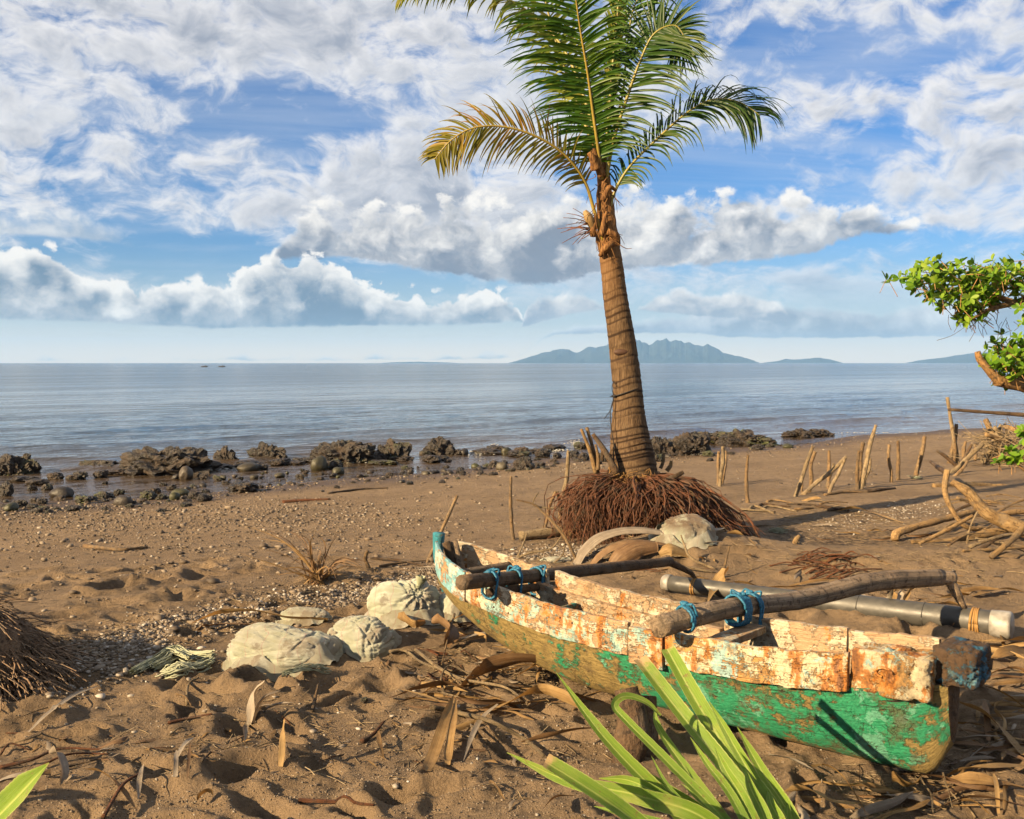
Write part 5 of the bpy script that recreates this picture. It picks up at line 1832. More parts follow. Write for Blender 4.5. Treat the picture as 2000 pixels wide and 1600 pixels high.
def build_pebbles():
    rs = np.random.RandomState(5)
    a = px_spots(rs, [(-60, 1020), (150, 1015), (350, 1000), (520, 1000), (700, 1005)], 2600, 60, 18)
    b = px_spots(rs, [(-50, 1050), (250, 1050), (480, 1040), (720, 1030), (900, 1010)], 1300, 60, 26)
    c = px_spots(rs, [(0, 1130), (300, 1110), (600, 1070), (900, 1000)], 700, 120, 45)
    e = px_spots(rs, [(-30, 1000), (200, 990), (420, 962), (620, 940), (1000, 922), (1200, 908), (1500, 880), (1700, 856), (1950, 845)], 2600, 30, 6)
    g = px_spots(rs, [(900, 990), (1400, 930), (1900, 900)], 500, 150, 40)
    sp = np.vstack([a, b, c, e, g])
    keep = shore_d(sp[:, 0], sp[:, 1]) > -0.4
    sp = sp[keep]
    scatter('beach_pebbles', sp, np.exp(rs.normal(-4.35, 0.45, len(sp))), M['pebble'], 'pale pebbles strewn over the open beach', 1, 1)
    # shell and coral line at the top of the beach
    a = px_spots(rs, [(120, 1330), (190, 1270), (300, 1235), (420, 1205), (560, 1180), (680, 1160), (800, 1140), (900, 1115)], 3600, 32, 12)
    b = px_spots(rs, [(20, 1350), (130, 1330), (260, 1300), (380, 1270)], 420, 40, 22)
    c = px_spots(rs, [(1000, 1090), (1100, 1075), (1160, 1080)], 900, 30, 9)
    d = px_spots(rs, [(1620, 1035), (1740, 1000), (1850, 990)], 700, 30, 10)
    e = px_spots(rs, [(300, 1400), (700, 1400), (1200, 1450)], 150, 200, 90)
    sp = np.vstack([a, b, c, d, e])
    sz = np.exp(rs.normal(-4.85, 0.45, len(sp)))
    sz[len(a):len(a) + len(b)] *= 1.45
    scatter('shell_gravel', sp, sz, M['shell'], 'white shell and coral gravel along the drift line', 2, 1)
    sp = px_spots(rs, [(150, 1300), (300, 1230), (560, 1185), (800, 1145), (900, 1120)], 2400, 40, 16)
    scatter('dark_gravel', sp, np.exp(rs.normal(-4.5, 0.4, len(sp))), M['pebble'], 'brown gravel in the drift line', 3, 1)


build_rocks()
build_pebbles()


def build_grit():
    rs = np.random.RandomState(15)
    sp = np.vstack([px_spots(rs, [(-50, 1560), (500, 1540), (1000, 1560), (1500, 1560)], 5200, 160, 60), px_spots(rs, [(0, 1430), (600, 1420), (1100, 1420), (1900, 1480)], 4200, 150, 50),
                    px_spots(rs, [(1200, 1110), (1600, 1130), (1980, 1150)], 1600, 90, 30)])
    scatter('sand_grit', sp, np.exp(rs.normal(-5.75, 0.38, len(sp))), M['pebble'], 'coarse grains and crumbs of sand in the foreground', 4, 1, 0.8)


build_grit()


# ---------------------------------------------------------------- foam where the water meets the rocks
def build_foam():
    rs = np.random.RandomState(9)
    mb = MB()
    V, F = _ICO[1]
    spots = [(940, 882, 36, 5, 120), (1090, 878, 24, 4, 40), (1125, 866, 14, 7, 70), (455, 915, 22, 3, 22), (740, 902, 40, 3, 26), (965, 872, 9, 7, 40), (1700, 845, 70, 2, 30)]
    for (px, py, sx, sy, n) in spots:
        for _ in range(n):
            p = atz(px + rs.randn() * sx * 0.6, py + abs(rs.randn()) * sy * 0.6, WATER_Z + 0.015)
            up = abs(rs.randn()) * 0.05 if sy > 6 else 0.0
            s = rs.uniform(0.004, 0.015)
            mb.add(V * np.array([s * 3.2, s * 1.6, s * 0.7]) + np.array([p.x, p.y, p.z + up + 0.01]), [tuple(f) for f in F])
    tag(mb.build('foam', M['foam']), 'white foam where the wash breaks on the rocks', None, None, 'stuff')


build_foam()


# ---------------------------------------------------------------- poles, stakes, driftwood
def stick(name, pts, rad, mat, label, cat='stake', group=None, k=8, n=None, rough=0.12, seed=0, parent=None, freq=9.0):
    n = n or (8 if len(pts) == 2 else 6 * len(pts))
    path = spline(pts, n)
    mb = MB()
    r = rad if np.ndim(rad) == 0 else np.interp(np.linspace(0, 1, n), np.linspace(0, 1, len(rad)), rad)
    mb.tube(path, r, k, True, rough, seed, 1.0, freq)
    o = mb.build(name, M[mat], parent)
    strip_attrs(o, np.repeat(np.linspace(0, 1, n), k) * 1.5, np.tile(np.linspace(0, 1, k), n))
    if label:
        tag(o, label, cat, group)
    return o


def stake(px0, py0, px1, py1, w, label, mat='stake_wood', lean=0.0, group='stakes driven into the beach', name='wooden_stake', seed=0):
    a = gp(px0, py0)
    r = w * 0.5 * a.y / FPX
    b = at(px1, py1, a.y + lean)
    a2 = a - (b - a).normalized() * 0.08
    mid = (a2 + b) / 2 + Vector((math.sin(seed * 2.1) * 0.02, 0, 0.0))
    rq = random.Random(seed * 7 + 3)
    m1 = a2 + (b - a2) * 0.33 + Vector((rq.uniform(-.025, .025), 0, 0))
    m2 = a2 + (b - a2) * 0.68 + Vector((rq.uniform(-.03, .03), 0, 0))
    return stick(name, [a2, m1, m2, b], [r * rq.uniform(.9, 1.25), r * rq.uniform(.85, 1.1), r * rq.uniform(.8, 1.1), r * rq.uniform(.75, 1.0), r * rq.uniform(.45, .95)], mat, label, 'stake', group, 8, 30, 0.30, seed, None, 14.0)


def build_stakes():
    S = stake
    S(1402, 948, 1404, 882, 7, 'thin stake at left of the trio right of the palm roots', seed=1)
    S(1406, 950, 1412, 872, 8, 'tallest stake of the trio right of the palm roots', 'pale_twig', seed=2)
    S(1409, 946, 1418, 880, 7, 'leaning stake at right of the trio by the palm roots', seed=3)
    S(1462, 982, 1461, 888, 8, 'straight lone stake standing right of the palm roots', seed=4)
    S(1553, 970, 1588, 872, 9, 'leaning stake with bleached foot, left of the crossed stakes', 'pale_twig', seed=5)
    S(1568, 962, 1566, 938, 6, 'short stub beside the leaning stake with bleached foot', seed=6)
    S(1578, 962, 1592, 882, 8, 'slim stake just right of the leaning bleached-foot stake', seed=7)
    S(1570, 966, 1653, 892, 9, 'strongly slanting stake of the crossed pair', 'pale_twig', seed=8)
    S(1620, 966, 1650, 898, 8, 'pale stake crossing under the slanting one', 'pale_twig', seed=9)
    S(1620, 954, 1619, 880, 8, 'upright dark-tipped stake behind the crossed pair', seed=10)
    S(1616, 952, 1628, 905, 6, 'thin short stick leaning on the upright stake behind the crossed pair', 'pale_twig', seed=11)
    S(1676, 956, 1678, 880, 8, 'left upright of the bundle under the tallest beach stake', seed=12)
    S(1680, 948, 1686, 864, 8, 'middle upright of the bundle under the tallest beach stake', seed=13)
    S(1680, 955, 1711, 830, 10, 'tallest leaning stake in the middle of the beach row', 'pale_twig', seed=14)
    S(1688, 950, 1700, 895, 8, 'right hand pale leg of the bundle in the middle of the row', 'pale_twig', seed=15)
    S(1739, 942, 1737, 868, 7, 'left of the two parallel upright stakes', seed=16)
    S(1754, 938, 1754, 861, 8, 'right of the two parallel upright stakes, with knobby top', seed=17)
    S(1788, 932, 1806, 852, 9, 'brown leaning stake set apart in the row, white rag at its foot', seed=18)
    S(1870, 905, 1850, 776, 9, 'very tall bleached pole leaning left by the sea', 'pale_twig', seed=19)
    S(1853, 905, 1868, 828, 10, 'brown stake crossing the very tall bleached pole', seed=20)
    S(1862, 906, 1864, 855, 8, 'short brown stake under the crossing of the tall pole', seed=21)
    S(1880, 912, 1886, 862, 9, 'upright stake right of the tall bleached pole', seed=22)
    S(1876, 915, 1898, 868, 8, 'dark forked stake next to the upright right of the tall pole', 'dark_wood', seed=23)
    S(1858, 924, 1920, 866, 10, 'thick pale stake slanting right below the tall pole', 'pale_twig', seed=24)
    S(1864, 930, 1890, 900, 7, 'short brown stake lying under the thick slanting one', seed=25)
    S(1872, 915, 1830, 880, 8, 'short stub tilting left at the root of the tall pole', 'dark_wood', seed=26)
    # sticks on the near side of the roots
    g = 'sticks around the palm roots'
    S(1004, 1054, 998, 930, 8, 'thin upright stick alone left of the palm roots', group=g, seed=30)
    S(1060, 1035, 1086, 960, 7, 'slanting stick leaning to the left side of the palm roots', group=g, seed=31)
    S(1092, 1028, 1110, 880, 9, 'long split stick standing against the left edge of the roots', 'pale_twig', group=g, seed=32)
    S(1096, 1030, 1088, 960, 8, 'broken stick right at the left edge of the roots', group=g, seed=33)
    S(1108, 1030, 1112, 975, 7, 'pale short stick in front of the left root edge', 'pale_twig', group=g, seed=34)
    def on_root(px0, py0, px1, py1, w, dy, label, mat, seed):
        a, b = at(px0, py0, PY + dy), at(px1, py1, PY + dy)
        r = w * 0.5 * PY / FPX
        stick('dry_stub', [a, (a + b) / 2 + Vector((0.015, 0, 0)), b], [r, r * 0.9, r * 0.6], mat, label, 'stake', 'dry stubs on the palm roots', 8, 14, 0.25, seed)
    on_root(1164, 925, 1135, 838, 9, -0.15, 'tall thin dry stub at left on top of the palm roots', 'driftwood', 1)
    on_root(1166, 925, 1146, 835, 10, -0.10, 'second dry stub on the palm roots, splintered top', 'stake_wood', 2)
    on_root(1168, 918, 1163, 868, 8, -0.18, 'short upright dry stub among the stubs on the roots', 'stake_wood', 3)
    on_root(1205, 925, 1158, 848, 14, -0.28, 'broad dry sheath stub leaning away from the palm trunk', 'dark_wood', 4)
    on_root(1176, 900, 1172, 862, 7, -0.2, 'ragged top of a dry stub next to the broad sheath', 'dark_wood', 5)
    on_root(1290, 915, 1296, 884, 7, 0.1, 'thin stub on the right shoulder of the palm roots', 'pale_twig', 6)
    on_root(1302, 920, 1311, 900, 9, 0.1, 'stout short stub on the right shoulder of the palm roots', 'driftwood', 7)
    on_root(1286, 945, 1335, 922, 12, -0.25, 'grey purple husk lying across the right of the roots', 'dark_wood', 8)
    # pole behind the bow
    a = gp(835, 1098)
    b = at(893, 968, a.y + 0.25)
    stick('bamboo_pole', [a - (b - a).normalized() * 0.1, (a + b) / 2, b], [0.019, 0.018, 0.017], 'stake_wood', 'slanting bamboo pole stuck in the sand behind the bow', 'pole', None, 8, 16, 0.05, 3)
    S(718, 1112, 718, 1075, 8, 'short stump of a stake alone left of the bow', group=None, seed=40)
    S(1553, 1062, 1562, 1046, 12, 'short cut stub behind the far boom', 'driftwood', group=None, seed=41)
    # bare twig bush before the roots
    def twig(pts, w, label, mat='pale_twig', name='bare_twig', seed=0, grp='bare twigs in front of the palm roots'):
        P = [gp(x, y) if l is None else at(x, y, gp(pts[0][0], pts[0][1]).y + l) for x, y, l in pts]
        r = w * 0.5 * P[0].y / FPX
        stick(name, P, [r, r * 0.8, r * 0.45], mat, label, 'twig', grp, 6, 5 * len(P), 0.1, seed)
    twig([(1128, 1098, None), (1100, 1045, 0), (1060, 1000, .1), (1042, 985, .1), (1008, 976, .1)], 7, 'long forked bare twig rising to the left before the roots', 'stake_wood')
    twig([(1100, 1045, .0), (1118, 1000, .0), (1050, 990, .05), (1042, 978, .05), (1052, 962, .05)], 5, 'hooked thin twig crossing the long forked one', seed=2)
    twig([(1005, 1092, None), (1035, 1080, 0), (1075, 1072, 0), (1098, 1046, 0)], 6, 'pale curved twig low before the gravel', seed=3)
    twig([(1010, 1090, None), (1022, 1062, 0), (1030, 1038, 0)], 5, 'small upright twig at the foot of the pale curved one', seed=4)
    twig([(1082, 1100, None), (1098, 1085, 0), (1104, 1060, 0)], 4, 'wispy twig beside the dry palm sheath', seed=5)
    twig([(1240, 992, .0), (1252, 1012, -.1), (1270, 1016, -.1)], 6, 'curled pale root hanging before the sandy sack', seed=6)
    twig([(1398, 1112, None), (1350, 1090, 0.05), (1335, 1060, .1), (1330, 1045, .1)], 6, 'bent pale twig right of the dry sheaths', seed=7)
    twig([(1410, 1128, None), (1425, 1066, 0)], 6, 'straight thin twig standing right of the dry sheaths', 'stake_wood', seed=8)
    twig([(1110, 1010, .0), (1140, 992, .1), (1152, 992, .1)], 4, 'fine twig arching against the roots', seed=9)


def build_driftwood():
    g = 'driftwood branches at right'

    def br(pts, ws, label, mat='driftwood', seed=0, rough=0.16):
        P = []
        y0 = None
        for (x, y, l) in pts:
            if l is None:
                q = gp(x, y)
                q.z += 0.02
                y0 = q.y
            else:
                q = at(x, y, (y0 if y0 else gp(x, min(y + 40, 1100)).y) + l)
            P.append(q)
        sc = P[0].y / FPX
        return stick('driftwood_branch', P, [w * 0.40 * sc for w in ws], mat, label, 'driftwood', g, 10, 14 * len(P), rough * 2.0, seed, None, 8.0)
    br([(1748, 1058, None), (1752, 1042, .05), (1770, 1034, .1), (1830, 1018, .35), (1905, 998, .8)], [20, 22, 20, 18, 16], 'long low driftwood branch with broken bent end on the sand', seed=1)
    br([(1940, 1036, None), (1890, 1030, -.2), (1862, 1000, -.2), (1846, 960, -.15), (1850, 918, -.1)], [10, 12, 13, 14, 15], 'hook-shaped smooth driftwood limb curving upright', seed=2, rough=0.06)
    br([(1850, 925, .0), (1835, 915, .05), (1818, 902, .1)], [12, 12, 8], 'short dark curl crossing the top of the hook-shaped limb', 'dark_wood', seed=3)
    br([(2060, 1060, None), (1990, 1030, .1), (1925, 1000, .15), (1892, 962, .2), (1858, 940, .25)], [34, 36, 34, 26, 14], 'thick forked driftwood trunk reaching in from the right edge', seed=4, rough=0.2)
    br([(1780, 1062, None), (1850, 1058, .1), (1930, 1042, .2), (2060, 1030, .3)], [8, 16, 20, 22], 'long driftwood branch lying flat, lowest of the pile', seed=5)
    br([(1795, 1066, None), (1850, 1035, .15), (1900, 1008, .3)], [9, 10, 9], 'slim driftwood stick under the hook-shaped limb', seed=6)
    br([(1935, 1094, None), (1970, 1060, .05), (2010, 1020, .2)], [12, 15, 17], 'pale driftwood branch slanting up nearest the camera', seed=7)
    br([(1822, 952, None), (1900, 948, .2), (1960, 952, .2), (2060, 968, .2)], [14, 16, 16, 16], 'bent driftwood pole lying farthest back in the pile', seed=8)
    br([(1888, 1066, None), (1895, 1030, -.05), (1908, 1000, 0)], [5, 5, 4], 'thin peeled stick standing in the driftwood', 'pale_twig', seed=9)
    br([(1940, 1010, None), (1990, 1000, .1), (2060, 1005, .2)], [12, 14, 14], 'short driftwood branch in the middle of the pile', seed=10)
    br([(1930, 985, None), (1990, 990, .2), (2060, 985, .3)], [16, 17, 16], 'split driftwood log behind the thick forked trunk', seed=11)
    br([(1900, 1010, None), (1930, 1018, .1), (2000, 1022, .3), (2060, 1015, .3)], [12, 18, 16, 14], 'smooth driftwood branch below the forked trunk', seed=12)
    br([(1880, 1080, None), (1960, 1072, .1), (2060, 1064, .3)], [6, 8, 9], 'thin driftwood stick lying before the pile', seed=13)

    rq = np.random.RandomState(14)
    for k in range(26):
        x, y = rq.uniform(1860, 2060), rq.uniform(975, 1085)
        ln, sl = rq.uniform(40, 120), rq.uniform(-.5, .5)
        q0 = gp(x, y)
        a, b = at(x - ln * .5, y + sl * ln * .4 - rq.uniform(0, 20), q0.y + rq.uniform(-.2, .2)), at(x + ln * .5, y - sl * ln * .4 - rq.uniform(0, 30), q0.y + rq.uniform(-.2, .4))
        for v in (a, b):
            v.z = max(v.z, hz(v.x, v.y) + 0.01)
        r = math.exp(rq.normal(-4.6, .45))
        mm = (a + b) / 2 + Vector((rq.uniform(-.05, .05), rq.uniform(-.05, .05), rq.uniform(.0, .08)))
        stick('driftwood_twig', [a, mm, b], [r, r * .9, r * .5], ('driftwood', 'pale_twig', 'stake_wood', 'dark_wood')[k % 4], 'thin crooked branch tangled in the driftwood at right', 'driftwood', 'thin branches in the driftwood', 6, 14, 0.2, k)
    # brush pile with poles further back
    root_ = gp(1965, 905)
    gy = root_.y
    rs = np.random.RandomState(3)
    gb = 'sticks of the brush heap by the sea'
    lst = [((1922, 905), (1955, 830)), ((1930, 908), (1945, 838)), ((1905, 898), (1905, 868)), ((1915, 862), (1990, 905)), ((1925, 848), (2010, 880)), ((1990, 905), (1935, 850)), ((1945, 910), (2010, 860)),
           ((1960, 905), (1925, 820)), ((2010, 915), (1940, 880)), ((1970, 915), (2020, 870)), ((1950, 880), (2030, 850)), ((1935, 870), (2030, 900)), ((1942, 835), (1990, 875)), ((1960, 832), (2020, 850))]
    for k, ((x0, y0), (x1, y1)) in enumerate(lst):
        d0, d1 = rs.uniform(-.5, .5), rs.uniform(-.5, .5)
        a, b = at(x0, y0, gy + d0), at(x1, y1, gy + d1)
        a.z = max(a.z, hz(a.x, a.y))
        r = rs.uniform(3.5, 6.5) * gy / FPX
        stick('brush_stick', [a, (a + b) / 2 + Vector((0, 0, rs.uniform(-.05, .08))), b], [r, r, r * .8], ('pale_twig', 'driftwood', 'stake_wood')[k % 3], 'bleached stick in the brush heap by the sea at right', 'stick', gb, 7, 12, 0.15, k)
    mb = MB()
    for k in range(420):
        c = np.array(at(1985, 880, gy)) + rs.randn(3) * np.array([0.38, 0.4, 0.22])
        c[2] = max(c[2], hz(c[0], c[1]))
        d = unit(rs.randn(3) * np.array([1, 1, 0.6])) * rs.uniform(0.15, 0.5)
        mb.tube(spline([c - d, c + rs.randn(3) * 0.04, c + d], 5), rs.uniform(0.003, 0.009), 4, False)
    tag(mb.build('brush_twigs', M['pale_twig']), 'tangle of thin dry twigs filling the brush heap', None, None, 'stuff')
    a, b = at(1852, 800, gy - 0.3), at(2080, 816, gy - 0.4)
    stick('long_pole', [a, (a + b) / 2, b], [0.028, 0.036, 0.05], 'dark_wood', 'long dark pole lying level across the brush heap', 'pole', None, 8, 14, 0.1, 5)


def build_tree():
    """leafy shore tree whose trunk stands outside the frame at the right"""
    Y = 9.6
    base = Vector((6.1, Y + 0.3, hz(6.1, Y + 0.3) - 0.1))
    root = empty('shore_tree', base, 'leafy shore tree reaching in from the right edge with broken limb', 'tree')
    rs = np.random.RandomState(8)

    def limb(name, pts, ws, rough=0.12, seed=0, parent=root, k=12):
        r = [w * 0.5 * Y / FPX for w in ws]
        n = 9 * len(pts)
        p = spline(pts, n)
        mb = MB()
        mb.tube(p, np.interp(np.linspace(0, 1, n), np.linspace(0, 1, len(r)), r), k, True, rough, seed, 1.0, 6.0)
        o = mb.build(name, M['tree_bark'], parent)
        strip_attrs(o, np.repeat(np.linspace(0, 1, n), k), np.tile(np.linspace(0, 1, k), n))
        return o, p
    tr, _ = limb('trunk', [base, base + Vector((-.15, -.1, 1.0)), base + Vector((-.35, -.2, 1.9)), base + Vector((-.3, -.1, 2.9)), base + Vector((-.1, 0, 3.6))], [60, 52, 44, 34, 16], 0.15, 1)
    limb('broken_limb', [base + Vector((-.3, -.2, 1.75)), at(2060, 762, Y), at(1995, 752, Y - .05), at(1945, 742, Y - .1)], [34, 30, 25, 21], 0.40, 2)
    limb('limb_stub', [at(1955, 748, Y - .1), at(1930, 722, Y - .15), at(1914, 702, Y - .15), at(1909, 687, Y - .15)], [19, 15, 13, 10], 0.2, 3)
    up = base + Vector((-.33, -.15, 2.55))
    _, b1 = limb('branch', [up, at(2060, 575, Y), at(1980, 592, Y), at(1935, 604, Y - .1), at(1900, 622, Y - .15)], [26, 20, 13, 8, 4], 0.1, 4)
    _, b2 = limb('branch', [at(1985, 592, Y), at(1940, 575, Y), at(1915, 555, Y + .1), at(1860, 548, Y + .1), at(1800, 555, Y)], [12, 10, 8, 6, 3], 0.1, 5)
    _, b3 = limb('branch', [at(2040, 578, Y), at(1985, 555, Y + .15), at(1955, 535, Y + .2)], [12, 7, 3], 0.1, 6)
    _, b4 = limb('branch', [at(1985, 750, Y), at(1975, 715, Y - .05), at(1962, 688, Y - .1), at(1955, 670, Y - .1)], [9, 7, 5, 3], 0.1, 7)
    _, b5 = limb('branch', [at(1960, 552, Y + .1), at(1900, 590, Y), at(1865, 612, Y - .1)], [7, 5, 3], 0.1, 8)
    # low sprig near the brush heap
    _, b6 = limb('branch', [at(2070, 960, Y - .5), at(2010, 925, Y - .5), at(1975, 900, Y - .5), at(1945, 900, Y - .5)], [8, 6, 4, 2], 0.1, 9)
    # leaves in whorls at the twig ends
    leaf_v = np.array([(0, 0, 0), (0.18, 0.28, 0.03), (0, 0.35, -0.02), (-0.18, 0.28, 0.03), (0.25, 0.62, 0.02), (0, 0.66, -0.03), (-0.25, 0.62, 0.02), (0.15, 0.88, -0.02), (0, 1.0, -0.07), (-0.15, 0.88, -0.02)])
    leaf_f = [(0, 1, 2), (0, 2, 3), (1, 4, 5, 2), (2, 5, 6, 3), (4, 7, 8, 5), (5, 8, 9, 6)]
    mb = MB()
    tw = MB()
    blobs = [  # px, py, sx, sy, whorls
        (1785, 545, 26, 14, 12), (1815, 535, 24, 18, 18), (1850, 545, 28, 26, 30), (1890, 545, 30, 24, 34), (1930, 548, 28, 24, 32), (1970, 540, 24, 20, 26), (1860, 580, 32, 18, 24), (1905, 590, 26, 18, 24),
        (1895, 612, 20, 12, 14), (1885, 625, 12, 6, 6), (1950, 585, 28, 14, 18), (1820, 570, 18, 10, 8), (1995, 560, 26, 30, 28), (2060, 540, 40, 40, 30),
        (1955, 668, 10, 8, 5), (1965, 695, 18, 16, 18), (1985, 715, 26, 20, 34), (1950, 715, 16, 10, 10), (2010, 700, 26, 30, 30), (2060, 720, 30, 40, 24), (1975, 738, 20, 8, 10),
        (1965, 905, 22, 10, 7), (1990, 890, 14, 8, 4), (2000, 842, 12, 10, 5)]
    for (px, py, sx, sy, n) in blobs:
        for _ in range(n):
            low = py > 800
            c = np.array(at(px + rs.randn() * sx * 0.75, py + rs.randn() * sy * 0.75, Y + (-0.5 if low else rs.randn() * 0.16)))
            axis = unit(np.array([-0.5, -0.2, 0.75]) + 0.55 * rs.randn(3))
            tw.tube(spline([c - axis * 0.12 + rs.randn(3) * 0.02, c], 3), 0.0035, 4, False)
            m = rs.randint(4, 7)
            a0 = rs.uniform(0, 6.28)
            e1 = unit(np.cross(axis, np.array([0.3, 0.9, 0.1])))
            e2 = np.cross(axis, e1)
            for q in range(m):
                a = a0 + q * 2.4
                out = math.cos(a) * e1 + math.sin(a) * e2
                d = unit(out * rs.uniform(0.7, 1.1) + axis * rs.uniform(0.25, 0.8) + np.array([0, 0, -0.05]))
                nn = unit(axis - d * np.dot(axis, d) + 0.2 * rs.randn(3))
                sd = np.cross(d, nn)
                ln = rs.uniform(0.055, 0.105)
                mb.add(c + ln * (leaf_v[:, :1] * sd + leaf_v[:, 1:2] * d + leaf_v[:, 2:3] * nn), leaf_f)
    o = mb.build('crown', M['tree_leaf'], root)
    o['kind'] = 'stuff'
    o = tw.build('twigs', M['tree_bark'], root)
    o['kind'] = 'stuff'
    nv = len(o.data.vertices); strip_attrs(o, np.zeros(nv), np.zeros(nv))
    # dangling dry vine bits
    mb = MB()
    for k in range(14):
        a = at(rs.uniform(1840, 1990), rs.uniform(612, 632), Y)
        e = a + Vector((rs.uniform(-.10, .08), 0, -rs.uniform(.05, .28)))
        mb.tube(spline([a, (a + e) / 2 + Vector((rs.uniform(-.05, .05), 0, 0)), e], 6), 0.0022, 4, False)
    mb.tube(spline([at(1890, 635, Y), at(1860, 655, Y), at(1830, 665, Y)], 8), 0.002, 4, False)
    o = mb.build('dry_vine', M['dark_wood'], root)
    o['kind'] = 'stuff'


build_stakes()
build_driftwood()
build_tree()


# ---------------------------------------------------------------- sacks
def sack(px, py, w, h, label, seed, depth=0.8, neck=None, lumps=0.16, rot=0.0, sandy=0.0, squash=3.0):
    g = gp(px, py)
    sc = g.y / FPX
    hw, hh = w * 0.5 * sc, h * sc
    V, F = ico(6 if w > 140 else 5)
    # slumped body: a few bulges of the filling pressing through one skin
    rl = np.random.RandomState(seed * 5 + 2)
    r = np.full(len(V), 0.0)
    for k in range(6):
        ang_ = rl.uniform(0, 6.28)
        cc = np.array([math.cos(ang_) * rl.uniform(.15, .50), math.sin(ang_) * rl.uniform(.1, .40), rl.uniform(-.25, .20)])
        if k == 0:
            cc = cc * 0.2
        rad_ = rl.uniform(0.50, 0.68) if k else 0.72
        b_ = V @ cc
        t_ = b_ + np.sqrt(np.maximum(b_ * b_ - cc @ cc + rad_ * rad_, 0.0))
        r = np.log(np.exp(r * 14) + np.exp(t_ * 14)) / 14
    r = r / np.percentile(r, 97)
    P = V * r[:, None]
    big = fbm(V * 1.5 + seed * 4.3, 3, 0.5, seed)
    P = P * (1 + 0.5 * lumps * big)[:, None]
    # pleats gathered towards the tied neck, or towards the closed end of the bag
    n0 = unit(np.array([neck[0], -0.35, neck[1]])) if neck else unit(np.array([math.cos(seed), 0.35, 0.45]))
    ca_ = V @ n0
    th_ = np.arccos(np.clip(ca_, -1, 1))
    e1 = unit(np.cross(n0, np.array([0.1, 0.9, 0.3])))
    e2 = np.cross(n0, e1)
    ph = np.arctan2(V @ e2, V @ e1)
    wob = 0.5 * fbm(V * 2.0 + seed, 3, 0.5, seed + 2)
    pleat = np.abs(np.sin(ph * 6.5 + wob * 3)) ** 0.7 + 0.5 * np.abs(np.sin(ph * 14 + wob * 5))
    near_ = np.exp(-(th_ / (1.0 if neck else 0.95)) ** 2)
    P = P * (1 + (0.15 if neck else 0.10) * near_ * (pleat - 0.9) - 0.10 * np.exp(-(th_ / 0.30) ** 2))[:, None]
    fold = np.abs(fbm(V * np.array([1.6, 2.6, 3.4]) + seed * 1.7, 3, 0.5, seed + 7))
    sag = np.clip(1 - fold * 7.0, 0, 1)
    rk = np.random.RandomState(seed * 13 + 1)
    dent = np.zeros(len(V))
    for k in range(44):
        mk = unit(rk.randn(3) * np.array([0.6, 0.6, 1.0]))
        off = rk.uniform(-0.75, 0.75)
        c0 = unit(rk.randn(3) + np.array([0, -0.8, 0.5]))
        line = np.exp(-((V @ mk - off + 0.10 * wob) / rk.uniform(0.014, 0.040)) ** 2) * np.exp(-((1 - V @ c0) / rk.uniform(0.15, 0.6)) ** 2)
        dent = np.maximum(dent, line * rk.uniform(0.5, 1.0))
    P = P * (1 - (0.04 * sag + 0.095 * dent) * np.clip(V[:, 2] + 0.7, 0, 1))[:, None]
    P[:, 2] = np.where(P[:, 2] < -0.35, -0.35 + 0.15 * (P[:, 2] + 0.35), P[:, 2])
    P = P * np.array([hw, hw * depth, hh * 0.80])
    c, s = math.cos(rot), math.sin(rot)
    P = np.stack([P[:, 0] * c - P[:, 1] * s, P[:, 0] * s + P[:, 1] * c, P[:, 2]], -1)
    o = link('sandbag', fast_mesh('sandbag', P, F, M['sack']))
    o.location = (g.x, g.y + hw * depth * 0.55, g.z + hh * 0.18)
    a = o.data.attributes.new('sandy', 'FLOAT', 'POINT')
    a.data.foreach_set('value', np.clip(sandy * np.clip(V[:, 2] * 1.5, 0, 1) + 0.8 * np.clip(-V[:, 2] * 2.0, 0, 1), 0, 1).astype(np.float32))
    tag(o, label, 'sack', 'pale woven sacks lying on the sand')
    # slack hem of the bag spread round its foot, and threads fraying from it
    ox, oy = g.x, g.y + hw * depth * 0.55
    nh = 96
    phi = np.linspace(0, 2 * np.pi, nh)
    wv_ = fbm(np.stack([np.cos(phi) * 2.2, np.sin(phi) * 2.2, np.full(nh, seed * 1.0)], -1), 4, 0.6, seed + 21)
    wv2_ = fbm(np.stack([np.cos(phi) * 6, np.sin(phi) * 6, np.full(nh, seed * 2.0)], -1), 3, 0.6, seed + 23)
    rows_ = []
    for q in range(5):
        u_ = q / 4.0
        k_ = 0.80 + u_ * (0.24 + 0.22 * wv_)
        lx, ly = hw * np.cos(phi) * k_, hw * depth * np.sin(phi) * k_
        X_, Y_ = ox + lx * c - ly * s, oy + lx * s + ly * c
        Z_ = H(X_, Y_) + 0.006 + hh * 0.30 * (1 - u_) ** 1.5 + 0.030 * np.clip(wv2_ + 0.3 * np.sin(phi * 9), 0, 1) * (0.3 + u_)
        rows_.append(np.stack([X_, Y_, Z_], -1))
    mbh = MB()
    mbh.sheet(np.stack(rows_, 1))
    hem = mbh.build('loose_hem', M['sack'])
    bpy.context.view_layer.update()
    hem.parent = o
    hem.matrix_parent_inverse = o.matrix_world.inverted()
    a2_ = hem.data.attributes.new('sandy', 'FLOAT', 'POINT')
    a2_.data.foreach_set('value', np.full(nh * 5, 0.55, np.float32))
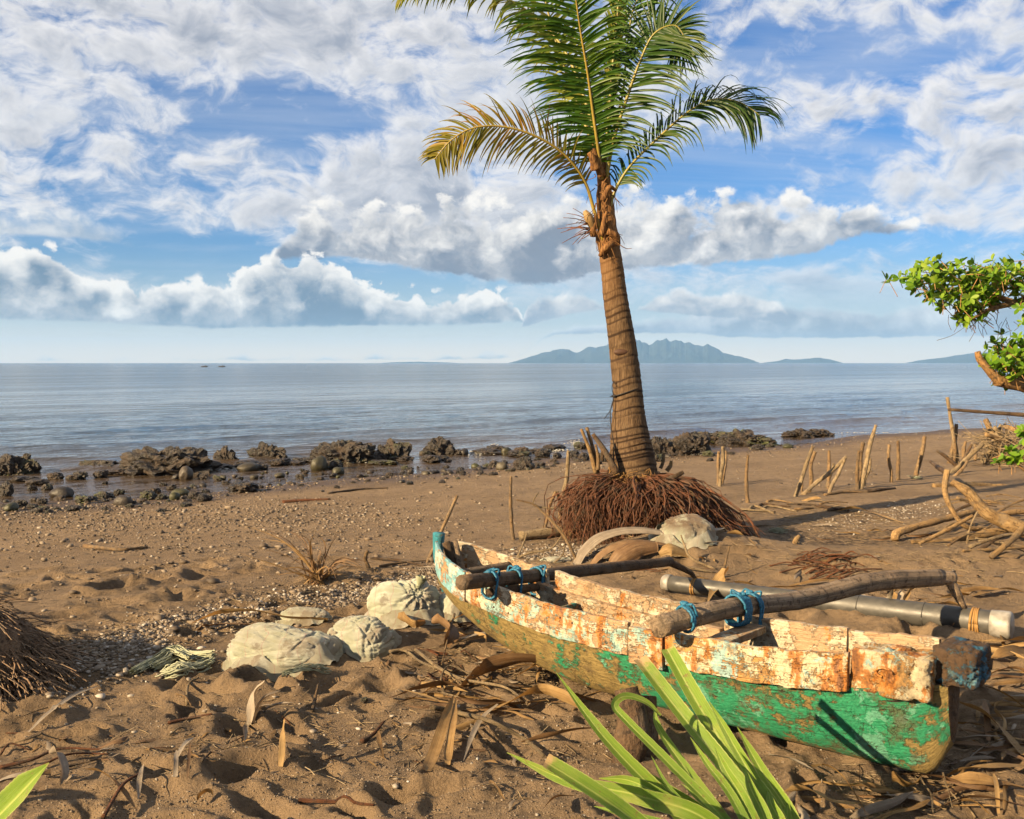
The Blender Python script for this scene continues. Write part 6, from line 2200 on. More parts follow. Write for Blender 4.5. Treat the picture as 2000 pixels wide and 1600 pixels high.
    if neck:
        nx, nz, ln = neck
        p0 = Vector((nx * hw, -0.25 * hw * depth, nz * hh))
        bpy.context.view_layer.update()
        mb = MB()
        rs = np.random.RandomState(seed)
        for k in range(26):
            a_ = k / 26.0 * 6.28
            d = Vector((math.cos(a_) * 0.6 + 0.45, math.sin(a_) * 0.5, 0.75 + 0.3 * rs.rand())).normalized()
            q = p0 + d * ln * rs.uniform(.7, 1.1)
            path = spline([p0 + Vector((0, 0, -0.02)), p0 + d * ln * 0.3 * 0.4, q], 5)
            w_ = np.array([0.010, 0.010, 0.02, 0.03, 0.034])
            mb.ribbon(path, w_, unit(np.cross(np.gradient(path, axis=0), np.array([0.3, 0.2, 1.0]))), cup=0.2)
        th = np.linspace(0, 12.56, 24)
        mb.tube(np.array([[p0.x + 0.016 * math.cos(t), p0.y + 0.016 * math.sin(t), p0.z + 0.0008 * k] for k, t in enumerate(th)]), 0.004, 4)
        q = mb.build('tied_neck', M['net'])
        q.parent = o
    return o


sack(545, 1306, 232, 88, 'big slumped pale sack lying flat, foremost of the row of sacks', 3, 0.70, None, 0.24, 0.15, 0.35)
sack(700, 1276, 156, 84, 'pale sack leaning between the foremost sack and the knotted one', 7, 0.85, None, 0.16, -0.2, 0.3)
sack(790, 1216, 168, 92, 'plump pale sack with knotted neck beside the hull', 11, 0.85, (0.30, 0.52, 0.09), 0.12, 0.0, 0.05)
sack(590, 1214, 100, 30, 'small flat half-buried sack behind the foremost sack', 15, 0.7, None, 0.2, 0.0, 0.6)
sack(882, 1216, 88, 74, 'small puckered sack wedged against the bow of the canoe', 19, 0.9, (0.2, 0.55, 0.06), 0.14, 0.3, 0.0)
sack(1338, 1064, 130, 70, 'sand-covered torn sack before the palm roots', 23, 0.8, None, 0.22, -0.2, 1.0)
sack(1085, 1098, 60, 12, 'scrap of white sack flat on the gravel behind the canoe', 27, 0.6, None, 0.3, 0.2, 0.4)


def build_rag():
    rs = np.random.RandomState(6)
    g = gp(352, 1318)
    mb = MB()
    runs = [[(262, 1322), (300, 1300), (340, 1276), (368, 1290), (412, 1290)], [(325, 1325), (352, 1318), (385, 1312), (412, 1300)], [(300, 1312), (330, 1298), (345, 1285), (372, 1296)], [(330, 1322), (348, 1312), (372, 1318)]]
    for run in runs:
        base = spline([gp(x, y, 0.03) for x, y in run], 24)
        for k in range(26):
            off = rs.randn(3) * np.array([0.022, 0.022, 0.012])
            p = base + off + np.cumsum(rs.randn(24, 3), 0) * 0.0022
            p[:, 2] = np.maximum(p[:, 2], H(p[:, 0], p[:, 1]) + 0.004)
            mb.tube(p, 0.0042, 4, False)
    tag(mb.build('frayed_net', M['net']), 'frayed pale green netting rag in the sand left of the sacks', 'net')
    mb = MB()
    run = [gp(555, 1322, .01), gp(600, 1312, .02), gp(640, 1314, .01)]
    base = spline(run, 16)
    for k in range(22):
        p = base + rs.randn(3) * np.array([0.01, 0.025, 0.006]) + np.cumsum(rs.randn(16, 3), 0) * 0.003
        mb.tube(p, 0.0028, 4, False)
    tag(mb.build('frayed_net', M['net']), 'thin frayed fringe in front of the foremost sack', 'net')
    for (px, py, s, lab) in ((1520, 1040, .16, 'wad of pale net lying in the dark hollow right of the roots'), (1185, 1178 + 150, .14, 'white wispy net scrap just below the middle of the hull'), (1790, 935, .12, 'white rag at the foot of the leaning beach stake')):
        mb = MB()
        c = np.array(gp(px, py, 0.02))
        for k in range(60):
            p = c + np.cumsum(rs.randn(12, 3) * np.array([1, 0.8, 0.25]), 0) * s * 0.12
            p[:, 2] = np.maximum(p[:, 2], H(p[:, 0], p[:, 1]) + 0.003)
            mb.tube(p, 0.0025, 3, False)
        tag(mb.build('net_scrap', M['net']), lab, 'net')


build_rag()


def build_hay():
    """heap of dry straw cut by the left edge"""
    rs = np.random.RandomState(2)
    c = gp(-84, 1330)
    root = empty('straw_heap', c, 'heap of dry brown straw cut off by the left edge', 'straw heap')
    V, F = _ICO[4]
    hh = 0.46
    P = V * np.array([0.50, 0.45, hh])
    P = P * (1 + 0.15 * fbm(V * 2, 3, 0.5, 4))[:, None]
    P[:, 2] = np.maximum(P[:, 2], -0.08)
    mb = MB(); mb.add(P + np.array(c), [tuple(f) for f in F])
    o = mb.build('heap_body', M['hay'], root); strip_attrs(o, V[:, 2] * 6, V[:, 0] * 6)
    mb = MB()
    al, ac = [], []
    for k in range(3200):
        a = rs.uniform(-math.pi, math.pi) if k % 3 else rs.uniform(-1.9, 0.7)
        t = rs.rand() ** 0.7
        top = np.array(c) + np.array([math.cos(a) * 0.5 * (1 - t) + rs.randn() * .02, math.sin(a) * 0.45 * (1 - t), hh * t + 0.03])
        ln = rs.uniform(0.12, 0.42)
        d = np.array([math.cos(a), math.sin(a), -0.85]) + rs.randn(3) * 0.38
        e = top + unit(d) * ln
        e[2] = max(e[2], hz(e[0], e[1]) + 0.005) if k % 4 == 0 else max(e[2], c.z + 0.0)
        mb.tube(spline([top, (top + e) / 2 + np.array([math.cos(a), math.sin(a), 1]) * 0.03 + rs.randn(3) * 0.012, e], 4), rs.uniform(0.0022, 0.0055), 3, False)
        al.append(np.repeat(np.linspace(0, 1, 4), 3)); ac.append(np.full(12, rs.rand() * 20))
    o = mb.build('straw', M['hay'], root)
    o['kind'] = 'stuff'
    strip_attrs(o, np.concatenate(al), np.concatenate(ac))


build_hay()


# ---------------------------------------------------------------- dry leaves and twigs on the sand
def leaf(pts, wpx, mat, label, cat='dry leaf', group=None, name='dry_leaf', tilt=0.0, cup=0.12, seed=0, n=None, taper=(0.35, 1.0, 1.0, 0.75, 0.05), curl=0.0, across=4, y0=None):
    P = []
    for q in pts:
        x, y = q[0], q[1]
        l = q[2] if len(q) > 2 else 0.0
        P.append(gp(x, y, 0.012 + l))
    n = n or (10 + 8 * len(pts))
    path = spline(P, n)
    gz = H(path[:, 0], path[:, 1])
    path[:, 2] = np.maximum(path[:, 2], gz + 0.006)
    sc = float(np.mean(path[:, 1])) / FPX
    w = wpx * sc * np.interp(np.linspace(0, 1, n), np.linspace(0, 1, len(taper)), taper)
    T = unit(np.gradient(path, axis=0))
    rs = np.random.RandomState(seed)
    hor = unit(np.cross(T, np.array([0, 0, 1.0])))
    upv = np.cross(hor, T)
    a = tilt + curl * np.linspace(-1, 1, n) + 0.25 * np.array([math.sin(3.0 * i / n * 2 + seed) for i in range(n)])
    side = hor * np.cos(a)[:, None] + upv * np.sin(a)[:, None]
    nrm_ = np.cross(side, T)
    nrm_ = nrm_ * np.sign(nrm_[:, 2:3] + 1e-6)
    path = path + upv * (np.abs(np.sin(a)) * w * 0.42)[:, None]
    mb = MB()
    mb.ribbon(path, w, side, cup, nrm_, across)
    o = mb.build(name, M[mat])
    k = across + 1
    strip_attrs(o, np.repeat(np.linspace(0, 1, n) * 2.0, k), np.tile(np.linspace(-1, 1, k), n))
    return tag(o, label, cat, group)


def twig2(pts, wpx, mat, label, group=None, name='dry_twig', seed=0, cat='twig'):
    P = [gp(q[0], q[1], 0.008 + (q[2] if len(q) > 2 else 0.0)) for q in pts]
    n = 6 * len(P)
    path = spline(P, n)
    path[:, 2] = np.maximum(path[:, 2], H(path[:, 0], path[:, 1]) + 0.004)
    r = wpx * 0.5 * float(np.mean(path[:, 1])) / FPX
    mb = MB()
    mb.tube(path, np.linspace(r, r * 0.5, n), 6, True, 0.15, seed)
    o = mb.build(name, M[mat])
    strip_attrs(o, np.repeat(np.linspace(0, 1, n), 6), np.tile(np.linspace(0, 1, 6), n))
    return tag(o, label, cat, group)


def build_litter():
    L, T = leaf, twig2
    # between the sacks and the hull
    L([(900, 1352), (950, 1338, .04), (1020, 1332, .08), (1110, 1340, .08), (1186, 1350, .03)], 44, 'dry_brown', 'broad brown dried leaf arching below the middle of the hull', tilt=0.9, seed=1)
    L([(1010, 1336, .03), (1080, 1322, .08), (1150, 1335, .08), (1190, 1362, .02)], 26, 'dry_leaf', 'paler curled leaf lying on the broad brown one below the hull', tilt=0.4, seed=2)
    L([(757, 1362, .05), (835, 1384, .05), (910, 1408, .02), (950, 1412)], 15, 'dry_leaf', 'long narrow leaf blade pointing left with a dark shadow beneath', tilt=0.3, taper=(0.02, .7, 1, 1, .6), seed=3)
    L([(930, 1410), (985, 1396, .03), (1050, 1384, .06), (1100, 1395, .05), (1142, 1405, .03)], 30, 'dry_leaf', 'bright tan twisted leaf in the sand left of the green blades', tilt=0.8, curl=0.5, taper=(.2, .8, 1, 1, .4), seed=4)
    L([(760, 1372, .01), (820, 1366, .03), (880, 1358, .03), (950, 1368, .02)], 26, 'dry_brown', 'dark brown leaf lying behind the long narrow blade', tilt=0.5, seed=5)
    T([(841, 1402, .05), (900, 1418, .06), (958, 1438, .06), (1024, 1466, .05), (1062, 1500, .05)], 11, 'pale_twig', 'tan leaf stalk running down to the cut green blade')
    L([(1020, 1468, .03), (1080, 1462, .04), (1140, 1452, .05), (1190, 1448, .05)], 22, 'dry_brown', 'brown folded leaf at the end of the tan stalk', tilt=0.5, taper=(.4, .9, 1, 1, .8), seed=6)
    L([(886, 1392, .08), (868, 1440, .06), (846, 1490, .02), (832, 1514)], 24, 'dry_leaf', 'left blade of the upright pair of tan leaves in the foreground', tilt=0.2, taper=(.1, .8, 1, 1, .7), seed=7)
    L([(890, 1394, .08), (886, 1440, .06), (878, 1480, .03), (874, 1500)], 18, 'dry_leaf', 'right blade of the upright pair of tan leaves in the foreground', tilt=-0.2, taper=(.1, .8, 1, 1, .6), seed=8)
    L([(972, 1398, .05), (945, 1420, .04), (925, 1445, .02), (905, 1492)], 13, 'dry_grey', 'grey narrow leaf standing right of the upright tan pair', seed=9)
    L([(739, 1448, .04), (742, 1470, .03), (750, 1490)], 9, 'dry_leaf', 'tiny pointed tan leaf standing in the sand', seed=10)
    L([(956, 1530), (968, 1548, .01), (986, 1568)], 11, 'dry_leaf', 'small tan sliver on the sand at bottom centre', seed=11)
    L([(700, 1490), (718, 1496, .01), (736, 1504)], 8, 'dry_leaf', 'small tan sliver left of the tiny pointed leaf', seed=12)
    L([(1060, 1598, .02), (1090, 1580, .03), (1130, 1570, .02)], 14, 'dry_brown', 'curled brown strip at the bottom edge of the picture', tilt=0.8, seed=13)
    T([(706, 1452), (730, 1440, .01), (750, 1420, .02)], 10, 'twig_red', 'short thick red brown twig beside the tiny pointed leaf')
    g = 'red rootlets by the sacks'
    rs = np.random.RandomState(12)
    for k in range(12):
        x, y = rs.uniform(855, 930), rs.uniform(1275, 1335)
        T([(x, y), (x + rs.uniform(-30, 30), y + rs.uniform(-18, 18), .02), (x + rs.uniform(-50, 50), y + rs.uniform(-25, 25))], rs.uniform(2, 4), 'twig_red', 'thin red rootlet on the sand between the sacks and the hull', g, 'rootlet', k, 'rootlet')
    T([(760, 1282, .02), (790, 1285, .04), (820, 1310, .05), (850, 1316, .03), (884, 1320, .02)], 7, 'pale_twig', 'pale curved root lying right of the middle sack')
    T([(868, 1372, .03), (862, 1345, .06), (880, 1325, .07), (925, 1340, .05)], 5, 'pale_twig', 'white looping twig over the long narrow blade')
    T([(862, 1366, .03), (900, 1378, .03), (932, 1396, .02)], 5, 'pale_twig', 'white straight twig leading to the stalk')
    T([(812, 1290, .06), (850, 1318, .05), (900, 1345, .05), (985, 1362, .05), (1030, 1384, .02)], 8, 'pale_twig', 'long tan stem crossing in front of the broad brown leaf')
    T([(888, 1230, .10), (876, 1262, .06), (862, 1310, .02)], 5, 'stake_wood', 'thin stick leaning beside the curled husk')
    L([(776, 1226, .03), (792, 1236, .02), (812, 1244, .02), (832, 1234, .03)], 30, 'dry_leaf', 'cup-shaped tan husk between two sacks', 'husk', None, 'husk', 1.0, 0.35, 14, taper=(.6, 1, 1, .8, .4))
    L([(842, 1236, .03), (862, 1244, .04), (878, 1260, .03), (868, 1272, .01)], 34, 'dry_brown', 'pinkish brown curled husk next to the hull', 'husk', None, 'husk', 0.9, 0.4, 15, taper=(.5, 1, 1, .9, .5))
    L([(878, 1226, .02), (915, 1222, .05), (972, 1238, .02)], 20, 'dry_leaf', 'tan strip tucked under the bow beside the small sack', tilt=0.7, seed=16)
    L([(890, 1260, .0), (940, 1262, .03), (985, 1250, .02)], 14, 'dry_grey', 'grey strip below the tan strip at the bow', tilt=0.5, seed=17)
    L([(1000, 1290), (1030, 1292, .03), (1062, 1300, .03)], 14, 'dry_leaf', 'little tan leaf stalk touching the keel', seed=18)
    L([(1038, 1288, .02), (1060, 1296, .05), (1088, 1306, .02)], 30, 'dry_leaf', 'crumpled tan leaf end touching the keel', tilt=0.9, cup=0.3, seed=19, taper=(.2, 1, .7, 1, .3))
    for k in range(10):
        x, y = rs.uniform(900, 985), rs.uniform(1205, 1240)
        T([(x, y), (x + rs.uniform(-25, 25), y + rs.uniform(-8, 8), .03), (x + rs.uniform(-45, 45), y + rs.uniform(-10, 10))], rs.uniform(2.5, 5), 'twig_red', 'red brown stem in the trash under the bow', 'stems under the bow', 'stem', k)
    # behind the sacks
    L([(375, 1222), (430, 1214, .03), (500, 1212, .04), (570, 1222, .03), (640, 1218)], 26, 'dry_leaf', 'long tan palm blade behind the foremost sack', tilt=0.5, seed=20, taper=(.1, .9, 1, 1, .5))
    L([(385, 1236), (430, 1230, .02), (500, 1232, .02), (560, 1240)], 18, 'dry_brown', 'darker blade under the long tan palm blade', tilt=0.4, seed=21)
    # left foreground
    for k, (tx, ty, w, l, m) in enumerate(((518, 1322, 22, .16, 'longest, pointing up'), (549, 1330, 16, .13, 'middle'), (578, 1344, 15, .10, 'right hand'), (535, 1350, 12, .10, 'small inner'), (478, 1402, 12, .04, 'short left hand'))):
        L([(488 + k * 3, 1420 - k), ((488 + tx) / 2 - 2, (1420 + ty) / 2 + 20, l * .45), (tx, ty + 70, l)], w, 'dry_grey', m + ' blade of the grey dried leaf fan in the left foreground', tilt=0.2, cup=0.25, seed=30 + k, taper=(.5, 1, 1, .8, .05))
    L([(558, 1418 + 60, .16), (553, 1460 + 25, .08), (549, 1502)], 13, 'dry_leaf', 'pale strip standing upright in the sand, right of the grey leaf fan', seed=36, taper=(.7, 1, 1, 1, .8))
    L([(166, 1517, .02), (200, 1538, .04), (235, 1560, .03), (268, 1594, .01)], 20, 'dry_leaf', 'tan blade crossed by a red twig at bottom left', tilt=0.5, seed=37)
    T([(202, 1600), (240, 1560, .05), (275, 1525, .03)], 9, 'twig_red', 'red brown twig crossing the tan blade at bottom left')
    T([(0, 1502), (60, 1496, .02), (120, 1478, .03), (212, 1468)], 8, 'twig_red', 'long red brown twig at the left edge of the sand')
    T([(60, 1512), (130, 1486, .02), (212, 1476)], 6, 'twig_red', 'second red brown twig alongside the long one at left')
    T([(120, 1504), (160, 1498, .01), (210, 1482)], 6, 'dark_wood', 'dark twig just below the red pair at left')
    T([(0, 1478), (20, 1464, .02), (60, 1468)], 5, 'twig_red', 'small red stem at the very left edge')
    T([(328, 1415), (372, 1408, .01), (414, 1398)], 7, 'twig_red', 'reddish stick lying left of the grey leaf fan')
    L([(56, 1434), (100, 1402, .02), (145, 1370, .02), (190, 1345)], 12, 'dry_grey', 'long grey blade on the sand below the straw heap', seed=38, taper=(.3, 1, 1, .8, .3))
    T([(0, 1462), (60, 1450, .01), (100, 1428)], 4, 'pale_twig', 'thin pale stem left of the long grey blade')
    T([(365, 1380), (368, 1350, .03), (388, 1332, .02)], 6, 'pale_twig', 'pale hooked twig below the frayed rag')
    T([(345, 1358), (362, 1372, .02), (374, 1382)], 5, 'stake_wood', 'brown twig tied up with the pale hooked one')
    T([(610, 1392), (622, 1346 + 20, .08)], 8, 'stake_wood', 'small brown stick standing right of the grey leaf fan')
    T([(585, 1567), (650, 1574, .01), (730, 1576)], 10, 'twig_red', 'straight red brown stick lying at the bottom of the sand')
    L([(96, 1492, .03), (112, 1505, .05), (124, 1530, .03), (118, 1540)], 22, 'dry_grey', 'curled pale husk strip by the green leaf tip at bottom left', 'husk', None, 'husk', 0.8, 0.3, 39)
    L([(60, 1530, .02), (82, 1540, .04), (100, 1530, .02)], 26, 'dry_grey', 'crumpled pale husk behind the green leaf tip at bottom left', 'husk', None, 'husk', 0.5, 0.3, 40)
    L([(128, 1532), (145, 1528, .02), (158, 1524)], 8, 'dry_grey', 'small pale scrap right of the curled husk strip', seed=41)
    L([(345, 1492, .05), (344, 1505, .03), (343, 1524)], 9, 'dry_grey', 'short pale peg of leaf standing in the sand', seed=42, taper=(.3, 1, 1, 1, 1))
    L([(372, 1484, .06), (368, 1510, .02), (366, 1528)], 7, 'dry_brown', 'short brown peg of leaf standing beside the pale one', seed=43)
    L([(346, 1486), (362, 1470, .03), (380, 1452, .02)], 11, 'dry_grey', 'rolled grey leaf lying by the two pegs', seed=44)
    T([(395, 1490), (412, 1478, .01), (424, 1476)], 5, 'dark_wood', 'dark chip of wood right of the two pegs')
    L([(270, 1580, .03), (272, 1560, .05), (276, 1535, .05), (282, 1508, .03)], 10, 'dry_grey', 'twisted grey strip above the crossing twig at bottom left', curl=0.9, seed=45)
    T([(330, 1440), (350, 1428, .01), (365, 1425)], 4, 'pale_twig', 'short white twig in the left foreground')
    L([(388, 1580, .02), (402, 1574, .04), (416, 1570, .02)], 16, 'dry_leaf', 'crumpled orange leaf at bottom left of centre', tilt=.7, cup=.4, seed=46)
    # right foreground beyond the end of the canoe
    R = [((1885, 1342, .03), (1940, 1370, .05), (2010, 1408, .03), 20, 'dry_leaf', 'upper long leaf slanting off the right edge past the end of the hull'),
         ((1875, 1388, .02), (1930, 1432, .05), (2000, 1492, .03), 28, 'dry_leaf', 'wide tan leaf slanting down right of the hull end'),
         ((1862, 1456), (1930, 1476, .03), (2010, 1502, .02), 17, 'dry_brown', 'brown blade below the wide tan leaf right of the hull'),
         ((1790, 1502), (1825, 1510, .02), (1858, 1522, .02), 14, 'dry_grey', 'grey blade directly under the rotten hull corner'),
         ((1850, 1524), (1920, 1518, .03), (2010, 1512, .03), 24, 'dry_leaf', 'level tan blade at right below the hull end'),
         ((1757, 1520), (1815, 1536, .03), (1880, 1552, .02), 20, 'dry_brown', 'brown blade below the grey one under the hull corner'),
         ((1855, 1540, .02), (1930, 1552, .04), (2010, 1562, .03), 32, 'dry_leaf', 'bright wide tan blade at the lower right edge'),
         ((1820, 1590), (1900, 1576, .02), (2010, 1590, .02), 18, 'dry_brown', 'dull blade in the lower right corner'),
         ((1922, 1398, .07), (1926, 1425, .05), (1930, 1452), 15, 'dry_brown', 'brown leaf piece standing upright right of the hull'),
         ((1910, 1440), (1950, 1446, .02), (2010, 1436, .02), 14, 'dry_grey', 'short pale strip right of the upright brown leaf'),
         ((1925, 1305, .02), (1960, 1296, .04), (2010, 1285, .03), 26, 'dry_leaf', 'tan blade behind the blue end block'),
         ((1930, 1328, .01), (1970, 1322, .03), (2010, 1330, .02), 22, 'dry_brown', 'brown blade below the tan one behind the blue end block'),
         ((1915, 1262, .02), (1960, 1270, .04), (2010, 1262, .02), 22, 'dry_leaf', 'crumpled tan leaf between the float cap and the end block'),
         ((1880, 1500), (1920, 1480, .03), (1960, 1456, .02), 12, 'dry_grey', 'thin grey blade crossing the brown one at right'),
         ((1940, 1530, .03), (1946, 1560, .04), (1950, 1604, .02), 9, 'dry_leaf', 'thin upright stem crossing the bright wide blade'),
         ((1870, 1572, .0), (1900, 1588, .03), (1930, 1606, .02), 14, 'dry_leaf', 'short tan blade at the bottom right')]
    for k, (a, b, c, w, m, lab) in enumerate(R):
        L([a, b, c], w, m, lab, tilt=(0.3, 0.6, -0.2, 0.5)[k % 4], seed=60 + k, curl=(0.3, -0.4, 0.2)[k % 3], taper=(.35, .9, 1, .9, .5))
    L([(1585, 1515, .03), (1612, 1524, .05), (1645, 1552, .06), (1672, 1584, .04), (1690, 1606, .02)], 17, 'dry_leaf', 'curled orange leaf blade curving down at bottom right', tilt=.8, curl=.6, seed=80, taper=(.6, 1, .6, .6, .5))
    L([(1500, 1478), (1545, 1496, .02), (1590, 1518, .02)], 9, 'dry_grey', 'thin grey stem leading to the curled orange blade', seed=81)
    L([(1536, 1572, .04), (1580, 1578, .05), (1630, 1588, .03), (1706, 1584, .02)], 34, 'dry_leaf', 'broad dull tan leaf at the bottom beside the green blades', tilt=.3, seed=82)
    L([(1742, 1558, .03), (1765, 1566, .04), (1792, 1560, .03)], 60, 'dry_leaf', 'square tan husk at the bottom right', 'husk', None, 'husk', .5, .2, 83, taper=(.8, 1, 1, 1, .8))
    T([(1787, 1495, .02), (1800, 1540, .03), (1818, 1572, .04), (1822, 1604, .03)], 6, 'pale_twig', 'thin grey stem curving down from the hull corner')
    T([(1905, 1600), (1850, 1560, .04), (1842, 1540, .06), (1860, 1590, .02)], 4, 'pale_twig', 'fine looping stem at lower right')
    # bundles behind the canoe
    for k, (x0, y0, x1, y1, w) in enumerate(((1740, 1196, 1752, 1150, 13), (1750, 1198, 1768, 1148, 12), (1752, 1196, 1796, 1150, 14), (1730, 1192, 1744, 1168, 10), (1760, 1198, 1782, 1160, 10))):
        L([(x0, y0), ((x0 + x1) / 2, (y0 + y1) / 2 + 14, .08), (x1, y1 + 40, .20)], w, 'dry_grey' if k % 2 else 'dry_leaf', ('tallest', 'second', 'rightmost', 'shortest left', 'inner')[k] + ' blade of the dry tuft between boom and float', tilt=.2, seed=90 + k)
    L([(1384, 1184, .02), (1402, 1172, .10), (1424, 1166, .20)], 30, 'dry_leaf', 'orange fan-shaped leaf standing beside the thick boom', tilt=.2, cup=.3, seed=96, taper=(.15, .5, .9, 1, .9))
    for k, (a, b, c, w, m, lab) in enumerate((((1420, 1140), (1470, 1152, .02), (1530, 1166), 15, 'dry_leaf', 'tan blade lying on the far side of the thin pipe'),
                                               ((1560, 1172), (1610, 1180, .02), (1660, 1178), 14, 'dry_leaf', 'tan blade lying behind the sleeve of the float'),
                                               ((1640, 1176), (1670, 1170, .03), (1700, 1176), 18, 'dry_grey', 'grey crumpled leaf behind the thick boom'),
                                               ((1310, 1110), (1350, 1116, .02), (1395, 1120), 8, 'pale_twig', ''),
                                               ((1900, 1168), (1950, 1160, .02), (2010, 1162), 16, 'dry_leaf', 'tan blade on the sand mound beyond the float cap'),
                                               ((1820, 1186), (1860, 1190, .02), (1890, 1200), 12, 'dry_leaf', 'small tan blade just before the boom elbow'),
                                               ((1635, 1000), (1680, 1004, .03), (1765, 1024), 16, 'dry_leaf', 'long tan palm blade lying alone on the beach beyond the roots'),
                                               ((1420, 1050, .02), (1450, 1060, .04), (1480, 1074), 16, 'dry_leaf', 'pale split blade right of the sandy sack'),
                                               ((1370, 1058, .02), (1395, 1050, .05), (1420, 1042, .04), 18, 'dry_grey', 'grey pointed sheath right of the sandy sack'),
                                               ((1430, 1178), (1480, 1160, .02), (1560, 1150), 10, 'dry_leaf', 'slim blade near the thin pipe'))):
        if m == 'pale_twig':
            T([a, b, c], w, m, 'thin pale stick lying beside the far boom')
        else:
            L([a, b, c], w, m, lab, seed=100 + k, tilt=(0.2, 0.5)[k % 2], taper=(.4, 1, 1, .8, .2))
    # red rootlet clump behind the booms
    for k in range(34):
        x, y = rs.normal(1620, 38), rs.normal(1106, 12)
        a = rs.uniform(-.5, .5)
        ln = rs.uniform(25, 75)
        T([(x - ln * .6, y - a * ln * .3), (x, y - 2, .03), (x + ln * .6, y + a * ln * .35)], rs.uniform(2.5, 5), 'twig_red', 'reddish rootlet in the clump on the sand mound behind the booms', 'rootlets of the red clump', 'rootlet', k, 'rootlet')
    # palm sheaths before the roots
    def sheath(pts, Y, wpx, mat, label, name, cat, cup, lean, taper):
        """curved palm sheath seen side on: path in the picture at distance Y, gutter opening away and down"""
        path = spline([at(x, y, Y + dy) for x, y, dy in pts], 44)
        path[:, 2] = np.maximum(path[:, 2], H(path[:, 0], path[:, 1]) + 0.01)
        w = wpx * Y / FPX * np.interp(np.linspace(0, 1, 44), np.linspace(0, 1, len(taper)), taper)
        T_ = unit(np.gradient(path, axis=0))
        side = unit(np.cross(T_, np.array([0, -math.sin(lean), math.cos(lean)])))
        up_ = np.cross(side, T_)
        up_ = up_ * np.sign(up_[:, 2:3] + 1e-6)
        mb = MB()
        k = 8
        rows = []
        for j in range(k + 1):
            q = j / k * 2 - 1
            rows.append(path + side * (w * .5 * math.sin(q * 1.35) / math.sin(1.35))[:, None] - up_ * (cup * w * (1 - math.cos(q * 1.35)))[:, None])
        g_ = np.stack(rows, 1)
        g_ = g_ + (0.008 * fbm(g_.reshape(-1, 3) * 9, 3, .5, 3)).reshape(44, k + 1)[..., None] * up_[:, None]
        mb.sheet(g_, 0.012)
        o = mb.build(name, M[mat])
        al_, ac_ = np.repeat(np.linspace(0, 2, 44), k + 1), np.tile(np.linspace(-1, 1, k + 1), 44)
        strip_attrs(o, np.tile(al_, 2), np.tile(ac_, 2))
        tag(o, label, cat)
    ys_ = gp(1200, 1092).y
    sheath([(1118, 1112, 0), (1138, 1072, .05), (1170, 1044, .12), (1225, 1030, .18), (1290, 1036, .2), (1345, 1054, .2)], ys_, 34, 'dry_grey', 'big arched grey palm sheath with dark hollow under it', 'palm_sheath', 'palm sheath', .30, .15, (.5, .8, 1, 1, .7, .25))
    sheath([(1150, 1108, -.1), (1178, 1076, -.05), (1225, 1056, 0), (1290, 1060, .05), (1335, 1076, .1)], ys_, 26, 'dry_brown', 'smaller brown palm sheath under the big arched one', 'palm_sheath', 'palm sheath', .3, .2, (.4, .8, 1, .8, .3))
    sheath([(1195, 1102, -.2), (1215, 1082, -.2), (1245, 1066, -.15), (1285, 1064, -.1)], ys_, 44, 'dry_brown', 'orange fibre husk lying under the arched sheath', 'husk', 'husk', .5, .9, (.6, 1, .9, .5))
    sheath([(1285, 1078, -.1), (1310, 1066, -.1), (1345, 1078, -.05)], ys_, 34, 'dry_leaf', 'small orange husk right of the arched sheath', 'husk', 'husk', .5, .6, (.5, 1, .5))
    a, b = gp(1016, 1056, .05), gp(1108, 1046, .06)
    stick('cut_log', [a, (a + b) / 2, b], [0.05, 0.055, 0.05], 'pale_twig', 'pale peeled log lying left of the palm roots', 'log', None, 10, 16, 0.12, 4)
    a, b = gp(1098, 1052, .04), gp(1132, 1050, .05)
    stick('cut_log', [a, (a + b) / 2, b], [0.045, 0.05, 0.03], 'tree_bark', 'short orange brown log end next to the pale peeled log', 'log', None, 10, 12, 0.25, 5)
    a = gp(1225, 1482); b = at(1222, 1345, a.y + 0.10)
    stick('prop_log', [a - Vector((0, 0, .03)), (a + b) / 2 + Vector((0.03, 0, 0)), b], [0.075, 0.080, 0.07, 0.06], 'dark_wood', 'upright grey brown log end propping the canoe behind the green blades', 'log', None, 14, 20, 0.18, 6)
    a = gp(1262, 1470); b = at(1262, 1360, a.y + 0.10)
    stick('prop_log', [a - Vector((0, 0, .03)), (a + b) / 2, b], [0.06, 0.065, 0.05], 'dark_wood', 'darker log end beside the upright propping log', 'log', None, 12, 18, 0.2, 7)
    # beach debris
    T([(166, 1068), (200, 1075, .02), (240, 1078, .02), (288, 1070)], 10, 'stake_wood', 'crooked stick lying on the open beach at left')
    T([(552, 982), (590, 980, .01), (645, 976)], 9, 'twig_red', 'reddish stick on the open beach before the reef')
    T([(640, 965), (700, 958, .01), (758, 954)], 5, 'dark_wood', 'thin dark stick on the open beach behind the reddish one')
    T([(1690, 962), (1716, 960, .02), (1748, 955)], 9, 'dark_wood', 'dark short pole lying among the beach stakes')
    T([(1610, 968), (1650, 964, .02), (1695, 962)], 7, 'stake_wood', 'brown pole lying in line with the dark one among the stakes')
    T([(725, 1092), (780, 1100, .02), (832, 1108)], 7, 'dark_wood', 'dark stick pointing at the bow from the left')
    T([(740, 1108), (790, 1104, .02), (840, 1096)], 6, 'stake_wood', 'brown stick crossing the dark one left of the bow')
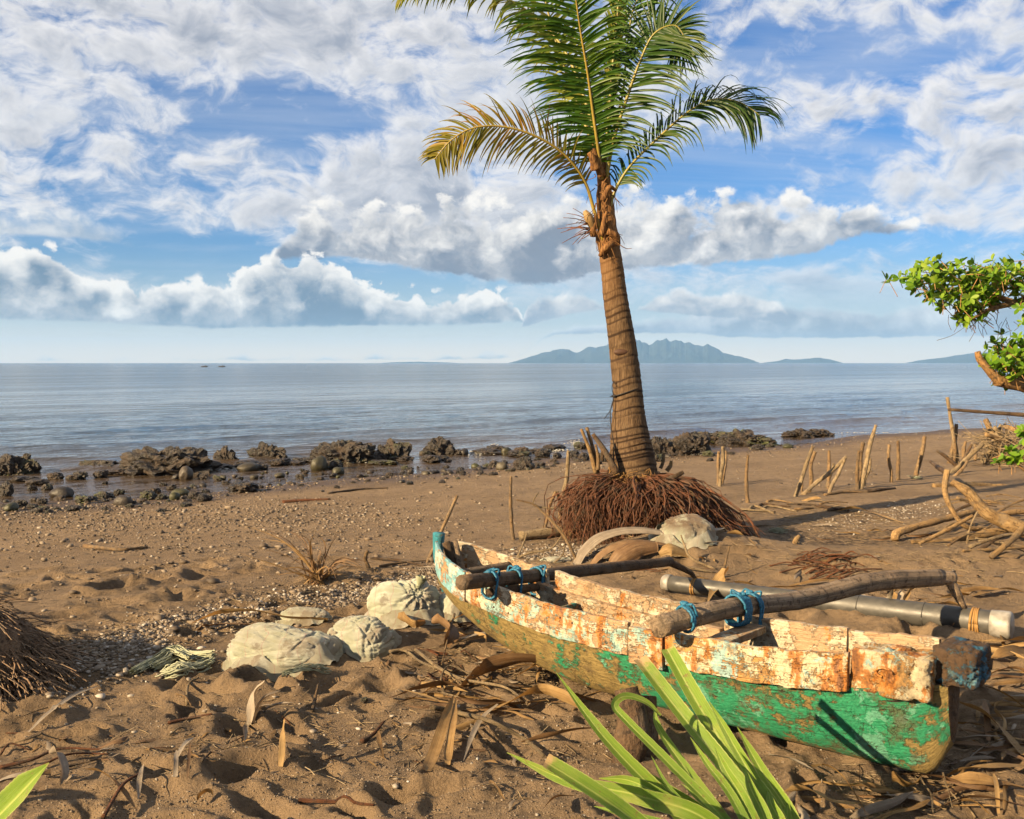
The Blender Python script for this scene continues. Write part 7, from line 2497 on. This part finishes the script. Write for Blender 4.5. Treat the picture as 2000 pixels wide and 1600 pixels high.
    for k in range(14):
        x, y = rs.uniform(1440, 1630), rs.uniform(978, 1000)
        T([(x, y), (x + rs.uniform(10, 30), y + rs.uniform(-5, 5), .02), (x + rs.uniform(30, 70), y + rs.uniform(-6, 8))], rs.uniform(3, 7), ('pale_twig', 'stake_wood', 'dark_wood')[k % 3], 'stick in the drift line right of the palm roots', 'sticks in the drift line', 'drift_stick', k, 'stick')
    # dead tuft on the beach
    root = gp(622, 1140)
    tuft = empty('dead_tuft', root, 'dead spiky brown plant tuft standing on the beach left of the bow', 'plant')
    for k in range(46):
        a = rs.uniform(0, 6.28)
        up = rs.uniform(0.08, 0.42) if k % 3 else rs.uniform(0.3, 0.62)
        d = np.array([math.cos(a) * rs.uniform(.1, .4) - (.22 if k % 3 == 0 else 0), math.sin(a) * .25, up])
        p = spline([np.array(root) + rs.randn(3) * [.05, .04, .0], np.array(root) + d * .6 + rs.randn(3) * .03, np.array(root) + d + np.array([d[0] * .4, 0, -up * (.15 if k % 3 == 0 else .55)])], 8)
        mb = MB()
        mb.ribbon(p, 0.016 * np.array([.7, 1, 1, .9, .7, .5, .3, .05]), unit(np.cross(np.gradient(p, axis=0), rs.randn(3))), 0.2)
        o = mb.build('blade', M['dry_brown'] if k % 2 else M['dry_leaf'], tuft)
        strip_attrs(o, np.repeat(np.linspace(0, 1, 8), 3), np.tile([-1, 0, 1], 8))
    # little dried frond like a comb
    fr = empty('comb_frond', gp(835, 1122), 'small bleached comb-like frond lying against the bow', 'dry frond')
    a, b = np.array(gp(808, 1116, .02)), np.array(gp(866, 1120, .04))
    mb = MB(); mb.tube(spline([a, (a + b) / 2 + [0, 0, .02], b], 10), 0.008, 5)
    o = mb.build('rib', M['dry_grey'], fr); strip_attrs(o, np.zeros(50), np.zeros(50))
    for k in range(13):
        p = a + (b - a) * (k / 12.0)
        q = spline([p, p + np.array([.02, -.05, .03]), p + np.array([.05, -.13, -.01])], 5)
        q[:, 2] = np.maximum(q[:, 2], H(q[:, 0], q[:, 1]) + .004)
        mb = MB(); mb.ribbon(q, 0.016 * np.array([.8, 1, .9, .6, .1]), np.array([1, .2, 0]), .2)
        o = mb.build('blade', M['dry_grey'], fr); strip_attrs(o, np.repeat(np.linspace(0, 1, 5), 3), np.tile([-1, 0, 1], 5))

    # ---- loose bits, each a thing, sharing a few shapes
    rs = np.random.RandomState(31)
    tw_me, lf_me = [], []
    for k in range(7):
        mb = MB()
        p = spline([(-.5, 0, 0), (-.15, rs.uniform(-.06, .06), rs.uniform(.0, .04)), (.2, rs.uniform(-.06, .06), rs.uniform(0, .04)), (.5, rs.uniform(-.05, .05), 0)], 8)
        mb.tube(p, np.linspace(.022, .012, 8), 5, True, .15, k)
        o = mb.mesh('twig_bit', M[('twig_red', 'stake_wood', 'pale_twig', 'dark_wood')[k % 4]])
        for nm, arr in (('along', np.repeat(np.linspace(0, 1, 8), 5)), ('across', np.tile(np.linspace(0, 1, 5), 8))):
            t = o.attributes.new(nm, 'FLOAT', 'POINT'); t.data.foreach_set('value', arr.astype(np.float32))
        tw_me.append(o)
        mb = MB()
        p = spline([(-.5, 0, 0), (-.1, rs.uniform(-.1, .1), rs.uniform(.03, .12)), (.25, rs.uniform(-.1, .1), rs.uniform(.0, .12)), (.5, rs.uniform(-.1, .1), .02)], 8)
        w = np.array([.03, .12, .17, .18, .16, .12, .07, .01]) * rs.uniform(.7, 1.2)
        sd = np.stack([np.zeros(8), np.cos(np.linspace(-.6, .9, 8)), np.sin(np.linspace(-.6, .9, 8))], -1)
        mb.ribbon(p, w, sd, .2, None, 2)
        o = mb.mesh('leaf_scrap', M[('dry_leaf', 'dry_brown', 'dry_grey')[k % 3]])
        for nm, arr in (('along', np.repeat(np.linspace(0, 1, 8), 3)), ('across', np.tile([-1.0, 0, 1], 8))):
            t = o.attributes.new(nm, 'FLOAT', 'POINT'); t.data.foreach_set('value', arr.astype(np.float32))
        lf_me.append(o)
    zones = [([(0, 1480), (400, 1450), (800, 1440), (1050, 1480)], 150, 50, .30, 'in the left foreground'), ([(760, 1290), (900, 1320), (1100, 1330)], 60, 26, .20, 'between the sacks and the hull'),
             ([(1300, 1120), (1600, 1130), (1950, 1130)], 70, 30, .25, 'on the mound behind the booms'), ([(1700, 1560), (1900, 1480), (1980, 1420)], 50, 40, .12, 'beyond the near end of the canoe'),
             ([(1130, 1075), (1300, 1080), (1450, 1070)], 50, 12, .13, 'around the palm sheaths')]
    for zi, (poly, sx, sy, share, where) in enumerate(zones):
        for kind, mes, cnt in (('twig', tw_me, int(150 * share)), ('leaf', lf_me, int(150 * share))):
            sp = px_spots(rs, poly, cnt, sx * .6, sy * .6)
            for (x, y) in sp:
                me = mes[rs.randint(7)]
                o = link('twig_bit' if kind == 'twig' else 'leaf_scrap', me)
                ln = rs.uniform(.05, .20) if kind == 'twig' else rs.uniform(.05, .16)
                o.location = (x, y, hz(x, y) + 0.006)
                o.scale = (ln, ln * (.6 if kind == 'twig' else 1), ln)
                o.rotation_euler = (rs.uniform(-.4, .4), rs.uniform(-.25, .25), rs.uniform(0, 6.28))
                tag(o, ('small loose twig ' if kind == 'twig' else 'small scrap of dry leaf ') + where, 'twig' if kind == 'twig' else 'dry leaf', ('loose twigs ' if kind == 'twig' else 'leaf scraps ') + where)
    bl_me = []
    for k in range(9):
        mb = MB()
        p = spline([(-.5, 0, 0), (-.2, rs.uniform(-.08, .08), rs.uniform(.01, .07)), (.15, rs.uniform(-.10, .10), rs.uniform(.01, .08)), (.5, rs.uniform(-.12, .12), rs.uniform(0, .05))], 16)
        w = np.interp(np.linspace(0, 1, 16), [0, .15, .5, .8, 1], [.03, .07, .09, .06, .004]) * rs.uniform(.6, 1.3)
        tw = rs.uniform(-1.2, 1.2) + np.linspace(-.5, .7, 16) * rs.uniform(.3, 1.3)
        sd = np.stack([np.zeros(16), np.cos(tw), np.sin(tw)], -1)
        mb.ribbon(p, w, sd, .25, None, 4)
        o = mb.mesh('loose_dry_leaf', M[('dry_leaf', 'dry_brown', 'dry_grey', 'dry_leaf')[k % 4]])
        for nm, arr in (('along', np.repeat(np.linspace(0, 2, 16), 5)), ('across', np.tile(np.linspace(-1, 1, 5), 16))):
            t = o.attributes.new(nm, 'FLOAT', 'POINT'); t.data.foreach_set('value', arr.astype(np.float32))
        bl_me.append(o)
    for poly, cnt, sx, sy, where in (([(1900, 1600), (1960, 1480), (1970, 1340), (1960, 1260)], 46, 45, 28, 'beyond the near end of the canoe'), ([(820, 1390), (1000, 1340), (1150, 1360)], 26, 50, 22, 'below the middle of the hull'),
                                     ([(1350, 1130), (1600, 1170), (1850, 1175)], 26, 60, 22, 'on the mound behind the booms'), ([(880, 1235), (980, 1270), (1060, 1300)], 14, 22, 10, 'under the bow'), ([(1560, 1580), (1720, 1560), (1800, 1590)], 16, 40, 16, 'at the bottom edge right of the green blades'),
                                     ([(1480, 1010), (1650, 1040), (1800, 1060)], 18, 50, 14, 'in the dark hollow right of the roots')):
        for (x, y) in px_spots(rs, poly, cnt, sx, sy):
            o = link('loose_dry_leaf', bl_me[rs.randint(9)])
            ln = rs.uniform(.18, .48)
            o.location = (x, y, hz(x, y) + 0.02)
            o.scale = (ln, ln, ln)
            o.rotation_euler = (rs.uniform(-.3, .3), rs.uniform(-.22, .15), rs.choice([0, math.pi]) + rs.normal(.2, .6))
            tag(o, 'loose dry blade ' + where, 'dry leaf', 'loose blades ' + where)
    # fine straw
    mb = MB()
    for poly, n, sx, sy in (([(60, 1300), (250, 1240), (560, 1185), (880, 1130)], 420, 50, 22), ([(780, 1280), (950, 1310), (1150, 1330)], 260, 60, 25), ([(1150, 1075), (1450, 1075), (1950, 1110)], 420, 60, 25),
                            ([(200, 1420), (700, 1430), (1100, 1470)], 240, 150, 60), ([(1500, 1000), (1700, 1030), (1950, 1080)], 420, 60, 18), ([(1700, 1560), (1850, 1500), (1980, 1400)], 220, 60, 50), ([(900, 1100), (1050, 1090), (1150, 1070)], 160, 40, 12)):
        sp = px_spots(rs, poly, n, sx, sy)
        z = H(sp[:, 0], sp[:, 1])
        for (x, y), zz in zip(sp, z):
            a = rs.uniform(0, 6.28); ln = rs.uniform(.02, .09)
            d = np.array([math.cos(a) * ln, math.sin(a) * ln, rs.uniform(-.1, .25) * ln])
            p0 = np.array([x, y, zz + .004])
            mb.tube(np.array([p0 - d, p0 + rs.randn(3) * .004, p0 + d]), rs.uniform(.0012, .003), 3, False)
    o = mb.build('straw_litter', M['pale_twig'])
    tag(o, 'fine dry straw strewn over the sand', None, None, 'stuff')


build_litter()


# ---------------------------------------------------------------- pandanus blades in the foreground
def blade(parent, pts, wpx, taper, mat='pandanus', cup=0.22, roll=0.0, cut=False, yw=None, label=None):
    P = [at(x, y, Y) for x, y, Y in pts]
    n = 64
    path = spline(P, n)
    sc = (yw or float(np.mean(path[:, 1]))) / FPX
    w = 0.86 * wpx * sc * np.interp(np.linspace(0, 1, n), np.linspace(0, 1, len(taper)), taper)
    w = w * (1 + 0.018 * np.array([(-1) ** i for i in range(n)]))
    T_ = unit(np.gradient(path, axis=0))
    view = unit(path - np.array([0, 0, CAM_H]))
    base = unit(np.cross(T_, np.array([0.25, -0.75, 0.6])))
    nn = np.cross(base, T_)
    side = base * math.cos(roll) + nn * math.sin(roll)
    mb = MB()
    nr_ = np.cross(T_, side)
    nr_ = nr_ * np.sign((nr_ * np.array([0.2, -0.7, 0.6])).sum(1))[:, None]
    mb.ribbon(path, w, side, cup, nr_, 6)
    o = mb.build('leaf', M[mat], parent)
    strip_attrs(o, np.repeat(np.linspace(0, 1, n) * (1.0 if cut else 0.96), 7), np.tile(np.linspace(-1, 1, 7), n))
    if label:
        o['label'] = label
    return o


def build_pandanus():
    base = gp(1530, 1760)
    root = empty('pandanus_plant', base, 'green strap-leaved pandanus plant in the right foreground before the canoe', 'plant')
    by = base.y
    tp = (.75, 1, 1, .85, .6, .04)
    ct = (.75, 1, 1, 1, .95, .85)
    B = lambda *a, **k: blade(root, *a, **k)
    B([(1500, 1740, by), (1400, 1660, by + .05), (1300, 1565, by + .10), (1180, 1440, by + .18), (1086, 1314, by + .28)], 44, tp)
    B([(1540, 1740, by), (1490, 1600, by + .12), (1415, 1500, by + .28), (1330, 1395, by + .46), (1248, 1288, by + .66)], 46, ct, cut=True, label='blade with pale cut tip')
    B([(1560, 1740, by), (1515, 1600, by + .12), (1440, 1495, by + .30), (1372, 1390, by + .48), (1303, 1268, by + .70)], 44, ct, roll=.25, label='broad blade reaching highest over the hull')
    B([(1480, 1760, by), (1390, 1610, by - .06), (1250, 1555, by - .04), (1110, 1525, by + .02), (990, 1470, by + .10)], 42, tp, roll=.5)
    B([(1470, 1790, by), (1330, 1680, by - .18), (1220, 1590, by - .20), (1140, 1535, by - .2), (1064, 1488, by - .18)], 46, ct, roll=-.2, cut=True, label='dark blade with brown cut end')
    B([(1500, 1740, by), (1430, 1620, by + .02), (1310, 1495, by + .10), (1225, 1410, by + .16), (1200, 1378, by + .2), (1222, 1360, by + .24), (1262, 1372, by + .26), (1290, 1398, by + .26)], 24, (.8, 1, 1, .9, .8, .7, .6, .3), label='blade bent over at its top')
    B([(1510, 1740, by), (1420, 1610, by + .1), (1330, 1490, by + .2), (1285, 1420, by + .26), (1278, 1380, by + .3)], 26, tp)
    B([(1560, 1740, by), (1490, 1560, by + .2), (1430, 1450, by + .3), (1385, 1370, by + .38)], 30, tp, roll=.4)
    B([(1590, 1740, by), (1545, 1600, by + .15), (1490, 1510, by + .25), (1440, 1420, by + .3)], 36, tp, roll=.3)
    B([(1480, 1740, by), (1360, 1600, by + .0), (1300, 1530, by + .06), (1272, 1476, by + .1)], 14, tp, label='thin yellow tipped blade')
    B([(1500, 1740, by), (1420, 1640, by), (1300, 1560, by + .02), (1230, 1525, by + .08), (1170, 1520, by + .12)], 34, tp, roll=.6)
    B([(1440, 1740, by), (1330, 1600, by + .12), (1270, 1540, by + .2), (1232, 1500, by + .24)], 30, tp)
    B([(1500, 1780, by), (1380, 1700, by - .15), (1290, 1640, by - .2), (1200, 1610, by - .15)], 42, tp)
    for k, (tx, ty, mx, my, w_) in enumerate(((1395, 1455, 1450, 1560, 30), (1330, 1530, 1410, 1600, 30), (1455, 1500, 1490, 1590, 34), (1250, 1500, 1370, 1585, 28), (1500, 1540, 1525, 1610, 30), (1160, 1575, 1320, 1625, 34), (1348, 1440, 1425, 1550, 24), (1540, 1560, 1550, 1640, 28))):
        B([(1520 + 6 * k, 1750, by), ((1520 + mx) / 2 + 8, (1750 + my) / 2, by + .02), (mx, my, by + .08), ((mx + tx) / 2 - 6, (my + ty) / 2 - 4, by + .13), (tx, ty, by + .2)], w_, tp, roll=(.4, -.2, .2, .6)[k % 4])
    # blades on the far side of the plant, below and beyond the frame
    rs = np.random.RandomState(9)
    for k in range(14):
        a = rs.uniform(-1.3, 0.5)
        d = np.array([math.sin(a), -math.cos(a), 0])
        ln = rs.uniform(.45, .75)
        p0 = np.array(base) + rs.randn(3) * [.05, .05, 0]
        pts = [p0, p0 + d * ln * .4 + [0, 0, ln * .25], p0 + d * ln * .8 + [0, 0, ln * .30], p0 + d * ln * 1.1 + [0, 0, ln * rs.uniform(.1, .3)]]
        path = spline(pts, 40)
        T_ = unit(np.gradient(path, axis=0))
        side = unit(np.cross(T_, np.array([0, 0, 1.0]) + .2 * rs.randn(3)))
        mb = MB()
        mb.ribbon(path, .078 * np.interp(np.linspace(0, 1, 40), np.linspace(0, 1, 6), tp), side, .22, None, 6)
        o = mb.build('leaf', M['pandanus'], root)
        strip_attrs(o, np.repeat(np.linspace(0, 1, 40) * .96, 7), np.tile(np.linspace(-1, 1, 7), 40))
    # second plant, only one leaf of which enters the picture at the lower left
    b2 = gp(-190, 1700)
    r2 = empty('pandanus_plant', b2, 'single glossy green leaf tip poking in at the bottom left corner', 'plant')
    blade(r2, [(-230, 1860, b2.y - .1), (-120, 1740, b2.y - .3), (-30, 1625, b2.y - .5), (40, 1550, b2.y - .6), (96, 1490, b2.y - .65)], 72, (.6, .9, 1, 1, .85, .03), cup=.2, roll=.2)
    for k in range(7):
        a = rs.uniform(-1.9, -0.6)
        d = np.array([math.sin(a), -math.cos(a), 0])
        ln = rs.uniform(.5, .8)
        p0 = np.array(b2)
        path = spline([p0, p0 + d * ln * .3 + [0, 0, ln * .45], p0 + d * ln * .8 + [0, 0, ln * .55], p0 + d * ln + [0, 0, ln * .4]], 30)
        T_ = unit(np.gradient(path, axis=0))
        mb = MB()
        mb.ribbon(path, .07 * np.interp(np.linspace(0, 1, 30), np.linspace(0, 1, 6), tp), unit(np.cross(T_, np.array([0, 0, 1.0]))), .22, None, 6)
        o = mb.build('leaf', M['pandanus'], r2)
        strip_attrs(o, np.repeat(np.linspace(0, 1, 30) * .96, 7), np.tile(np.linspace(-1, 1, 7), 30))


build_pandanus()


# ---------------------------------------------------------------- two tiny boats far out
for (px, lab) in ((400, 'left of two tiny fishing boats far out near the horizon'), (434, 'right of two tiny fishing boats far out near the horizon')):
    Yb = 560.0
    c = Vector(((px - 1000) / FPX * Yb, Yb, WATER_Z))
    mb = MB()
    path = spline([c + Vector((-1.9, 0, .55)), c + Vector((-1.0, 0, .25)), c + Vector((1.0, 0, .25)), c + Vector((1.9, 0, .6))], 12)
    mb.tube(path, np.array([.05, .2, .3, .35, .38, .38, .38, .38, .35, .3, .2, .05]), 8)
    mb.tube(spline([c + Vector((-2.2, -1.4, .12)), c + Vector((2.0, -1.4, .12))], 4), .08, 6)
    for dx in (-.9, .9):
        mb.tube(spline([c + Vector((dx, 0, .6)), c + Vector((dx, -1.4, .15))], 4), .05, 5)
    mb.tube(spline([c + Vector((.4, 0, .5)), c + Vector((.4, 0, 1.25))], 4), [.22, .2, .16, .13], 6)
    tag(mb.build('fishing_boat', M['farboat']), lab, 'boat', 'fishing boats on the horizon')
